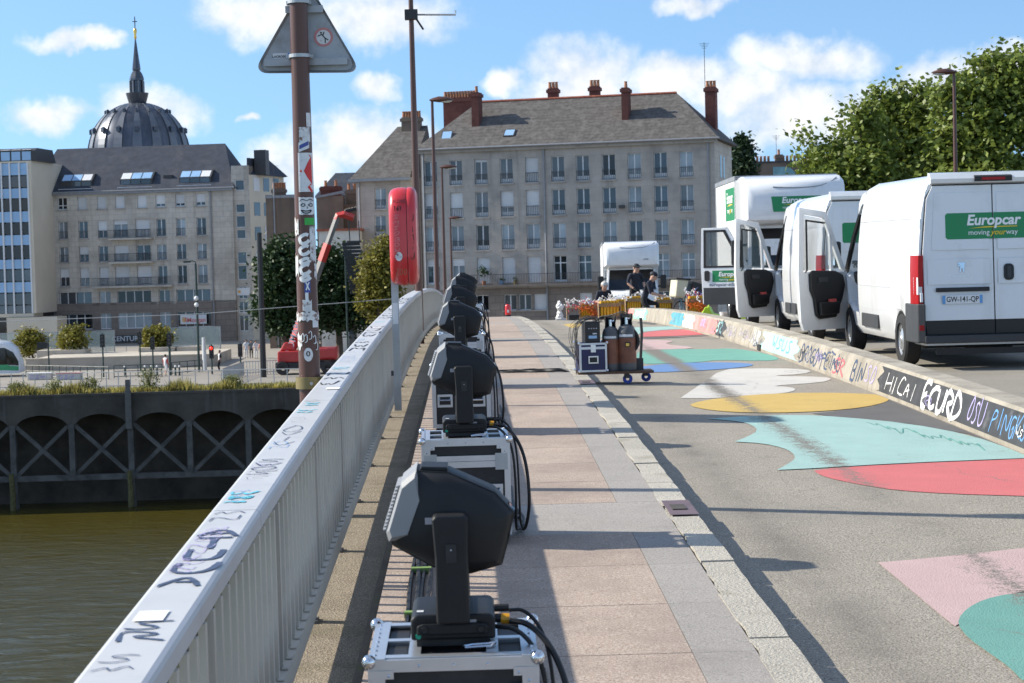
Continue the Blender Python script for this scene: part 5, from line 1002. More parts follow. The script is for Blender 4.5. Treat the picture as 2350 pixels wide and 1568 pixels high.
mb.tube([cl_(788, 489), cl_(819, 482)], .06, 4).build('top_bracket', 'iron', cr_); text('TOMARI', 'ink_white', cr_, frame(cl_(672, 775)+Vector((.1,-.45,0)), cl_(700, 690)-cl_(665, 800), (0,0,1)), size=.75, bold=.01)
la = empty('line_array_speaker', tuple(Vector(cp)+cl_(815, 675)), 0, 'tall black column of stacked loudspeakers hanging from the crane', 'loudspeaker'); o0 = cl_(815, 675)
MB().box((-.5,-.5,4.15), (.75,.5,4.3)).build('flying_frame', 'iron', la)
for k in range(14):
    z = 4.0-.30*k; xo = -.28+.045*k; MB().prism([(xo-.62,0), (xo+.78,.03), (xo+.78,.26), (xo-.62,.285)], -.45, .45).build('cabinet', 'black_plastic', la, T=Matrix.Translation((0,0,z-.1))); MB().box((xo-.68,-.4,z-.02), (xo-.62,.4,z+.10)).build('horn_flare', 'boom_grey', la)
MB().tube([(-.3,0,4.3), (-.35,0,5.9)], .05, 5).tube([(.5,0,4.3), (.45,0,5.9)], .05, 5).build('hanging_chain', 'iron', la)
# ------------------------------------------------------------------ lamp posts along the bridge
mat('lamp_glass', (.55,.58,.58), .25, var=0)
LAMPH = 6.75
def make_lamp(X, Y, zb, label, r=.068, side=1):
    e = empty('street_lamp', (X, Y, zb), 0, label, 'street lamp', 'brown street lamps along the bridge')
    MB().tube([(0,0,-.6), (0,0,1.2), (0,0,LAMPH)], [r*1.12, r*1.08, r*.62], 20, cap=True).build('pole', 'brown_pole', e, smooth=True)
    pr = [(-.08,.02,.05), (.02,.05,.10), (.2,.085,.16), (.42,.075,.17), (.6,.03,.10), (.66,.0,.02)]
    secs = []
    for x, hz, w in pr: secs.append([(side*x, w*math.cos(a), 1.35*hz*math.sin(a)*(1 if math.sin(a) > 0 else .6)+.02) for a in [2*PI*k/10 for k in range(10)]])
    MB().loft(secs).build('luminaire', 'brown_pole', e, smooth=True, loc=(0,0,LAMPH)); MB().ball((side*.4,0,-.015), (.2,.13,.05), 12).build('lamp_bowl', 'lamp_glass', e, smooth=True, loc=(0,0,LAMPH))
    return e
def lamp_px(x, y, Y, label):
    p = at(x, y, Y); return make_lamp(p.x, Y, prof(Y)-.2, label)
sp = lamp_px(712, 905, 13.3, 'nearest brown pole covered in stickers, carrying the back of a triangular sign')
l2 = lamp_px(961, 650, 36, 'second tall brown pole, rising out of the frame behind the lifebuoy case')
lamp_px(1003, 640, 58, 'brown street lamp with complete lamp head, nearest of the three behind the tall pole'); lamp_px(1021, 640, 80, 'brown street lamp, middle of the three shrinking lamps past the crest'); lamp_px(1037, 640, 103, 'smallest and farthest brown street lamp past the crest')
p = at(2193, 400, 55); make_lamp(p.x, 55, prof(55)-.1, 'brown street lamp on the right, in front of the plane trees', side=-1)
# rod clamp on the second pole
p0, p1 = at(948, 34, 36), at(1050, 34, 36); z = p0.z-(prof(36)-.2)
o = MB().tube([(0,0,z), (p1.x-p0.x,0,z-.02), (p1.x-p0.x,0,z+.06)], .018, 5).build('side_rod', 'galv', l2); MB().box((-.12,-.1,z-.09), (.12,.1,z+.09)).build('rod_clamp', 'black_plastic', o); MB().tube([(.08,0,z-.06), (.22,0,z-.28)], .02, 5).build('lever', 'iron', o)
mb = MB(); rn = random.Random(9)
# stickers on a cylindrical pole: z range and angle range around the side facing the camera
def wrap(e, z0, z1, a0, a1, m, r0=.0745, name='sticker', n=6, jag=0, off=.0015, zs=0):
    rn = random.Random(int(z0*1000)); vs = []
    def rad(z): return (r0+(.068*.62-.068*1.08)*max(0, z-1.2)/(LAMPH-1.2)*1.0)+off
    for i in range(n+1):
        a = a0+(a1-a0)*i/n
        for z in (z0+rn.uniform(-jag, jag)+zs*i/n, z1+rn.uniform(-jag, jag)+zs*i/n): vs.append((rad(z)*math.sin(a), -rad(z)*math.cos(a), z))
    return MB().add(vs, [(2*i, 2*i+2, 2*i+3, 2*i+1) for i in range(n)]).build(name, m, e)
ZB = sp.location.z; XB = sp.location.x
def pz(y): return at(714, y, 13.22).z-ZB
mat('paper', (.70,.71,.72), .6, var=.08, vs=15, dirt=(.45,.43,.42), dirt_s=30, dirt_t=(.55,.7)); mat('torn_paper', (.66,.67,.67), .7, var=.15, vs=25, dirt=(.2,.11,.09), dirt_s=22, dirt_t=(.52,.62)); mat('sticker_red', (.60,.03,.03), .5, var=.05); mat('sticker_green', (.04,.40,.06), .5, var=.2, vs=80); mat('sticker_blue', (.05,.08,.30), .5)
wrap(sp, pz(290), pz(258), .55, 1.15, 'paper'); wrap(sp, pz(325), pz(291), -.25, .95, 'torn_paper'); wrap(sp, pz(349), pz(327), -.35, .8, 'paper', zs=.03); wrap(sp, pz(342), pz(333), -.25, .72, 'sticker_blue', zs=.03, off=.003)
wrap(sp, pz(440), pz(350), -.45, 1.25, 'paper', n=10)
def wcurve(e, pts, z_c, wd, m, name, off=.004, r0=.0745):
    """stroke on the pole surface, points (angle, z)"""
    mb = MB(); L_, R_ = [], []
    def P3(a, z): r = r0+(.068*.62-.068*1.08)*max(0, z-1.2)/(LAMPH-1.2)+off; return (r*math.sin(a), -r*math.cos(a), z)
    pts = chaikin(pts, 1) if len(pts) > 2 and name != 'chevron' else pts
    for i, (a, z) in enumerate(pts):
        b, c = pts[max(0, i-1)], pts[min(len(pts)-1, i+1)]; dx, dz_ = (c[0]-b[0])*.07, c[1]-b[1]; d = math.hypot(dx, dz_) or 1; L_.append(P3(a-dz_/d*wd/2/.07, z+dx/d*wd/2)); R_.append(P3(a+dz_/d*wd/2/.07, z-dx/d*wd/2))
    n = len(pts); mb.add(L_+R_, [(i, i+1, n+i+1, n+i) for i in range(n-1)]); return mb.build(name, m, e)
def onpole(a, z, off=.003): r = .0745+(.068*.62-.068*1.08)*max(0, z-1.2)/(LAMPH-1.2)+off; return (r*math.sin(a), -r*math.cos(a), z)
zt, zm_, zb2 = pz(356), pz(392), pz(425)
wcurve(sp, [(.85, zt), (-.2, zm_), (.85, zb2)], 0, .012, 'sticker_red', 'chevron'); MB().add([onpole(a, z, .004) for a, z in ((1.0, zt-.005), (.5, (zt+zm_)/2), (.12, zm_), (.5, (zm_+zb2)/2), (1.0, zb2+.005))], [(0,1,2,3,4)]).build('chevron', 'sticker_red', sp)
wcurve(sp, [(.55, pz(427)), (1.0, pz(440))], 0, .02, 'sticker_red', 'chevron')
wrap(sp, pz(492), pz(453), -.5, 1.25, 'paper', n=10, jag=.004)
for pts, w in ((([(-.3,pz(470)), (.0,pz(466)), (.2,pz(471)), (-.1,pz(474)), (-.3,pz(470))]), .006), (([(.45,pz(470)), (.8,pz(466)), (1.0,pz(472)), (.7,pz(474)), (.45,pz(470))]), .006), (([(-.25,pz(482)), (.3,pz(485)), (.9,pz(481)), (.5,pz(489)), (0,pz(489)), (-.25,pz(482))]), .008), (([(.3,pz(474)), (.42,pz(477)), (.3,pz(478))]), .004), (([(-.4,pz(462)), (-.1,pz(456)), (.3,pz(461)), (.7,pz(456)), (1.05,pz(461))]), .005)): wcurve(sp, pts, 0, w, 'ink_black', 'drawn_line')
wrap(sp, pz(516), pz(500), .05, 1.2, 'sticker_green'); wrap(sp, pz(540), pz(498), -1.3, -.6, 'torn_paper', jag=.012); wrap(sp, pz(600), pz(522), .5, 1.3, 'torn_paper', n=9, jag=.02); wrap(sp, pz(632), pz(585), -1.5, -.75, 'torn_paper', jag=.02); wrap(sp, pz(640), pz(606), .9, 1.35, 'torn_paper', jag=.01)
for k, (y0, y1) in enumerate(((537, 560), (563, 585), (592, 606), (606, 630), (632, 645))): wcurve(sp, [(.35, pz(y0+3)), (.1, pz(y0)), (-.4, pz(y0+6)), (-.55, pz((y0+y1)/2)), (-.3, pz(y1)), (.2, pz(y1-3)), (.45, pz(y1-9))], 0, .024, 'ink_white', 'scrawl')
wrap(sp, pz(672), pz(641), -.15, .42, 'sticker_blue', n=8); wcurve(sp, [(.0, pz(648)), (.15, pz(656)), (.0, pz(666))], 0, .008, 'ink_white', 'sticker_mark'); wcurve(sp, [(.3, pz(648)), (.12, pz(656)), (.3, pz(666))], 0, .008, 'ink_white', 'sticker_mark')
wrap(sp, pz(694), pz(672), -.1, .2, 'ink_white', jag=.006); wrap(sp, pz(716), pz(690), -.4, .5, 'torn_paper', jag=.014); wrap(sp, pz(736), pz(716), -1.35, 1.45, 'torn_paper', n=14, jag=.010, off=.004); wrap(sp, pz(752), pz(732), .5, 1.2, 'paper', off=.003); wrap(sp, pz(800), pz(766), -1.3, -.55, 'torn_paper', jag=.02)
for k, (a, y) in enumerate(((-.6,770), (.1,765), (.5,775), (.7,790), (-.3,772))): wcurve(sp, [(a, pz(y)), (a+.25, pz(y-7)), (a+.3, pz(y+12)), (a+.05, pz(y+14))], 0, .005, 'ink_white', 'scrawl')
disc = [( .02+.42*math.cos(2*PI*k/24), pz(814)+.047*math.sin(2*PI*k/24)) for k in range(24)]
MB().add([onpole(a, z) for a, z in disc]+[onpole(.02, pz(814))], [(k, (k+1) % 24, 24) for k in range(24)]).build('round_sticker', 'paper', sp); wcurve(sp, [(.02+.14*math.cos(2*PI*k/10), pz(812)+.016*math.sin(2*PI*k/10)) for k in range(11)], 0, .006, 'ink_black', 'sticker_mark', off=.006)
MB().lathe([(.076, pz(893)), (.098, pz(893)), (.098, pz(866)), (.076, pz(866))], 24).build('base_clamp', 'bronze_band', sp, smooth=True)
MB().tube([(.02,-.098,pz(880)), (.02,-.115,pz(880))], .012, 6).build('clamp_bolt', 'galv', sp)
# triangular sign seen from the back
sg = empty('triangular_road_sign', (XB, 13.3, ZB), 0, 'grey back of a triangular road sign clamped to the stickered pole', 'road sign')
def S(x, y, Y=13.42): p = at(x, y, Y); return (p.x-XB, p.z-ZB)
cor3 = [S(581, 168), S(829, 166), S(703, -48)]
def inset(pts, r):
    out = []
    for i in range(3):
        p, a, b = Vector(pts[i]), Vector(pts[i-1]), Vector(pts[(i+1) % 3]); u, v = (a-p).normalized(), (b-p).normalized(); n = 6; pa, pb = p+u*r, p+v*r
        for k in range(n+1): t = k/n; q = (1-t)**2*pa+2*t*(1-t)*p+t*t*pb; out.append((q.x, q.y))
    return out
outer = inset(cor3, .11); cx_, cz_ = sum(p[0] for p in outer)/len(outer), sum(p[1] for p in outer)/len(outer)
inner = [(cx_+(x-cx_)*.93, cz_+(z_-cz_)*.93) for x, z_ in outer]
mat('sign_back', (.36,.375,.40), .45, metal=.35, var=.08, vs=5, dirt=(.27,.27,.27), dirt_s=8); mat('sign_face', (.75,.74,.72), .4, var=.03)
MB().prism(inner, .13, .136).build('plate', 'sign_back', sg); MB().prism(inner, .137, .139).build('sign_face', 'sign_face', sg)
n = len(outer); MB().loft([[(outer[k][0], .105, outer[k][1]), (outer[k][0], .15, outer[k][1]), (inner[k][0], .15, inner[k][1]), (inner[k][0], .125, inner[k][1])] for k in list(range(n))+[0]], caps=False).build('rim', 'galv', sg, smooth=True)
for ya, xa, xb in ((24, 656, 742), (146, 607, 798)):
    a, b = S(xa, ya), S(xb, ya); MB().box((a[0], .085, a[1]-.018), (b[0], .128, a[1]+.018)).box((a[0], .075, a[1]-.024), (b[0], .084, a[1]+.024)).build('stiffener', 'sign_back', sg)
for ya in (10, 133): zz = S(700, ya)[1]; MB().lathe([(.0715, zz-.012), (.0755, zz-.012), (.0755, zz+.012), (.0715, zz+.012)], 24).box((-.085,.03,zz-.012), (.085,.084,zz+.012)).build('clamp_band', 'galv', sg)
c = S(742, 85); q = MB(); ring = [(math.cos(2*PI*k/28), math.sin(2*PI*k/28)) for k in range(28)]; r1, r2 = .066, .050
st = MB().add([(c[0]+r2*a, .1285, c[1]+r2*b) for a, b in ring], [tuple(range(28))]).build('pictogram_disc', 'paper', sg); mat('faded_red', (.55,.22,.22), .6)
MB().add([(c[0]+r1*a, .1275, c[1]+r1*b) for a, b in ring]+[(c[0]+r2*a, .1275, c[1]+r2*b) for a, b in ring], [(k, (k+1) % 28, 28+(k+1) % 28, 28+k) for k in range(28)]).build('pictogram_ring', 'faded_red', st)
mb = MB(); 
for a, b in (((-.012,.02),(.012,-.008)), ((-.012,.018),(-.04,.006)), ((-.002,.014),(.006,.036)), ((.012,-.008),(.034,-.022)), ((.012,-.008),(.012,-.042))):
    d = Vector((b[0]-a[0], b[1]-a[1])).normalized(); nn = Vector((-d.y, d.x))*.0035; mb.add([(c[0]+a[0]+nn.x, .1265, c[1]+a[1]+nn.y), (c[0]+b[0]+nn.x, .1265, c[1]+b[1]+nn.y), (c[0]+b[0]-nn.x, .1265, c[1]+b[1]-nn.y), (c[0]+a[0]-nn.x, .1265, c[1]+a[1]-nn.y)], [(0,1,2,3)])
mb.ball((c[0]-.016, .1265, c[1]+.03), (.007,.001,.007), 8).build('pictogram_figure', 'ink_black', st)
c = S(652, 128); lb = MB().box((c[0]-.08, .1265, c[1]-.019), (c[0]+.075, .129, c[1]+.019)).build('maker_label', 'paper', sg); text('LACROIX', 'ink_black', lb, frame((c[0]-.035, .1255, c[1]-.006), (1,0,0)), size=.022, bold=.0005, ext=.0004); MB().box((c[0]+.024, .125, c[1]-.018), (c[0]+.052, .1262, c[1]+.018)).build('label_square', 'ink_blue', lb)
# ------------------------------------------------------------------ lifebuoy case on its post
mat('buoy_red', (.60,.028,.034), .32, var=.05, vs=6, coat=.4); LY = 19.2; lp = at(914, 938, LY); lz = prof(LY)
lpost = empty('lifebuoy_post', (lp.x, LY, lz-.04), 0, 'square grey steel post carrying the red lifebuoy case beside the railing', 'post')
hpost = at(914, 640, LY).z-lz+.3
MB().box((-.035,-.03,0), (.035,.03,hpost)).build('post', 'galv', lpost); MB().box((-.06,-.035,.35), (-.036,.035,.40)).build('rail_bracket', 'iron', lpost); a = at(914, 725, LY).z-lz+.04; MB().box((-.026,-.036,a-.08), (.026,-.031,a+.13)).build('label_plate', 'paper', lpost)
bc = at(928, 543, LY); bu = empty('lifebuoy_case', (bc.x, LY, bc.z), 0, 'scratched red plastic lifebuoy case shaped like a clam shell, on a grey post', 'lifebuoy case')
Rz, Ry = .485, .40
def shell(x0, x1, bul, nm):
    secs = []
    for t, k in ((0, .985), (.2, 1.0), (.5, .995), (.75, .975), (.9, .94), (1, .88)):
        x = x0+(x1-x0)*t; secs.append([(x, k*Ry*y_, k*Rz*z_) for y_, z_ in rrect(-1, -1, 1, 1, .6, 7)])
    return MB().loft(secs).build(nm, 'buoy_red', bu, smooth=True)
shl = shell(.036, -.135, 1, 'front_shell'); shr = shell(.042, .135, 1, 'back_shell')
MB().loft([[(x, k*Ry*y_, k*Rz*z_) for y_, z_ in rrect(-1, -1, 1, 1, .6, 7)] for x, k in ((.034, .955), (.044, .955))]).build('seam', 'brick_red', bu)
mb = MB(); strokes(mb, 'KORE', lambda u, v: (u, -Ry-.001, v), -.085, .325, .026, .03, .005, seed=2); strokes(mb, '161', lambda u, v: (u, -Ry-.001, v), -.085, .25, .022, .045, .007, seed=3); mb.build('scrawl', 'ink_black', bu)
mb = MB(); rn = random.Random(4)
for k in range(7): strokes(mb, rn.choice('OSBRWM'), lambda u, v: (u, -Ry-.001, v), -.09+rn.uniform(-.01, .02), .17-.055*k, .05, .04, .003, jit=.15, seed=k)
mb.build('scratches', 'ink_red', bu); mat('pale_pink', (.62,.32,.33), .6); bpy.data.objects[mb and 'scratches'].data.materials[0] = M('pale_pink')
mb = MB(); [strokes(mb, c_, lambda u, v: (u, -Ry*.99-.001, v), .058, .13-.09*k, .045, .075, .009, jit=.12, seed=30+k) for k, c_ in enumerate('NAMSU')]; mb.build('dark_tag', 'brick_red', bu)
wr_ = MB(); strokes(wr_, 'ZOO', lambda u, v: (u, -Ry-.001, v), -.08, -.38, .03, .06, .004, seed=8); wr_.build('scratches', 'bronze_band', bu); MB().add([(-.045+.035*math.cos(k*PI/6), -Ry-.0015, -.2+.045*math.sin(k*PI/6)) for k in range(12)], [tuple(range(12))]).build('worn_sticker', 'torn_paper', bu)
# ------------------------------------------------------------------ moving heads on flight cases
mat('case_black', (.014,.014,.016), .55, var=.15, vs=8, dirt=(.03,.03,.032), dirt_s=5); mat('alu', (.62,.64,.67), .32, metal=.75, var=.06, vs=9); mat('chrome', (.70,.72,.75), .16, metal=1, var=.04); mat('fixture_black', (.011,.0115,.013), .52, spec=.35, var=.12, vs=14, bump=.04, bs=500); mat('fixture_grey', (.25,.255,.265), .5, var=.06); mat('cable', (.010,.010,.011), .55, var=.1); mat('orange_plug', (.75,.35,.02), .4); mat('dot_green', (.02,.42,.28), .5)
CW, CH = .50, .607
def make_case(label):
    e = empty('flight_case', (0,0,0), 0, label, 'flight case', 'flight cases in a row on the footway'); h, w = CH, CW/2
    MB().box((-w+.012,-w+.012,.07), (w-.012,w-.012,h-.012)).build('body', 'case_black', e)
    fr = MB(); t = .034
    for sx in (-1, 1):
        for sy in (-1, 1): x0, x1 = sorted((sx*w, sx*(w-t))); y0, y1 = sorted((sy*w, sy*(w-t))); fr.box((x0,y0,.06), (x1,y1,h))
    o = fr.build('corner_posts', 'alu', e); o['kind'] = 'stuff'
    for z0, z1 in ((.06,.094), (h-.036,h), (h-.16,h-.125), (h-.123,h-.092)):
        for k in range(4):
            T = Matrix.Rotation(k*PI/2, 4, 'Z'); MB().box((-w+t,-w+.001,z0), (w-t,-w+.014,z1), T=T).build('edge_profile', 'alu', e)
    # top: aluminium tray with dark wheel wells
    MB().box((-w+.002,-w+.002,h-.003), (-w+.05,w-.002,h+.004)).build('top_strip', 'alu', e); MB().box((w-.05,-w+.002,h-.003), (w-.002,w-.002,h+.004)).build('top_strip', 'alu', e)
    for y_ in (-w+.02, -.02, w-.055): MB().box((-w+.05,y_,h-.002), (w-.05,y_+.035,h+.0035)).build('top_strip', 'alu', e)
    for sx in (-1, 1):
        MB().box((sx*.115-.018,-w+.055,h-.002), (sx*.115+.018,w-.055,h+.003)).build('top_strip', 'alu', e)
        for sy in (-1, 1): x0, x1 = sorted((sx*.14, sx*.197)); y0, y1 = sorted((sy*.02, sy*.185)); MB().box((x0,y0,h-.0115), (x1,y1,h-.0105)).build('wheel_well', 'case_black', e)
    for sx in (-1, 1):
        for sy in (-1, 1):
            b = MB().ball((sx*(w-.004), sy*(w-.004), h-.004), .022, 12).build('ball_corner', 'chrome', e, smooth=True)
            MB().box((min(sx*w, sx*(w-.075)), sy*(w+.0022)-.0012, h-.055), (max(sx*w, sx*(w-.075)), sy*(w+.0022)+.0012, h-.03)).box((min(sx*(w-.012), sx*(w-.05)), sy*(w+.002)-.001, h-.085), (max(sx*(w-.012), sx*(w-.05)), sy*(w+.002)+.001, h-.0552)).build('corner_plate', 'alu', b)
            for q in ((.06,.045), (.03,.07)): MB().ball((sx*(w-q[0]), sy*(w+.004), h-q[1]), .005, 6).build('rivet', 'chrome', b)
        MB().box((sx*.20-.035,-w-.003,h-.175), (sx*.20+.035,-w+.0005,h-.08)).build('hinge_plate', 'galv', e)
    for sx in (-1, 1):
        hp = MB().box((sx*.14-.065,-w-.004,.24), (sx*.14+.065,-w+.012,.35)).build('handle_dish', 'alu', e); MB().box((sx*.14-.048,-w-.0055,.262), (sx*.14+.048,-w-.0042,.33)).build('dish_recess', 'case_black', hp); MB().tube([(sx*.14-.045,-w-.006,.32), (sx*.14-.045,-w-.03,.30), (sx*.14+.045,-w-.03,.30), (sx*.14+.045,-w-.006,.32)], .008, 6).build('grip', 'chrome', hp)
    rv = MB()
    for x in (-.1, 0, .1): rv.ball((x,-w-.001,h-.018), .0045, 6)
    for x in (-w+.02, w-.02):
        for k in range(8): rv.ball((x, -w+.05+.057*k, h+.004), .005, 6)
    o = rv.build('rivets', 'chrome', e); o['kind'] = 'stuff'
    for sx in (-1, 1):
        for sy in (-1, 1): MB().lathe([(.015,-.015), (.035,-.015), (.035,.015), (.015,.015)], 12, T=Matrix.Translation((sx*.19, sy*.19, .035)) @ Matrix.Rotation(PI/2, 4, 'X')).build('castor', 'cable', e)
    return e
HP = [(-.188,.007), (-.141,.151), (-.096,.186), (-.002,.178), (.136,.113), (.191,.052), (.172,-.03), (.151,-.104), (.056,-.129), (-.056,-.106), (-.172,-.038), (-.181,-.019)]
def scaled(p, k, c=(.0, .02)): return [(c[0]+(x-c[0])*k, c[1]+(z-c[1])*k) for x, z in p]
def make_head(label):
    e = empty('moving_head_light', (0,0,0), 0, label, 'stage light', 'moving head stage lights on the flight cases'); 
    MB().box((-.11,-.12,.0), (.11,.12,.022)).build('base_feet', 'case_black', e)
    MB().prism([(-.126,.022), (.126,.022), (.126,.085), (.112,.098), (-.112,.098), (-.126,.085)], -.14, .14).build('base', 'fixture_black', e, bevel=.008)
    MB().prism([(-.108,.040), (.105,.040), (.105,.068), (.09,.074), (-.09,.074), (-.108,.068)], -.156, -.138).build('base_handle', 'fixture_black', e, bevel=.006)
    for x in (-.085, .083): MB().lathe([(.001,0), (.011,0), (.011,.006)], 12, T=Matrix.Translation((x,-.157,.056)) @ Matrix.Rotation(PI/2, 4, 'X')).build('handle_bolt', 'case_black', e)
    MB().lathe([(.001,0), (.009,0), (.009,.003)], 12, T=Matrix.Translation((-.104,-.142,.036)) @ Matrix.Rotation(PI/2, 4, 'X')).build('green_dot', 'dot_green', e)
    MB().box((-.108,-.1,.0985), (-.088,-.08,.101)).build('asset_tag', 'paper', e)
    PZ = .338
    for s in (-1, 1):
        a = MB().loft([[(-.048,y0,.08), (.052,y0,.08), (.05,y0,.28), (.053,y0,PZ+.055), (.046,y0,PZ+.068), (-.046,y0,PZ+.068), (-.054,y0,PZ+.055), (-.047,y0,.28)] for y0 in (s*.125, s*.195)]).build('yoke_arm', 'fixture_black', e, bevel=.010, seg=3)
        y1 = s*.1965; MB().box((-.015, min(y1, y1+s*.003), .265), (.017, max(y1, y1+s*.003), .32)).build('lock_panel', 'case_black', a); MB().ball((.001, y1+s*.003, .303), (.003,.002,.003), 8).build('lock_dot', 'ink_grey', a)
    MB().box((-.05,-.12,.08), (.05,.12,.115)).build('yoke_bridge', 'fixture_black', e)
    h = MB().loft([[(x, y, PZ+z) for x, z in scaled(HP, k)] for y, k in ((-.118,.72), (-.102,.90), (-.075,1.0), (.075,1.0), (.102,.90), (.118,.72))]).build('head', 'fixture_black', e, smooth=True, bevel=.004)
    cap = [(-.191,.006), (-.143,.153), (-.098,.189), (-.083,.108), (-.128,-.012), (-.184,-.020)]
    g = MB().loft([[(x, y, PZ+z) for x, z in scaled(cap, k, (-.13,.07))] for y, k in ((-.121,.84), (-.10,1.02), (.10,1.02), (.121,.84))]).build('heat_sink', 'fixture_grey', h)
    for k in range(13):
        t = .06+.88*k/12; x, z = -.191+.048*t, .006+.147*t; MB().box((-.014,-.092,-.0025), (.012,.092,.0025), T=Matrix.Translation((x, 0, PZ+z)) @ Matrix.Rotation(R(-18), 4, 'Y')).build('cooling_fin', 'fixture_grey', g)
    MB().prism([(-.09,PZ+.182), (-.004,PZ+.178), (-.004,PZ+.192), (-.085,PZ+.196)], -.06, .06).build('top_grip', 'fixture_black', h, bevel=.004)
    MB().lathe([(.001,0), (.075,0), (.082,-.012), (.09,-.02)], 24, T=Matrix.Translation((.176,0,PZ-.02)) @ Matrix.Rotation(R(105), 4, 'Y')).build('front_lens', 'glass_dark', h)
    for x, z in ((.10,.075), (.125,-.07), (-.05,-.075), (-.03,.145), (.15,.03)): MB().lathe([(.001,0), (.005,0), (.005,.002)], 8, T=Matrix.Translation((x*.86,-.112,PZ+z*.86)) @ Matrix.Rotation(PI/2, 4, 'X')).build('screw', 'case_black', h)
    for k in range(6): MB().box((.07+.006*k,-.1135,PZ-.075+.012*k), (.10+.006*k,-.111,PZ-.071+.012*k)).build('vent_slot', 'case_black', h)
    MB().box((-.075,-.1195,PZ+.03), (-.045,-.1175,PZ+.05)).build('serial_label', 'ink_grey', h); MB().box((.03,-.1415,.066), (.07,-.1403,.082)).build('type_label', 'ink_grey', e)
    MB().tube([(x*1.004, -.0765, PZ+.02+(z-.02)*1.004) for x, z in HP+HP[:1]], .0012, 4).build('shell_seam', 'case_black', h)
    MB().tube([(.03,-.15,.004), (.06,-.158,.010), (.105,-.158,.012), (.125,-.15,.014)], .0045, 6).tube([(.03,-.15,.004), (.035,-.165,.003), (.11,-.165,.006), (.125,-.15,.014)], .0045, 6).build('safety_clip', 'chrome', e)
    pl = MB().tube([(.126,-.02,.058), (.16,-.02,.056)], .014, 8).build('plug', 'case_black', e); MB().tube([(.145,-.02,.056), (.17,-.021,.054)], .0165, 10).build('orange_collar', 'orange_plug', pl); MB().tube([(.126,.03,.078), (.17,.03,.078)], .012, 8).build('plug', 'case_black', e)
    return e
def make_cables(label, seed):
    e = empty('cable_bundle', (0,0,0), 0, label, 'cables', 'cables hanging from the stage lights'); rn = random.Random(seed); z0 = CH
    def cab(pts, r, nm='cable'): MB().tube(chaikin(pts, 3), r, 6).build(nm, 'cable', e, smooth=True)
    cab([(.17,-.02,z0+.056), (.23,-.03,z0+.05), (.30,-.08,z0-.02), (.345,-.14,z0-.15), (.36,-.16,z0-.35), (.35,-.1,.12), (.33,.05,.02), (.30,.5,.012), (.33,1.2,.012), (.29,2.2,.012)], .0095)
    cab([(.17,.03,z0+.078), (.22,.03,z0+.08), (.275,-.02,z0+.02), (.30,-.05,z0-.12), (.305,-.05,z0-.4), (.31,0,.05), (.36,.3,.010), (.31,.9,.010), (.34,2.0,.010)], .006)
    cab([(.12,-.06,z0+.05), (.20,-.10,z0+.05), (.27,-.13,z0-.05), (.285,-.12,z0-.3), (.28,-.1,.1), (.29,.1,.012), (.38,.6,.012), (.28,1.4,.012)], .007)
    pts = []
    for k in range(40): a = k*.62; rr = .13+.04*math.sin(k*1.7)+rn.uniform(-.015, .015); pts.append((.12+rr*1.5*math.cos(a), .62+rr*.8*math.sin(a), .012+.0022*k*.5))
    cab(pts, .007, 'cable_coil')
    return e
HY = [5.57, 10.8, 16.4, 21.15, 26.6, 31.6]; HX = [-.082, -.062, -.104, -.128, -.12, -.09]; words = ['nearest', 'second nearest', 'third nearest', 'fourth nearest', 'fifth, second farthest', 'sixth, farthest']
for i, (y, x) in enumerate(zip(HY, HX)):
    L1_ = f'black flight case with aluminium edges on the footway, {words[i]} in the row'; L2_ = f'black moving head stage light on its case, {words[i]} in the row'; L3_ = f'black cables trailing beside the stage light {words[i]} in the row'
    if i == 0: c0, h0, k0 = make_case(L1_), make_head(L2_), make_cables(L3_, 1); cs_ = (c0, h0, k0)
    else: cs_ = (copy_tree(c0), copy_tree(h0), copy_tree(k0)); [tag(o, l) for o, l in zip(cs_, (L1_, L2_, L3_))]
    yc = y+CW/2; z = prof(yc); sl = math.atan(.0388-2*5.89e-4*yc)
    for o in cs_: o.location = (x, yc, z); o.rotation_euler = (sl, 0, (0, .02, -.03, .015, 0, .02)[i])
    cs_[1].location.z += CH+.004
# taped cable run along the gutter, loose cable to the trolley
cr2 = empty('cable_run', (-.36, 8, prof(8)), 0, 'taped bundle of black cables running along the footway beside the cases', 'cables'); cr2.location = (0,0,0)
for k in range(4):
    rn = random.Random(k); pts = [(-.345+.03*k+rn.uniform(-.02,.02), y, prof(y)+.012+.008*(k % 2)) for y in [4+.8*j for j in range(40)]]; MB().tube(chaikin(pts, 2), .012, 6).build('cable', 'cable', cr2, smooth=True)
mat('tape_green', (.16,.26,.07), .7)
for y in (7.6, 8.9, 10.0): MB().box((-.355,y,prof(y)+.005), (-.25,y+.05,prof(y)+.033)).build('tape', 'tape_green' if y > 8 else 'cable', cr2)
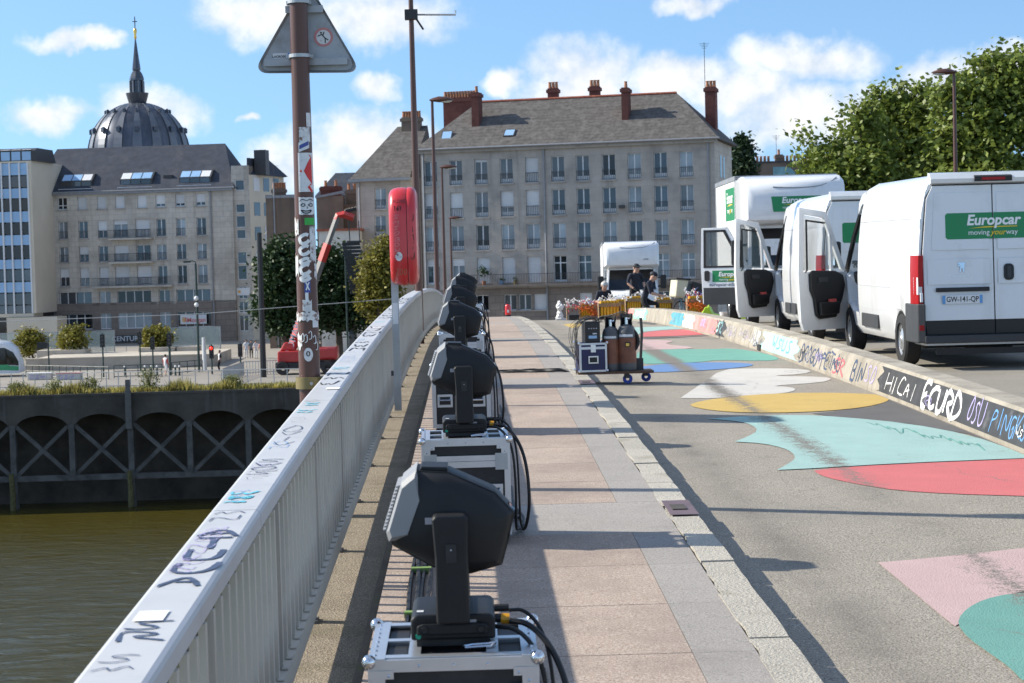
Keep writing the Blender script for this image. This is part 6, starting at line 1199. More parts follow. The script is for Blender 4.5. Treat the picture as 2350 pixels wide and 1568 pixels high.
# ------------------------------------------------------------------ gas trolley
TY = 23.0; tx = lambda px: at(px, 860, TY).x; tb = road_z(1.8, TY); t5 = lambda x: tx(1267+.2575*x)
tro = empty('gas_trolley', (t5(560), TY, tb), 0, 'low wheeled trolley on the painted lane loaded with gas cylinders', 'trolley'); ox = t5(560); PZ_ = .155
mat('plywood_dark', (.10,.055,.035), .7, var=.2, vs=10); mat('rust_brown', (.20,.075,.042), .55, var=.2, vs=9, dirt=(.12,.05,.03), dirt_s=12); mat('cyl_grey', (.085,.09,.095), .45, var=.2, vs=8); mat('case_blue', (.022,.025,.09), .5, var=.1); mat('caster_blue', (.03,.06,.35), .5)
MB().box((-.45,-.22,PZ_-.03), (.45,.22,PZ_)).build('platform', 'plywood_dark', tro); 
for sx, sy in ((.13,-.16), (.38,.16), (-.38,-.16), (-.38,.16)):
    o = MB().box((sx-.03,sy-.03,.07), (sx+.03,sy+.03,PZ_-.03)).build('castor_fork', 'iron', tro); MB().lathe([(.02,-.016), (.055,-.018), (.06,0), (.055,.018), (.02,.016)], 16, T=Matrix.Translation((sx+.01,sy,.06)) @ Matrix.Rotation(PI/2, 4, 'X')).build('castor_wheel', 'caster_blue', o)
hl = t5(815)-ox; MB().tube([(hl-.03,.1,PZ_), (hl,.1,PZ_+.45), (hl-.01,.1,PZ_+.62)], .018, 8).box((hl-.14,-.02,PZ_), (hl+.0,.05,PZ_+.14)).build('push_handle', 'iron', tro)
hz = empty('black_hose', (ox+hl-.1, TY-.1, tb+PZ_), 0, 'coil of thick black hose hanging on the trolley handle', 'hose')
for k in range(3): MB().tube(chaikin([(-.13+.01*k,.02*k,.50), (-.02,.02*k,.50-.03*k), (.05,.02*k,.36), (.0,.02*k,.24), (-.07,.02*k,.25), (-.02,.02*k,.40)], 2), .022, 8).build('hose_loop', 'cable', hz, smooth=True)
def cyl(px0, px1, lab, body, H=.62):
    a, b = t5(px0), t5(px1); r = (b-a)/2; e = empty('gas_cylinder', ((a+b)/2, TY-.06, tb+PZ_+.002), 0, lab, 'gas cylinder', 'gas cylinders on the trolley')
    MB().lathe([(.001,.0), (r*.96,.0), (r,.02), (r,.09)], 28).build('foot_ring', 'cyl_grey', e, smooth=True); MB().lathe([(r*.998,.09), (r,.10), (r,H*.60)], 28).build('body', body, e, smooth=True); MB().lathe([(r,H*.60), (r*.99,H*.68), (r*.93,H*.74), (r*.78,H*.80), (r*.5,H*.835), (r*.3,H*.845), (.001,H*.846)], 28).build('shoulder', 'cyl_grey', e, smooth=True)
    g = MB().lathe([(r*.60,H*.80), (r*.56,H*.9), (r*.64,H*1.03), (r*.70,H*1.04), (r*.70,H*.98), (r*.62,H*.9), (r*.66,H*.81)], 20, a0=-PI*.2, a1=PI*1.2).build('valve_guard', 'case_black', e, smooth=True); MB().tube([(0,0,H*.84), (0,0,H*.97)], .022, 8).tube([(0,0,H*.93), (.05,-.03,H*.95)], .014, 6).build('valve', 'chrome', g)
    MB().lathe([(r*.88,H*.72), (r*1.005,H*.655), (r*1.006,H*.62)], 20, a0=-PI*.8, a1=-PI*.3).build('label_band', 'paper', e)
    return e
cyl(450, 602, 'brown and grey gas cylinder on the trolley, left of the two', 'rust_brown', .63); e = cyl(585, 752, 'brown and grey gas cylinder on the trolley, right and larger of the two', 'rust_brown', .655)
st = MB().lathe([(.001,0), (.103,0), (.104,.001), (.104,.028), (.001,.029)], 24, T=Matrix.Translation((0,0,.30))).box((-.03,-.115,.285), (.035,-.104,.345)).build('strap', 'case_black', e); MB().box((-.02,-.121,.295), (.02,-.1155,.33)).build('buckle', 'gold', st)
bx0 = (t5(225)+t5(470))/2; wc = (t5(470)-t5(225))/2; bc_ = empty('blue_flight_case', (bx0, TY-.05, tb+PZ_+.002), R(6), 'small dark blue flight case with metal edges on the left of the trolley', 'flight case'); hh = .345
MB().box((-wc+.008,-.17,.008), (wc-.008,.17,hh-.008)).build('body', 'case_blue', bc_)
for sx in (-1, 1):
    for sy in (-1, 1): x0, x1 = sorted((sx*wc, sx*(wc-.022))); y0, y1 = sorted((sy*.178, sy*.156)); MB().box((x0,y0,0), (x1,y1,hh)).build('edge_profile', 'alu', bc_); MB().ball((sx*wc, sy*.178, hh), .02, 8).build('ball_corner', 'chrome', bc_); MB().ball((sx*wc, sy*.178, .012), .02, 8).build('ball_corner', 'chrome', bc_)
for z0, z1 in ((0,.022), (hh-.022,hh), (hh-.075,hh-.045)):
    for s in (-1, 1): y0, y1 = sorted((s*.1775, s*.165)); MB().box((-wc+.022,y0,z0), (wc-.022,y1,z1)).build('edge_profile', 'alu', bc_)
o = MB().box((-.06,-.182,.10), (.06,-.1705,.19)).build('handle_dish', 'chrome', bc_); MB().box((-.045,-.184,.115), (.045,-.1825,.175)).build('dish_recess', 'case_black', o); MB().box((-.03,-.184,hh-.11), (.03,-.178,hh-.02)).build('latch', 'chrome', bc_)
kb = empty('control_box', ((t5(285)+t5(420))/2, TY-.06, tb+PZ_+hh+.004), R(6), 'black electronic control box standing on the blue flight case', 'control box'); wk = (t5(420)-t5(285))/2
MB().box((-wk,-.12,0), (wk,.14,.25)).build('housing', 'case_black', kb, bevel=.006); MB().box((-wk+.012,-.123,.015), (wk-.012,-.121,.235)).build('front_panel', 'black_plastic', kb)
for k in range(4): MB().tube([(-.045+.03*k,-.123,.17), (-.045+.03*k,-.135,.17)], .008, 8).build('knob', 'ink_grey', kb)
MB().box((.0,-.125,.10), (.05,-.1235,.115)).build('label', 'paper', kb); MB().box((-.05,-.125,.05), (.05,-.1235,.085)).build('display', 'glass_blue', kb)
wb = empty('loose_wires', (bx0, TY, tb+PZ_+hh), 0, 'tangle of thin grey wires draped over the control box on the trolley', 'cables'); rn = random.Random(12); mat('wire_grey', (.10,.095,.085), .6)
for k in range(16):
    r_ = rn.uniform(.0, .34); x0 = rn.uniform(.0, .12); MB().tube(chaikin([(x0+.05,-.02+rn.uniform(-.1,.1),.24), (x0-.02,-.05,.32+rn.uniform(-.03,.03)), (-.12-r_*.35,-.08+rn.uniform(-.06,.06),.26+rn.uniform(-.06,.03)), (-.13-r_*.42,-.1+rn.uniform(-.08,.08),.05+rn.uniform(-.08,.12)), (-.16+rn.uniform(-.06,.04),-.12,-.2+rn.uniform(-.05,.12)), (-.10+rn.uniform(-.1,.06),-.2,-.38)], 2), .0032, 5).build('wire', 'wire_grey', wb, smooth=True)
for k in range(6): MB().tube(chaikin([(.05,.0,.25), (.15+.03*k,-.06,.33), (.28+.02*k,-.1,.28+.02*k), (.40+.02*k,-.09,.30)], 2), .005, 5).build('wire', 'wire_grey', wb, smooth=True)
lc = empty('floor_cable', (0, 24, prof(24)), 0, 'black cables lying across the footway towards the trolley', 'cables'); lc.location = (0,0,0)
for k in range(4):
    rn = random.Random(k+50); pts = [(x, 23.6+.25*math.sin(x*2+k)+rn.uniform(-.06,.06)-.04*k, surf(min(x, 1.34), 23.6)+.012) for x in [.15+.12*j for j in range(9)]]+[(1.36,23.4,prof(23.4)-.06), (1.42,23.2,tb+.02)]; MB().tube(chaikin(pts, 2), .009, 6).build('cable', 'cable', lc, smooth=True)
# ------------------------------------------------------------------ vehicles
mat('van_white', (.74,.75,.76), .28, var=.015, vs=1, coat=.6, dirt=(.60,.59,.565), dirt_s=2.2, dirt_t=(.52,.9), streak=((.63,.625,.61), 4, .55, .85)); mat('crease_shade', (.50,.51,.53), .4, var=0); mat('bumper_grey', (.040,.042,.046), .6, var=.1); mat('trim_black', (.012,.012,.013), .5, var=.1); mat('tail_red', (.34,.004,.004), .22, var=.05, spec=.3); mat('lens_clear', (.62,.62,.62), .12, var=.05); mat('tyre', (.022,.022,.023), .85, var=.15, vs=20); mat('rim', (.52,.53,.54), .35, metal=.7, var=.08); mat('logo_green', (.012,.22,.075), .4, var=.02); mat('logo_yellow', (.80,.55,.02), .45); mat('logo_white', (.82,.83,.82), .45, var=0); mat('plate_white', (.70,.71,.72), .4, var=.02); mat('mirror', (.9,.9,.92), .03, metal=1, var=0); mat('seat_fabric', (.03,.031,.034), .9)
def auto_glass():
    m = bpy.data.materials.new('auto_glass'); m.use_nodes = True; b = m.node_tree.nodes['Principled BSDF']; b.inputs['Base Color'].default_value = (.10,.13,.13,1); b.inputs['Roughness'].default_value = .03; b.inputs['Alpha'].default_value = .32; MATS['auto_glass'] = m
auto_glass()
HALF = [(.30,.90), (.42,.985), (.75,1.012), (1.15,1.02), (1.6,1.0), (2.0,.955), (2.28,.895), (2.41,.83), (2.49,.68), (2.515,.4)]
WR = .34
def arch(y, yc, r=.43): return math.sqrt(max(0, r*r-(y-yc)**2))+.30 if abs(y-yc) < r else 0
def vsec(y, k=1, tilt=0, top=None, yw=(1.02, 4.47)):
    zb = max(.30, arch(y, yw[0]), arch(y, yw[1])); out = []
    for z, x in HALF:
        zz = max(z, zb) if top is None else min(max(z, zb), top); out.append((-x*k, y+tilt*max(0, z-.9), zz))
    return out+[(-p[0], p[1], p[2]) for p in reversed(out)]
def wheel(parent, x, y, side, r=WR, w=.21):
    T = Matrix.Translation((x, y, r)) @ Matrix.Rotation(side*PI/2, 4, 'Y')
    o = MB().lathe([(r*.62,-w/2), (r*.93,-w/2), (r,-w*.36), (r,w*.36), (r*.93,w/2), (r*.66,w/2+.004), (r*.62,w*.42)], 36, T=T).build('wheel', 'tyre', parent, smooth=True)
    mb = MB().lathe([(r*.655,w*.46), (r*.62,w*.36), (r*.5,w*.30), (r*.34,w*.42), (r*.20,w*.44), (r*.16,w*.5), (.001,w*.5)], 30, T=T); mb.build('rim', 'rim', o, smooth=True)
    for k in range(8): a = 2*PI*k/8; MB().lathe([(.001,0), (.022,0), (.022,.004)], 8, T=T @ Matrix.Translation((r*.46*math.cos(a), r*.46*math.sin(a), w*.345))).build('rim_slot', 'trim_black', o)
    return o
def brand(parent, T, s=1.0, second=True):
    """white italic name over a yellow swoosh with slogan; T: frame at the centre, X right"""
    text('Europcar', 'logo_white', parent, T @ Matrix.Translation((0, .055*s, .003)), size=.185*s, shear=.18, bold=.0055*s, ext=.001)
    sw = [(-.31,-.045), (-.1,-.022), (.31,-.022), (.31,-.032), (0,-.036)]; MB().add([tuple(T @ Vector((x*s, y*s, .0035))) for x, y in sw], [(0,4,3,2,1)]).build('swoosh', 'logo_yellow', parent)
    if second:
        text('moving', 'logo_white', parent, T @ Matrix.Translation((-.185*s, -.10*s, .003)), size=.095*s, ext=.001); text('your', 'logo_yellow', parent, T @ Matrix.Translation((.06*s, -.10*s, .003)), size=.10*s, shear=.35, bold=.001, ext=.001); text('way', 'logo_white', parent, T @ Matrix.Translation((.24*s, -.10*s, .003)), size=.095*s, ext=.001)
def make_van(label):
    e = empty('panel_van', (0,0,0), 0, label, 'van', 'white rental vans parked behind the barrier'); TL_ = .055
    ys = [.06,.10,.30]+[1.02+.43*math.cos(PI-PI*k/10) for k in range(11)]+[1.7,2.4,3.1,3.70]
    ks = [.955,.985]+[1]*(len(ys)-2); MB().loft([vsec(y, k, TL_ if i == 0 else TL_*.9 if i == 1 else 0) for i, (y, k) in enumerate(zip(ys, ks))]).build('body', 'van_white', e, smooth=True)
    for s in (-1, 1):
        for z, x in ((1.02,1.0185), (1.93,.966), (.70,1.006)): MB().box((min(s*x, s*(x+.0045)), .5 if z > 1.5 else 1.55, z), (max(s*x, s*(x+.0045)), 3.66, z+.009)).build('side_crease', 'crease_shade', e)  # grey strips paint in the shade of the pressed creases
        MB().box((min(s*.99, s*1.022), 2.35, .43), (max(s*.99, s*1.022), 3.45, .62)).build('side_moulding', 'bumper_grey', e, bevel=.008)
    # rear
    rear = lambda x, z, d=0: (x, .055+TL_*max(0, z-.9)-d, z)
    MB().add([rear(x, z, .002) for x, z in ((-.93,.42), (.93,.42), (.93,1.5), (.86,2.2), (.76,2.36), (-.76,2.36), (-.86,2.2), (-.93,1.5))], [tuple(range(8))]).build('dark_gap_backing', 'trim_black', e)  # dark sheet behind the doors, painting the shade in their gaps
    def rpanel(poly, d0, d1, nm, m, par, bv=0): 
        n = len(poly); return MB().add([rear(x, z, d0) for x, z in poly]+[rear(x, z, d1) for x, z in poly], [tuple(range(n)), tuple(reversed(range(n, 2*n)))]+[(i, n+i, n+(i+1) % n, (i+1) % n) for i in range(n)]).build(nm, m, par, bevel=bv)
    D = {}
    for s in (-1, 1):
        P = lambda pts: [(s*x, z) for x, z in pts]
        d = rpanel(P([(.007,.62), (.90,.62), (.915,1.5), (.85,2.18), (.77,2.345), (.007,2.345)]), .004, .022, 'rear_door', 'van_white', e, .006); D[s] = d
        rpanel(P([(.007,.44), (.88,.44), (.90,.615), (.007,.615)]), .004, .024, 'door_kickplate', 'trim_black', d, .005)
        rpanel(P([(.05,1.52), (.80,1.52), (.75,2.25), (.05,2.25)]), .0225, .028, 'pressed_panel', 'van_white', d, .004)
        rpanel(P([(.05,1.08), (.86,1.08), (.86,1.40), (.05,1.40)]), .0225, .025, 'pressed_panel', 'van_white', d, .002)
        rpanel(P([(.915,1.80), (.955,1.80), (.95,1.93), (.91,1.93)]), .015, .05, 'hinge', 'van_white', d, .008); rpanel(P([(.93,.86), (.965,.86), (.965,.98), (.93,.98)]), .015, .05, 'hinge', 'van_white', d, .008)
        g = rpanel(P([(.008,1.655), (.59,1.655), (.615,1.68), (.615,1.965), (.59,1.99), (.008,1.99)]), .0285, .0295, 'logo_panel', 'logo_green', d)
        # lights and bumper corner
        tl = MB().loft([[(s*x*(1 if z < 1.4 else .995), y, z) for x, y in ((1.028,.30), (1.022,.10), (.985,.03), (.925,.02), (.925,.12), (.96,.30))] for z in (.84, .95, 1.3, 1.42, 1.46)]).build('tail_light', 'tail_red', e, smooth=True)
        MB().add([(s*1.0235,.13,.96), (s*.991,.028,.96), (s*.94,.016,.96), (s*.94,.016,1.06), (s*.985,.025,1.06), (s*.99,.028,1.18), (s*1.0245,.13,1.18)], [(0,1,4,5,6), (1,2,3,4)]).build('reversing_lens', 'lens_clear', tl)
        MB().loft([[(s*x, y, z) for x, y in ((1.03,.60), (1.035,.22), (1.005,.0), (.91,-.04), (.90,.08), (.97,.60))] for z in (.34, .45, .80, .84)]).build('bumper_corner', 'bumper_grey', e, bevel=.015)
        MB().box((min(s*.93, s*.99), -.035, .50), (max(s*.93, s*.99), -.028, .57)).build('rear_reflector', 'tail_red', e)
    brand(D[-1], frame(rear(0, 1.835, .0295), (1,0,0), (0, TL_, 1)))
    pl = rpanel([(-.68,.83), (-.16,.83), (-.16,.94), (-.68,.94)], .0285, .034, 'number_plate', 'plate_white', D[-1], .003)
    text('GW-141-QP', 'ink_black', pl, frame(rear(-.42, .886, .0345), (1,0,0)), size=.096, sx=.83, bold=.001, ext=.0008)
    for x0, x1 in ((-.678,-.640), (-.20,-.162)): rpanel([(x0,.832), (x1,.832), (x1,.938), (x0,.938)], .0342, .035, 'plate_band', 'ink_blue', pl)
    rpanel([(-.76,.985), (-.07,.985), (-.07,1.04), (-.76,1.04)], .0255, .05, 'plate_lamp_bar', 'trim_black', D[-1], .008)
    lion = [(-.03,-.06), (-.012,-.06), (-.008,-.02), (.01,-.015), (.014,-.058), (.034,-.06), (.028,-.012), (.045,.01), (.034,.024), (.05,.048), (.03,.06), (.0,.058), (-.02,.062), (-.05,.05), (-.046,.035), (-.02,.034), (-.05,.02), (-.048,.006), (-.016,.012), (-.022,-.02)]
    rpanel([(x-.42, z+1.30) for x, z in lion], .0262, .034, 'emblem', 'chrome', D[-1]); text('PEUGEOT', 'chrome', D[-1], frame(rear(-.42, 1.19, .027), (1,0,0)), size=.045, space=1.35, ext=.001)
    hd = rpanel(rrect(.12, 1.12, .25, 1.33, .05), .0225, .05, 'rear_door_handle', 'trim_black', D[1], .01); rpanel(rrect(.16, 1.15, .21, 1.30, .02), .0505, .056, 'grip', 'bumper_grey', hd)
    MB().loft([[(x, y, z) for y, z in ((.12,2.36), (.06,2.38), (.045,2.43), (.10,2.50), (.22,2.515), (.22,2.38))] for x in (-.80,-.74,0,.74,.80)]).build('roof_lip', 'van_white', e, smooth=True)
    bl = MB().loft([[(x, y, z) for y, z in ((.10,2.385), (.03,2.39), (.028,2.45), (.09,2.475))] for x in (-.24,-.21,.21,.24)]).build('brake_light_housing', 'trim_black', e); MB().box((-.15,.021,2.405), (.15,.027,2.44)).build('brake_lens', 'tail_red', bl)
    MB().box((-.92,-.05,.33), (.92,.10,.43)).build('rear_step', 'bumper_grey', e, bevel=.012); MB().box((-.75,.05,.18), (.75,.13,.26)).build('underrun_bar', 'trim_black', e); MB().box((-.7,.9,.22), (.7,4.2,.34)).build('underbody', 'trim_black', e); MB().lathe([(.1,-.09), (.30,-.1), (.33,0), (.30,.1), (.1,.09)], 24, T=Matrix.Translation((.1,.75,.30))).build('spare_wheel', 'tyre', e)
    for yw in (1.02, 4.47):
        for s in (-1, 1): wheel(e, s*.90, yw, s)
    # cab
    ys2 = [3.70,3.9]+[4.47+.43*math.cos(PI-PI*k/10) for k in range(11)]+[5.0,5.2,5.34,5.40]
    def top(y): return .62 if y < 4.5 else .62+(y-4.5)/.12*.63 if y < 4.62 else 1.25-(y-4.62)*.42 if y < 5.2 else 1.0-(y-5.2)*1.6
    secs = []
    for y in ys2:
        t = top(y); zb = max(.30, arch(y, 4.47)); k = 1 if y < 4.9 else 1-.22*((y-4.9)/.5)**2; zs = [zb, max(zb, .42), max(zb, min(t, .75)), max(t-.06, zb+.01), max(t, zb+.02)]; xs = [.90,.985,1.01,1.0,.92]
        if y < 4.3 and t < .7: t = max(t, zb+.03)
        h = [(-x*k, y, z) for x, z in zip(xs, zs)]; secs.append(h+[(-p[0], p[1], p[2]) for p in reversed(h)])
    MB().loft(secs).build('front_end', 'van_white', e, smooth=True)
    MB().loft([[(-x, y, z) for x, z in ((.895,zz-.30), (.88,zz-.14), (.68,zz-.02), (0,zz))]+[(x, y, z) for x, z in ((.68,zz-.02), (.88,zz-.14), (.895,zz-.30), (.80,zz-.33))]+[(-.80, y, zz-.33)] for y, zz in ((3.70,2.515), (3.95,2.48), (4.18,2.36))]).build('cab_roof', 'van_white', e, smooth=True)
    for s in (-1, 1): MB().tube([(s*.84,4.16,2.14), (s*.88,4.60,1.72), (s*.93,5.02,1.16)], .04, 6).build('windscreen_pillar', 'trim_black' if s < 0 else 'van_white', e)
    MB().add([(-.86,4.18,2.14), (.86,4.18,2.14), (.95,5.02,1.17), (-.95,5.02,1.17)], [(0,1,2,3)]).build('windscreen', 'auto_glass', e)
    MB().box((.96,3.72,.60), (1.0,4.62,1.22)).box((.90,3.72,1.22), (.96,3.80,2.12)).build('passenger_door', 'van_white', e); MB().add([(.985,3.80,1.22), (.985,4.75,1.22), (.885,4.2,2.1), (.885,3.80,2.1)], [(0,1,2,3)]).build('passenger_glass', 'auto_glass', e)
    MB().box((-.93,3.702,.5), (.93,3.715,2.2)).build('bulkhead', 'trim_black', e); MB().box((-.9,4.55,.95), (.9,4.95,1.2)).build('dashboard', 'trim_black', e, bevel=.05)
    for x in (-.5, .35): MB().box((x-.25,3.85,.6), (x+.25,4.35,.92)).prism([(3.74,.9), (3.92,.9), (3.86,1.55), (3.74,1.55)], x-.24, x+.24, axis='X').prism([(3.76,1.57), (3.86,1.57), (3.85,1.8), (3.77,1.8)], x-.12, x+.12, axis='X').build('seat', 'seat_fabric', e, bevel=.03)
    # open driver's door: hinge at the front edge, local -Y towards the trailing edge when closed
    dr = MB(); P1 = [(.0,.42), (.06,.34), (.96,.34), (1.02,.48), (1.06,1.22), (.02,1.20)]
    dr.prism([(-a, z) for a, z in P1], -.05, .0, axis='X')
    for q in ([(1.06,1.22), (.96,1.22), (.92,2.08), (1.02,2.18)], [(1.02,2.18), (.92,2.08), (.50,2.02), (.44,2.11)], [(.44,2.11), (.50,2.02), (.14,1.24), (.04,1.21)], [(.36,1.22), (.31,1.22), (.335,1.72), (.385,1.80)]): dr.prism([(-a, z) for a, z in q], -.045, .0, axis='X')
    A0 = R(-54); d = dr.build('driver_door', 'van_white', e, bevel=.012, T=Matrix.Translation((-.965, 4.72, 0)) @ Matrix.Rotation(A0, 4, 'Z'))
    MB().prism([(-a, z) for a, z in ((.95,1.24), (.92,2.07), (.51,2.01), (.16,1.25))], -.03, -.025, axis='X').build('door_glass', 'auto_glass', d)
    MB().prism([(-a, z) for a, z in ((.93,1.20), (.90,1.26), (.90,2.0), (.48,1.955), (.50,1.93), (.87,1.97), (.87,1.24))], .001, .012, axis='X').build('window_seal', 'trim_black', d)
    t = MB().prism([(-a, z) for a, z in ((.14,1.16), (.30,1.22), (.80,1.24), (.86,1.18), (.85,.95), (.78,.80), (.74,.56), (.66,.50), (.30,.52), (.24,.66), (.16,.80), (.10,1.0))], .001, .05, axis='X').build('door_trim', 'trim_black', d, bevel=.02)
    MB().prism([(-a, z) for a, z in ((.70,.56), (.30,.57), (.27,.76), (.72,.76))], .05, .11, axis='X').build('door_pocket', 'trim_black', t, bevel=.02); MB().box((.052,-.70,1.06), (.066,-.50,1.13)).build('door_pull', 'bumper_grey', t); MB().box((.06,-.5,.755), (.1,-.36,.80)).build('red_cloth', 'red_cloth', t)
    mr = MB().box((-.26,-.16,1.26), (-.09,-.02,1.66)).box((-.09,-.12,1.30), (-.02,-.06,1.36)).build('mirror_housing', 'trim_black', d, bevel=.03); MB().box((-.245,-.166,1.30), (-.105,-.161,1.63)).build('mirror_glass', 'mirror', mr)
    MB().box((-.08,-.78,1.03), (-.051,-.60,1.09)).build('outer_handle', 'trim_black', d); MB().box((-.03,-1.012,.98), (-.005,-1.0,1.06)).build('door_latch', 'trim_black', d)
    return e
van = make_van('large white van at the right edge with green rear sign and open left door'); van.location = (6.70, 24.4, road_z(9, 26.5)); van.rotation_euler = (math.atan(.0388-2*5.89e-4*27), 0, 0)
van2 = copy_tree(van); tag(van2, 'white van in the middle, between the large van and the box truck'); van2.location = (6.78, 31.6, road_z(9, 34)); van2.rotation_euler = (math.atan(.0388-2*5.89e-4*34), 0, R(.3))
# box trucks facing the camera
def make_truck(label, letters, door):
    e = empty('box_truck', (0,0,0), 0, label, 'truck', 'white box trucks facing the camera')
    # cab lower body
    def cs(y, w, z0, z1, r=.1): return [(-w,y,z0), (-w,y,z1-r), (-w+r,y,z1), (w-r,y,z1), (w,y,z1-r), (w,y,z0)]
    ys = [0,.05,.18,.45]+[.95+.45*math.cos(PI-PI*k/8) for k in range(9)]+[1.75]
    secs = []
    for y in ys: zb = max(.36, arch(y, .95, .45)); w = .80 if y == 0 else .9 if y < .1 else .97 if y < .3 else 1.0; t = .92 if y == 0 else 1.02 if y < .1 else 1.16 if y < .3 else 1.28 if y < .5 else 1.36; secs.append(cs(y, w, zb, max(t, zb+.1)))
    MB().loft(secs).build('cab_body', 'van_white', e, smooth=True)
    MB().loft([cs(y, w, 2.08, z, .12) for y, w, z in ((.95,.86,2.2), (1.1,.9,2.3), (1.75,.92,2.36))]).build('cab_roof', 'van_white', e, smooth=True)
    for s in (-1, 1): MB().tube([(s*.88,1.0,2.12), (s*.96,.5,1.3)], .05, 6).build('windscreen_pillar', 'van_white', e); MB().box((min(s*.92, s*.99),1.66,1.3), (max(s*.92, s*.99),1.75,2.15)).build('rear_pillar', 'van_white', e)
    MB().add([(-.95,.47,1.30), (.95,.47,1.30), (.88,.97,2.12), (-.88,.97,2.12)], [(0,1,2,3)]).build('windscreen', 'glass_dark', e); MB().add([(.97,.55,1.3), (.97,1.66,1.3), (.92,1.66,2.08), (.9,1.0,2.08)], [(0,1,2,3)]).build('side_glass', 'auto_glass', e)
    MB().box((-.62,-.015,.62), (.62,.02,.88)).build('grille', 'trim_black', e, bevel=.02); MB().box((-.95,-.03,.36), (.95,.10,.58)).build('bumper', 'bumper_grey', e, bevel=.03)
    for s in (-1, 1):
        MB().add([(s*.64,.012,.70), (s*.80,-.005,.70), (s*.955,.14,.78), (s*.975,.26,1.02), (s*.80,.03,.90), (s*.64,.012,.88)], [(0,1,4,5), (1,2,3,4)]).build('headlight', 'lens_clear', e)
        mr = MB().box((s*1.22-.12,.52,1.32), (s*1.22+.12,.66,1.85)).build('mirror_housing', 'trim_black', e, bevel=.04); MB().tube([(s*1.0,.62,1.4), (s*1.2,.6,1.45)], .03, 6).tube([(s*1.0,.66,1.75), (s*1.2,.6,1.72)], .03, 6).build('mirror_arm', 'trim_black', mr)
        wheel(e, s*.88, .95, s, .36, .22); wheel(e, s*.86, 4.6, s, .36, .26)
    MB().box((-.85,.8,.6), (.85,1.7,1.25)).prism([(1.45,1.2), (1.6,1.2), (1.62,1.95), (1.5,1.95)], -.75, -.2, axis='X').prism([(1.45,1.2), (1.6,1.2), (1.62,1.95), (1.5,1.95)], .2, .75, axis='X').build('seats', 'seat_fabric', e); MB().box((-.9,.5,1.05), (.9,.8,1.28)).build('dashboard', 'trim_black', e)
    MB().box((-1.08,1.82,1.0), (1.08,6.0,3.22)).build('cargo_box', 'white_box', e); MB().box((-1.10,1.82,3.15), (1.10,6.02,3.245)).build('roof_edge', 'zinc', e)
    for s in (-1, 1): MB().box((min(s*1.08, s*1.095),1.84,1.0), (max(s*1.08, s*1.095),1.94,3.14)).build('box_corner_profile', 'galv', e); MB().box((min(s*1.08, s*1.095),5.9,1.0), (max(s*1.08, s*1.095),6.0,3.14)).build('box_corner_profile', 'galv', e)
    lu = [[(-w,y,z0), (-w,y,z1-.1), (-w+.08,y,z1), (w-.08,y,z1), (w,y,z1-.1), (w,y,z0), (w-.14,y,z0-.08*(1 if y > .6 else .3)), (-w+.14,y,z0-.08*(1 if y > .6 else .3))] for y, w, z0, z1 in ((.42,.86,2.36,2.70), (.45,.98,2.28,2.85), (.56,1.06,2.22,3.02), (.85,1.085,2.22,3.16), (1.25,1.09,2.26,3.2), (1.818,1.09,2.30,3.2))]
    l = MB().loft(lu).build('roof_fairing', 'van_white', e, smooth=True)
    MB().tube(chaikin([(-.45,.50,2.94), (.0,.485,2.91), (.5,.50,2.93), (.78,.58,3.02), (.92,.74,3.12)], 2), .014, 6).build('fairing_crease', 'zinc', l)
    MB().box((-.7,2.2,.5), (.7,5.8,.95)).build('chassis', 'trim_black', e); MB().box((-.3,-.034,.44), (.22,-.030,.55)).build('number_plate', 'plate_white', e)
    if letters:
        g = MB().add([(-.46,.452,2.42), (.55,.452,2.42), (.55,.478,2.74), (-.50,.478,2.74)], [(0,1,2,3)]).build('logo_panel', 'logo_green', l); g.location.y = -.055; brand(g, frame((.04,.458,2.60), (1,0,0), (0,.08,1)), .95)
        for s in (-1,):
            g = MB().box((s*1.082,2.1,2.30), (s*1.0795,3.9,3.02)).build('logo_panel', 'logo_green', e); brand(g, frame((s*1.0835,3.0,2.70), (0,-1,0)), 1.75)
        MB().box((-.75,.585,1.52), (-.30,.60,1.86)).build('paper_notice', 'paper', e, T=Matrix())
    else:
        text('LAMIE', 'ink_navy', l, frame((.55,.405,2.46), (1,0,0), (0,.1,1)), size=.075, ext=.002)
    # passenger-side door (left in the picture)
    D1 = [(.02,.50), (1.02,.52), (1.04,1.30), (.02,1.30)]; mb = MB().prism([(a, z) for a, z in D1], -.05, 0, axis='X')
    for q in ([(1.04,1.30), (.96,1.30), (.94,2.04), (1.02,2.12)], [(1.02,2.12), (.94,2.04), (.50,2.04), (.46,2.12)], [(.46,2.12), (.52,2.04), (.12,1.30), (.02,1.30)]): mb.prism([(a, z) for a, z in q], -.05, 0, axis='X')
    ang = R(68) if door else 0
    d = mb.build('cab_door', 'van_white', e, bevel=.012, T=Matrix.Translation((-.96, .58, 0)) @ Matrix.Rotation(ang, 4, 'Z'))
    MB().prism([(a, z) for a, z in ((.955,1.31), (.935,2.03), (.52,2.03), (.13,1.31))], -.03, -.025, axis='X').build('door_glass', 'auto_glass', d); MB().box((-.054,.04,.50), (-.051,1.0,.86)).build('lower_cladding', 'bumper_grey', d); MB().prism(rrect(.86, 1.0, .97, 1.22, .04), -.075, -.051, axis='X').build('outer_handle', 'trim_black', d)
    for q in ([(.99,1.28), (.94,1.28), (.925,2.05), (.975,2.08)], [(.975,2.08), (.925,2.03), (.52,2.03), (.50,2.08)], [(.50,2.08), (.545,2.03), (.16,1.28), (.10,1.28)], [(.99,1.28), (.10,1.28), (.13,1.32), (.95,1.32)]): MB().prism(q, -.056, -.051, axis='X').build('window_seal', 'trim_black', d)
    MB().prism([(.08,.6), (.95,.6), (.95,1.2), (.08,1.2)], .001, .05, axis='X').build('door_trim', 'trim_black', d)
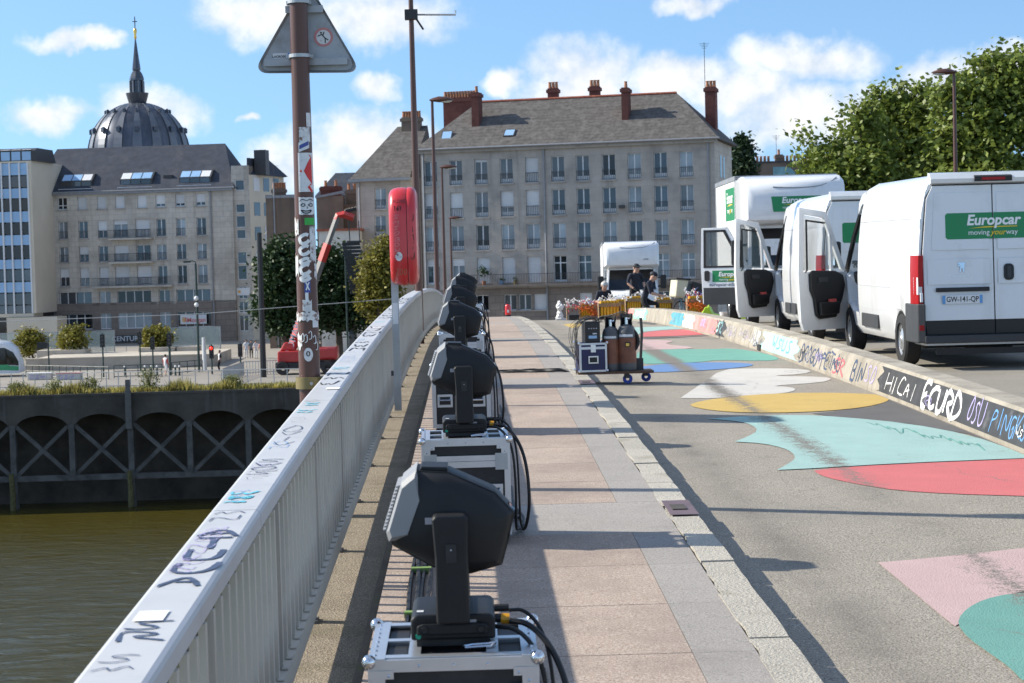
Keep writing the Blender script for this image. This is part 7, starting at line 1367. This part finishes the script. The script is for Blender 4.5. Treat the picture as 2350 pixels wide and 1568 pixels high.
    if letters:
        g = MB().box((-.0535,.10,.98), (-.0515,.80,1.22)).build('logo_panel', 'logo_green', d); brand(g, frame((-.055,.42,1.10), (0,-1,0)), .72); text('europcar-atlantique', 'ink_navy', d, frame((-.053,.46,.925), (0,-1,0)), size=.105, ext=.001)
    return e
trk = make_truck('tall white box truck with green signs and open cab door behind the vans', True, True); trk.location = (6.80, 39.6, road_z(9, 41)); trk.rotation_euler = (0, 0, R(-1.5))
trk2 = make_truck('white box truck standing past the crest in front of the apartment block', False, False); p = at(1452, 640, 74); trk2.location = (p.x, 74, prof(74)-.22); trk2.rotation_euler = (R(-2), 0, R(-2.5))
# ------------------------------------------------------------------ work site past the crest
mat('rack_wood', (.30,.20,.11), .85, var=.25, vs=9); mat('tube_yellow', (.72,.40,.02), .5, var=.08); mat('net_orange', (.80,.17,.02), .6, var=.1); mat('streamer_white', (.75,.74,.72), .7, var=.05); mat('streamer_red', (.60,.06,.10), .7); mat('streamer_blue', (.15,.18,.45), .7); mat('cream_plastic', (.60,.57,.42), .5, var=.04); mat('frame_blue', (.16,.24,.28), .4); mat('lime', (.42,.62,.02), .45); mat('pink_ply', (.45,.30,.18), .8, var=.1)
def tangle(parent, name, c, d, n, m, seed, r=.008, ln=.14):
    rn = random.Random(seed); mb = MB()
    for _ in range(n):
        p = [c[i]+rn.uniform(-d[i], d[i]) for i in range(3)]; pts = [tuple(p)]
        for k in range(3): p = [p[0]+rn.uniform(-ln, ln)*.6, p[1]+rn.uniform(-ln, ln)*.6, p[2]+rn.uniform(-ln, ln)*.6]; pts.append(tuple(p))
        mb.tube(pts, r, 4)
        if name == 'fuse_caps': mb.ball(pts[-1], r*3, 6)
    o = mb.build(name, m, parent); o['kind'] = 'stuff'; return o
def rack(px0, px1, Y, label, hgt=.42, dep=.4, net=False, red=False, zoff=0, nt=6):
    a, b = at(px0, 720, Y), at(px1, 720, Y); w = b.x-a.x; zg_ = surf(a.x, Y) if Y < 70 else prof(Y)-.19
    e = empty('tube_rack', (a.x, Y, zg_+zoff), 0, label, 'rack', 'yellow tube racks past the crest')
    for y0 in (0, dep-.03): MB().box((0,y0,.02), (w,y0+.03,.10)).build('rail', 'rack_wood', e); MB().box((0,y0,hgt-.14), (w,y0+.03,hgt-.04)).build('rail', 'rack_wood', e)
    for x in (0, w-.03):
        MB().box((x,.03,.02), (x+.03,dep-.03,hgt-.04)).build('end_board', 'rack_wood', e)
    tm = None
    for r_ in range(3):
        for k in range(nt):
            x = .05+(w-.1)*(k+.5)/nt; y_ = .05+(dep-.1)*(r_+.5)/3
            if tm is None: tm = MB().lathe([(.001,.0), (w/nt*.40,.0), (w/nt*.42,hgt), (w/nt*.36,hgt), (w/nt*.34,hgt-.05), (.001,hgt-.05)], 10).build('tube', 'tube_yellow', e, smooth=True); tm.location = (x, y_, .03)
            else: link('tube', tm.data, e, loc=(x, y_, .03))
    tangle(e, 'fuse_caps', (w/2,dep/2,hgt+.05), (w/2,dep/2,.035), 15, 'streamer_white', int(px0), .009)
    if red: tangle(e, 'fuse_leads', (w/2,dep/2,hgt+.06), (w/2,dep/2,.05), 12, 'streamer_red', int(px0)+1); tangle(e, 'fuse_leads', (w/2,dep/2,hgt+.06), (w/2,dep/2,.05), 12, 'streamer_blue', int(px0)+2)
    if net: tangle(e, 'netting', (w-.05,.0,.2), (.12,.06,.2), 60, 'net_orange', 3, .006, .2); tangle(e, 'netting', (w*.3,-.02,.38), (w*.3,.03,.06), 24, 'net_orange', 4, .006, .16)
    return e
rack(1330, 1368, 56.2, 'wooden rack of yellow tubes draped with orange net, left in the pair', .45, net=True, red=True); rack(1374, 1426, 55.6, 'wooden rack of yellow tubes with white tops, right in the pair', .52)
rack(1436, 1476, 61, 'yellow tube rack in front of the standing worker', .55, zoff=.15); rack(1505, 1545, 60, 'yellow tube rack the kneeling worker reaches into', .5, zoff=.12); rack(1400, 1438, 61.5, 'white topped yellow tube rack before the white haired worker', .5, zoff=.12)
rack(1578, 1620, 51, 'stack of yellow tubes with orange net beside the cargo bike', .55, net=True, red=True, zoff=.05)
p = at(1316, 732, 56.5); e = empty('small_table', (p.x, 56.5, road_z(p.x, 56.5)), 0, 'small plywood stand with red and white fuses left of the racks', 'stand'); MB().box((-.2,-.15,.34), (.2,.15,.38)).build('top', 'pink_ply', e)
for sx in (-.18, .18): MB().box((sx-.02,-.13,0), (sx+.02,.13,.34)).build('leg', 'rack_wood', e)
tangle(e, 'fuse_caps', (0,0,.5), (.2,.12,.08), 18, 'streamer_white', 8, .008); tangle(e, 'fuse_leads', (-.05,0,.42), (.16,.12,.12), 14, 'streamer_red', 9)
p = at(1316, 735, 55.2); e = empty('black_box', (p.x, 55.2, road_z(p.x, 55.2)), R(8), 'black plastic box on the road left of the tube racks', 'box'); MB().box((-.15,-.12,0), (.15,.12,.13)).build('tub', 'trim_black', e, bevel=.01); MB().box((-.16,-.13,.13), (.16,.13,.16)).build('lid', 'black_plastic', e, bevel=.008)
# wrapped white post
p = at(1285, 735, 56); e = empty('wrapped_post', (p.x, 56, road_z(p.x, 56)), 0, 'short post wrapped in crumpled white plastic on the crest', 'post'); rn = random.Random(5)
mb = MB(); prf = []; z = 0
while z < .56: prf.append((max(.03, .075+.03*math.sin(z*21)+rn.uniform(-.025, .025)), z)); z += .045
mb.lathe(prf+[(.001,.57)], 9); mb.v = [(x+rn.uniform(-.03,.03), y+rn.uniform(-.03,.03), zz+rn.uniform(-.012,.012)) for x, y, zz in mb.v]; mb.build('wrapping', 'streamer_white', e); MB().box((-.12,-.1,.0), (.18,.1,.05)).build('foot', 'paper', e)
# fire extinguisher
p = at(1166, 722, 56.8); fe = empty('fire_extinguisher', (p.x, 56.8, prof(56.8)), 0, 'red fire extinguisher standing on the footway crest', 'extinguisher')
MB().lathe([(.001,0), (.085,0), (.09,.02), (.09,.05)], 20).build('base', 'trim_black', fe); MB().lathe([(.088,.05), (.09,.06), (.09,.30), (.075,.345), (.04,.37), (.001,.372)], 20).build('cylinder', 'buoy_red', fe, smooth=True); MB().box((-.03,-.093,.12), (.03,-.088,.2)).build('label', 'paper', fe); MB().box((-.02,-.05,.37), (.02,.06,.41)).tube([(0,-.05,.4), (0,.09,.45)], .01, 6).build('valve_handle', 'trim_black', fe); MB().tube(chaikin([(-.02,0,.38), (-.11,0,.36), (-.12,0,.2), (-.11,0,.02)], 2), .011, 6).build('hose', 'trim_black', fe)
# cargo bike
WY = 52; wc_ = at(1563, 697, WY); zr = prof(WY)-.19; bk = empty('cargo_bike', (wc_.x, WY, zr), R(20), 'cargo bike with tilted cream box behind the barrier', 'bicycle')
def bwheel(x, y, r, nm='wheel'):
    T = Matrix.Translation((x, y, r)) @ Matrix.Rotation(PI/2, 4, 'X'); o = MB().lathe([(r-.035+.02*math.cos(t*PI/3)+.012, .02*math.sin(t*PI/3)) for t in range(7)], 32, T=T).build(nm, 'tyre', bk, smooth=True); mb = MB()
    for k in range(18): a = 2*PI*k/18; mb.tube([(x, y, r), (x+(r-.03)*math.cos(a), y, r+(r-.03)*math.sin(a))], .003, 4)
    q = mb.tube([(x,y-.03,r), (x,y+.03,r)], .022, 8).build('spokes', 'galv', o); q['kind'] = 'stuff'; MB().lathe([(.001,-.004), (.08,-.004), (.08,.004), (.001,.004)], 18, T=T @ Matrix.Translation((0,0,.05))).build('brake_disc', 'galv', o)
bwheel(0, 0, .26); bwheel(.75, .75, .30)
MB().tube([(0,.05,.26), (-.02,.05,.55), (.05,0,.85)], .022, 6).tube([(0,-.05,.26), (-.02,-.05,.55), (.05,0,.85)], .022, 6).build('fork', 'frame_blue', bk); MB().tube([(.05,0,.8), (.3,.3,.45), (.75,.75,.3)], .03, 6).tube([(.3,.3,.45), (.55,.55,.95)], .025, 6).build('frame', 'frame_blue', bk)
MB().loft([[(-.27,y,.62), (.02,y,.58), (.16,y,1.08), (-.20,y,1.12)] for y in (-.22, .22)]).build('cargo_box', 'cream_plastic', bk, bevel=.05); MB().tube([(-.22,-.24,1.12), (.18,-.24,1.08), (.18,.24,1.08), (-.22,.24,1.12), (-.22,-.24,1.12)], .025, 6).build('box_rim', 'trim_black', bk)
MB().prism([(.2,.66), (.52,.60), (.6,.94), (.26,1.04)], -.2, .2).build('front_pannier', 'trim_black', bk, bevel=.03); MB().tube([(.5,.2,1.0), (.55,.55,1.05), (.5,.9,1.0)], .015, 6).build('handlebar', 'trim_black', bk); MB().prism([(.5,.95), (.75,.95), (.72,1.0), (.5,1.0)], .48, .62).build('saddle', 'trim_black', bk)
# lime hand pallet truck, red canister, bucket
p = at(1625, 720, 47.5); z_ = prof(47.5)-.19; pj = empty('pallet_truck', (p.x, 47.5, z_), R(-15), 'lime green hand pallet truck with black wheel behind the barrier', 'pallet truck'); MB().prism([(-.2,.05), (.3,.05), (.3,.16), (.12,.2), (.05,.36), (-.05,.36)], -.22, .22).build('chassis', 'lime', pj, bevel=.02); MB().tube([(-.02,0,.34), (-.30,-.1,.02)], .03, 6).tube([(0,0,.3), (.12,.1,.95)], .022, 6).tube([(.12,-.1,.95), (.12,.28,.95)], .02, 6).build('handle', 'lime', pj)
for y_ in (-.24, .24): MB().lathe([(.02,-.03), (.085,-.035), (.095,0), (.085,.035), (.02,.03)], 16, T=Matrix.Translation((.05,y_,.095)) @ Matrix.Rotation(PI/2, 4, 'X')).build('wheel', 'tyre', pj)
for s in (-.16, .16): MB().box((.2,s-.07,.05), (1.2,s+.07,.11)).build('fork', 'lime', pj)
p = at(1531, 707, 51.5); e = empty('red_canister', (p.x, 51.5, prof(51.5)-.19), 0, 'small red canister left of the cargo bike wheel', 'canister'); MB().lathe([(.001,0), (.12,0), (.13,.03), (.13,.2), (.09,.25), (.03,.26), (.001,.265)], 18).build('tank', 'buoy_red', e, smooth=True); MB().tube([(-.06,0,.25), (-.05,0,.31), (.05,0,.31), (.06,0,.25)], .012, 6).build('handle', 'trim_black', e)
p = at(1663, 719, 46.5); e = empty('white_bucket', (p.x, 46.5, prof(46.5)-.19), 0, 'white bucket on the road by the box truck wheel', 'bucket'); MB().lathe([(.001,0), (.10,0), (.125,.22), (.13,.22), (.13,.235), (.118,.235), (.095,.01), (.001,.01)], 20).build('pail', 'white_box', e, smooth=True); MB().tube([(-.125,0,.2), (-.1,-.12,.16), (.1,-.12,.16), (.125,0,.2)], .004, 5).build('handle', 'galv', e)
p = at(1640, 722, 46); e = MB().box((-.45,-.2,0), (.45,.3,.10)).build('timber_plank', 'pink_ply', loc=(p.x, 46, prof(46)-.187)); tag(e, 'pale wooden board on the road next to the white bucket', 'board')
# workers
ZW = lambda Y: prof(Y)-.19
p = at(1456, 640, 63); person('person in navy cap, tee shirt and dark trousers standing over the yellow racks', (p.x, 63, ZW(63)+.02), R(28), dict(chest=(0,-.05,1.32), neck=(0,-.09,1.48), chin=(0,-.135,1.555), head=(0,-.135,1.635), crown=(0,-.125,1.695), nose=(0,-.245,1.575), shL=(.2,-.06,1.42), shR=(-.2,-.06,1.42), elL=(.30,-.08,1.15), wrL=(.20,-.26,.98), haL=(.16,-.32,.93), elR=(-.30,-.06,1.14), wrR=(-.19,-.24,.97), haR=(-.15,-.31,.92), hipL=(.11,0,.9), knL=(.16,-.05,.5), anL=(.17,0,.09), toL=(.2,-.15,.045)), dict(hand='black_cloth', leg='black_cloth'), cap='cap_navy', fingers=True, h=1.03, group='workers past the crest')
p = at(1486, 680, 59.5); person('person in navy cap and tee shirt kneeling in profile over a rack', (p.x, 59.5, ZW(59.5)), R(78), dict(pelvis=(0,.12,.55), waist=(0,.06,.72), chest=(0,-.04,.93), neck=(0,-.12,1.09), chin=(0,-.185,1.155), head=(0,-.195,1.235), crown=(0,-.19,1.295), nose=(0,-.30,1.165), shL=(.19,-.06,1.02), shR=(-.19,-.06,1.02), elL=(.24,-.12,.74), wrL=(.16,-.36,.66), haL=(.12,-.44,.65), elR=(-.24,-.12,.74), wrR=(-.15,-.37,.68), haR=(-.11,-.45,.67), hipL=(.10,.12,.5), knL=(.13,-.28,.42), anL=(.12,-.22,.07), toL=(.12,-.38,.045), hipR=(-.10,.12,.5), knR=(-.13,-.18,.09), anR=(-.12,.22,.07), toR=(-.12,.34,.05)), dict(leg='black_cloth'), cap='cap_navy', fingers=True, h=1.08, group='workers past the crest')
p = at(1386, 690, 63.5); person('person with white hair and navy tee shirt sitting behind the racks', (p.x, 63.5, ZW(63.5)+.05), R(10), dict(pelvis=(0,.1,.35), waist=(0,.08,.52), chest=(0,.0,.74), neck=(0,-.07,.90), chin=(0,-.125,.965), head=(0,-.125,1.045), crown=(0,-.12,1.105), nose=(0,-.235,.98), shL=(.19,-.01,.83), elL=(.27,-.06,.56), wrL=(.15,-.28,.48), haL=(.1,-.35,.47), hipL=(.1,.08,.32), knL=(.2,-.32,.42), anL=(.18,-.3,.07), toL=(.2,-.45,.045)), dict(leg='black_cloth'), hair='hair_white', fingers=True, h=1.05, group='workers past the crest')
# potted plant on the long balcony
q = main.matrix_world if False else Matrix.Translation(main.location) @ Matrix.Rotation(-TH, 4, 'Z')
def onb(u, label, h, pm, seed):
    w3 = q @ Vector((u, -.5, bz0)); e = empty('potted_plant', w3, 0, label, 'plant', 'pots on the long balcony'); MB().lathe([(.001,0), (.17,0), (.22,.4), (.18,.4), (.001,.36)], 12).build('pot', pm, e, smooth=True)
    if h: MB().tube([(0,0,.35), (.05,0,h*.6), (0,0,h)], .03, 5).build('stem', 'bark', e); leaves('leaves', [(0,0,h*.8,.4,.35,h*.35)], 260, .10, 'leaf_dark', e, seed, cr=.15)
    else: leaves('leaves', [(0,0,.5,.2,.2,.15)], 60, .08, 'leaf_dark', e, seed, cr=.1)
onb(us_[2]+.15, 'tall leafy plant in a terracotta pot on the long balcony', 1.6, 'pot_terracotta', 3); onb(us_[3]-.65, 'small blue flower pot on the long balcony', 0, 'glass_blue', 4); onb(us_[3]+.75, 'small ochre flower pot on the long balcony', 0, 'bronze_band', 5)
# overhead wire across the plaza
a, b = at(0, 738, 150), at(905, 686, 150); o = MB().tube([a, a.lerp(b, .5)-Vector((0,0,.3)), b], .025, 4).build('overhead_wire', 'galv'); tag(o, 'thin tram wire spanning the far quay from left to the lifebuoy', 'wire')
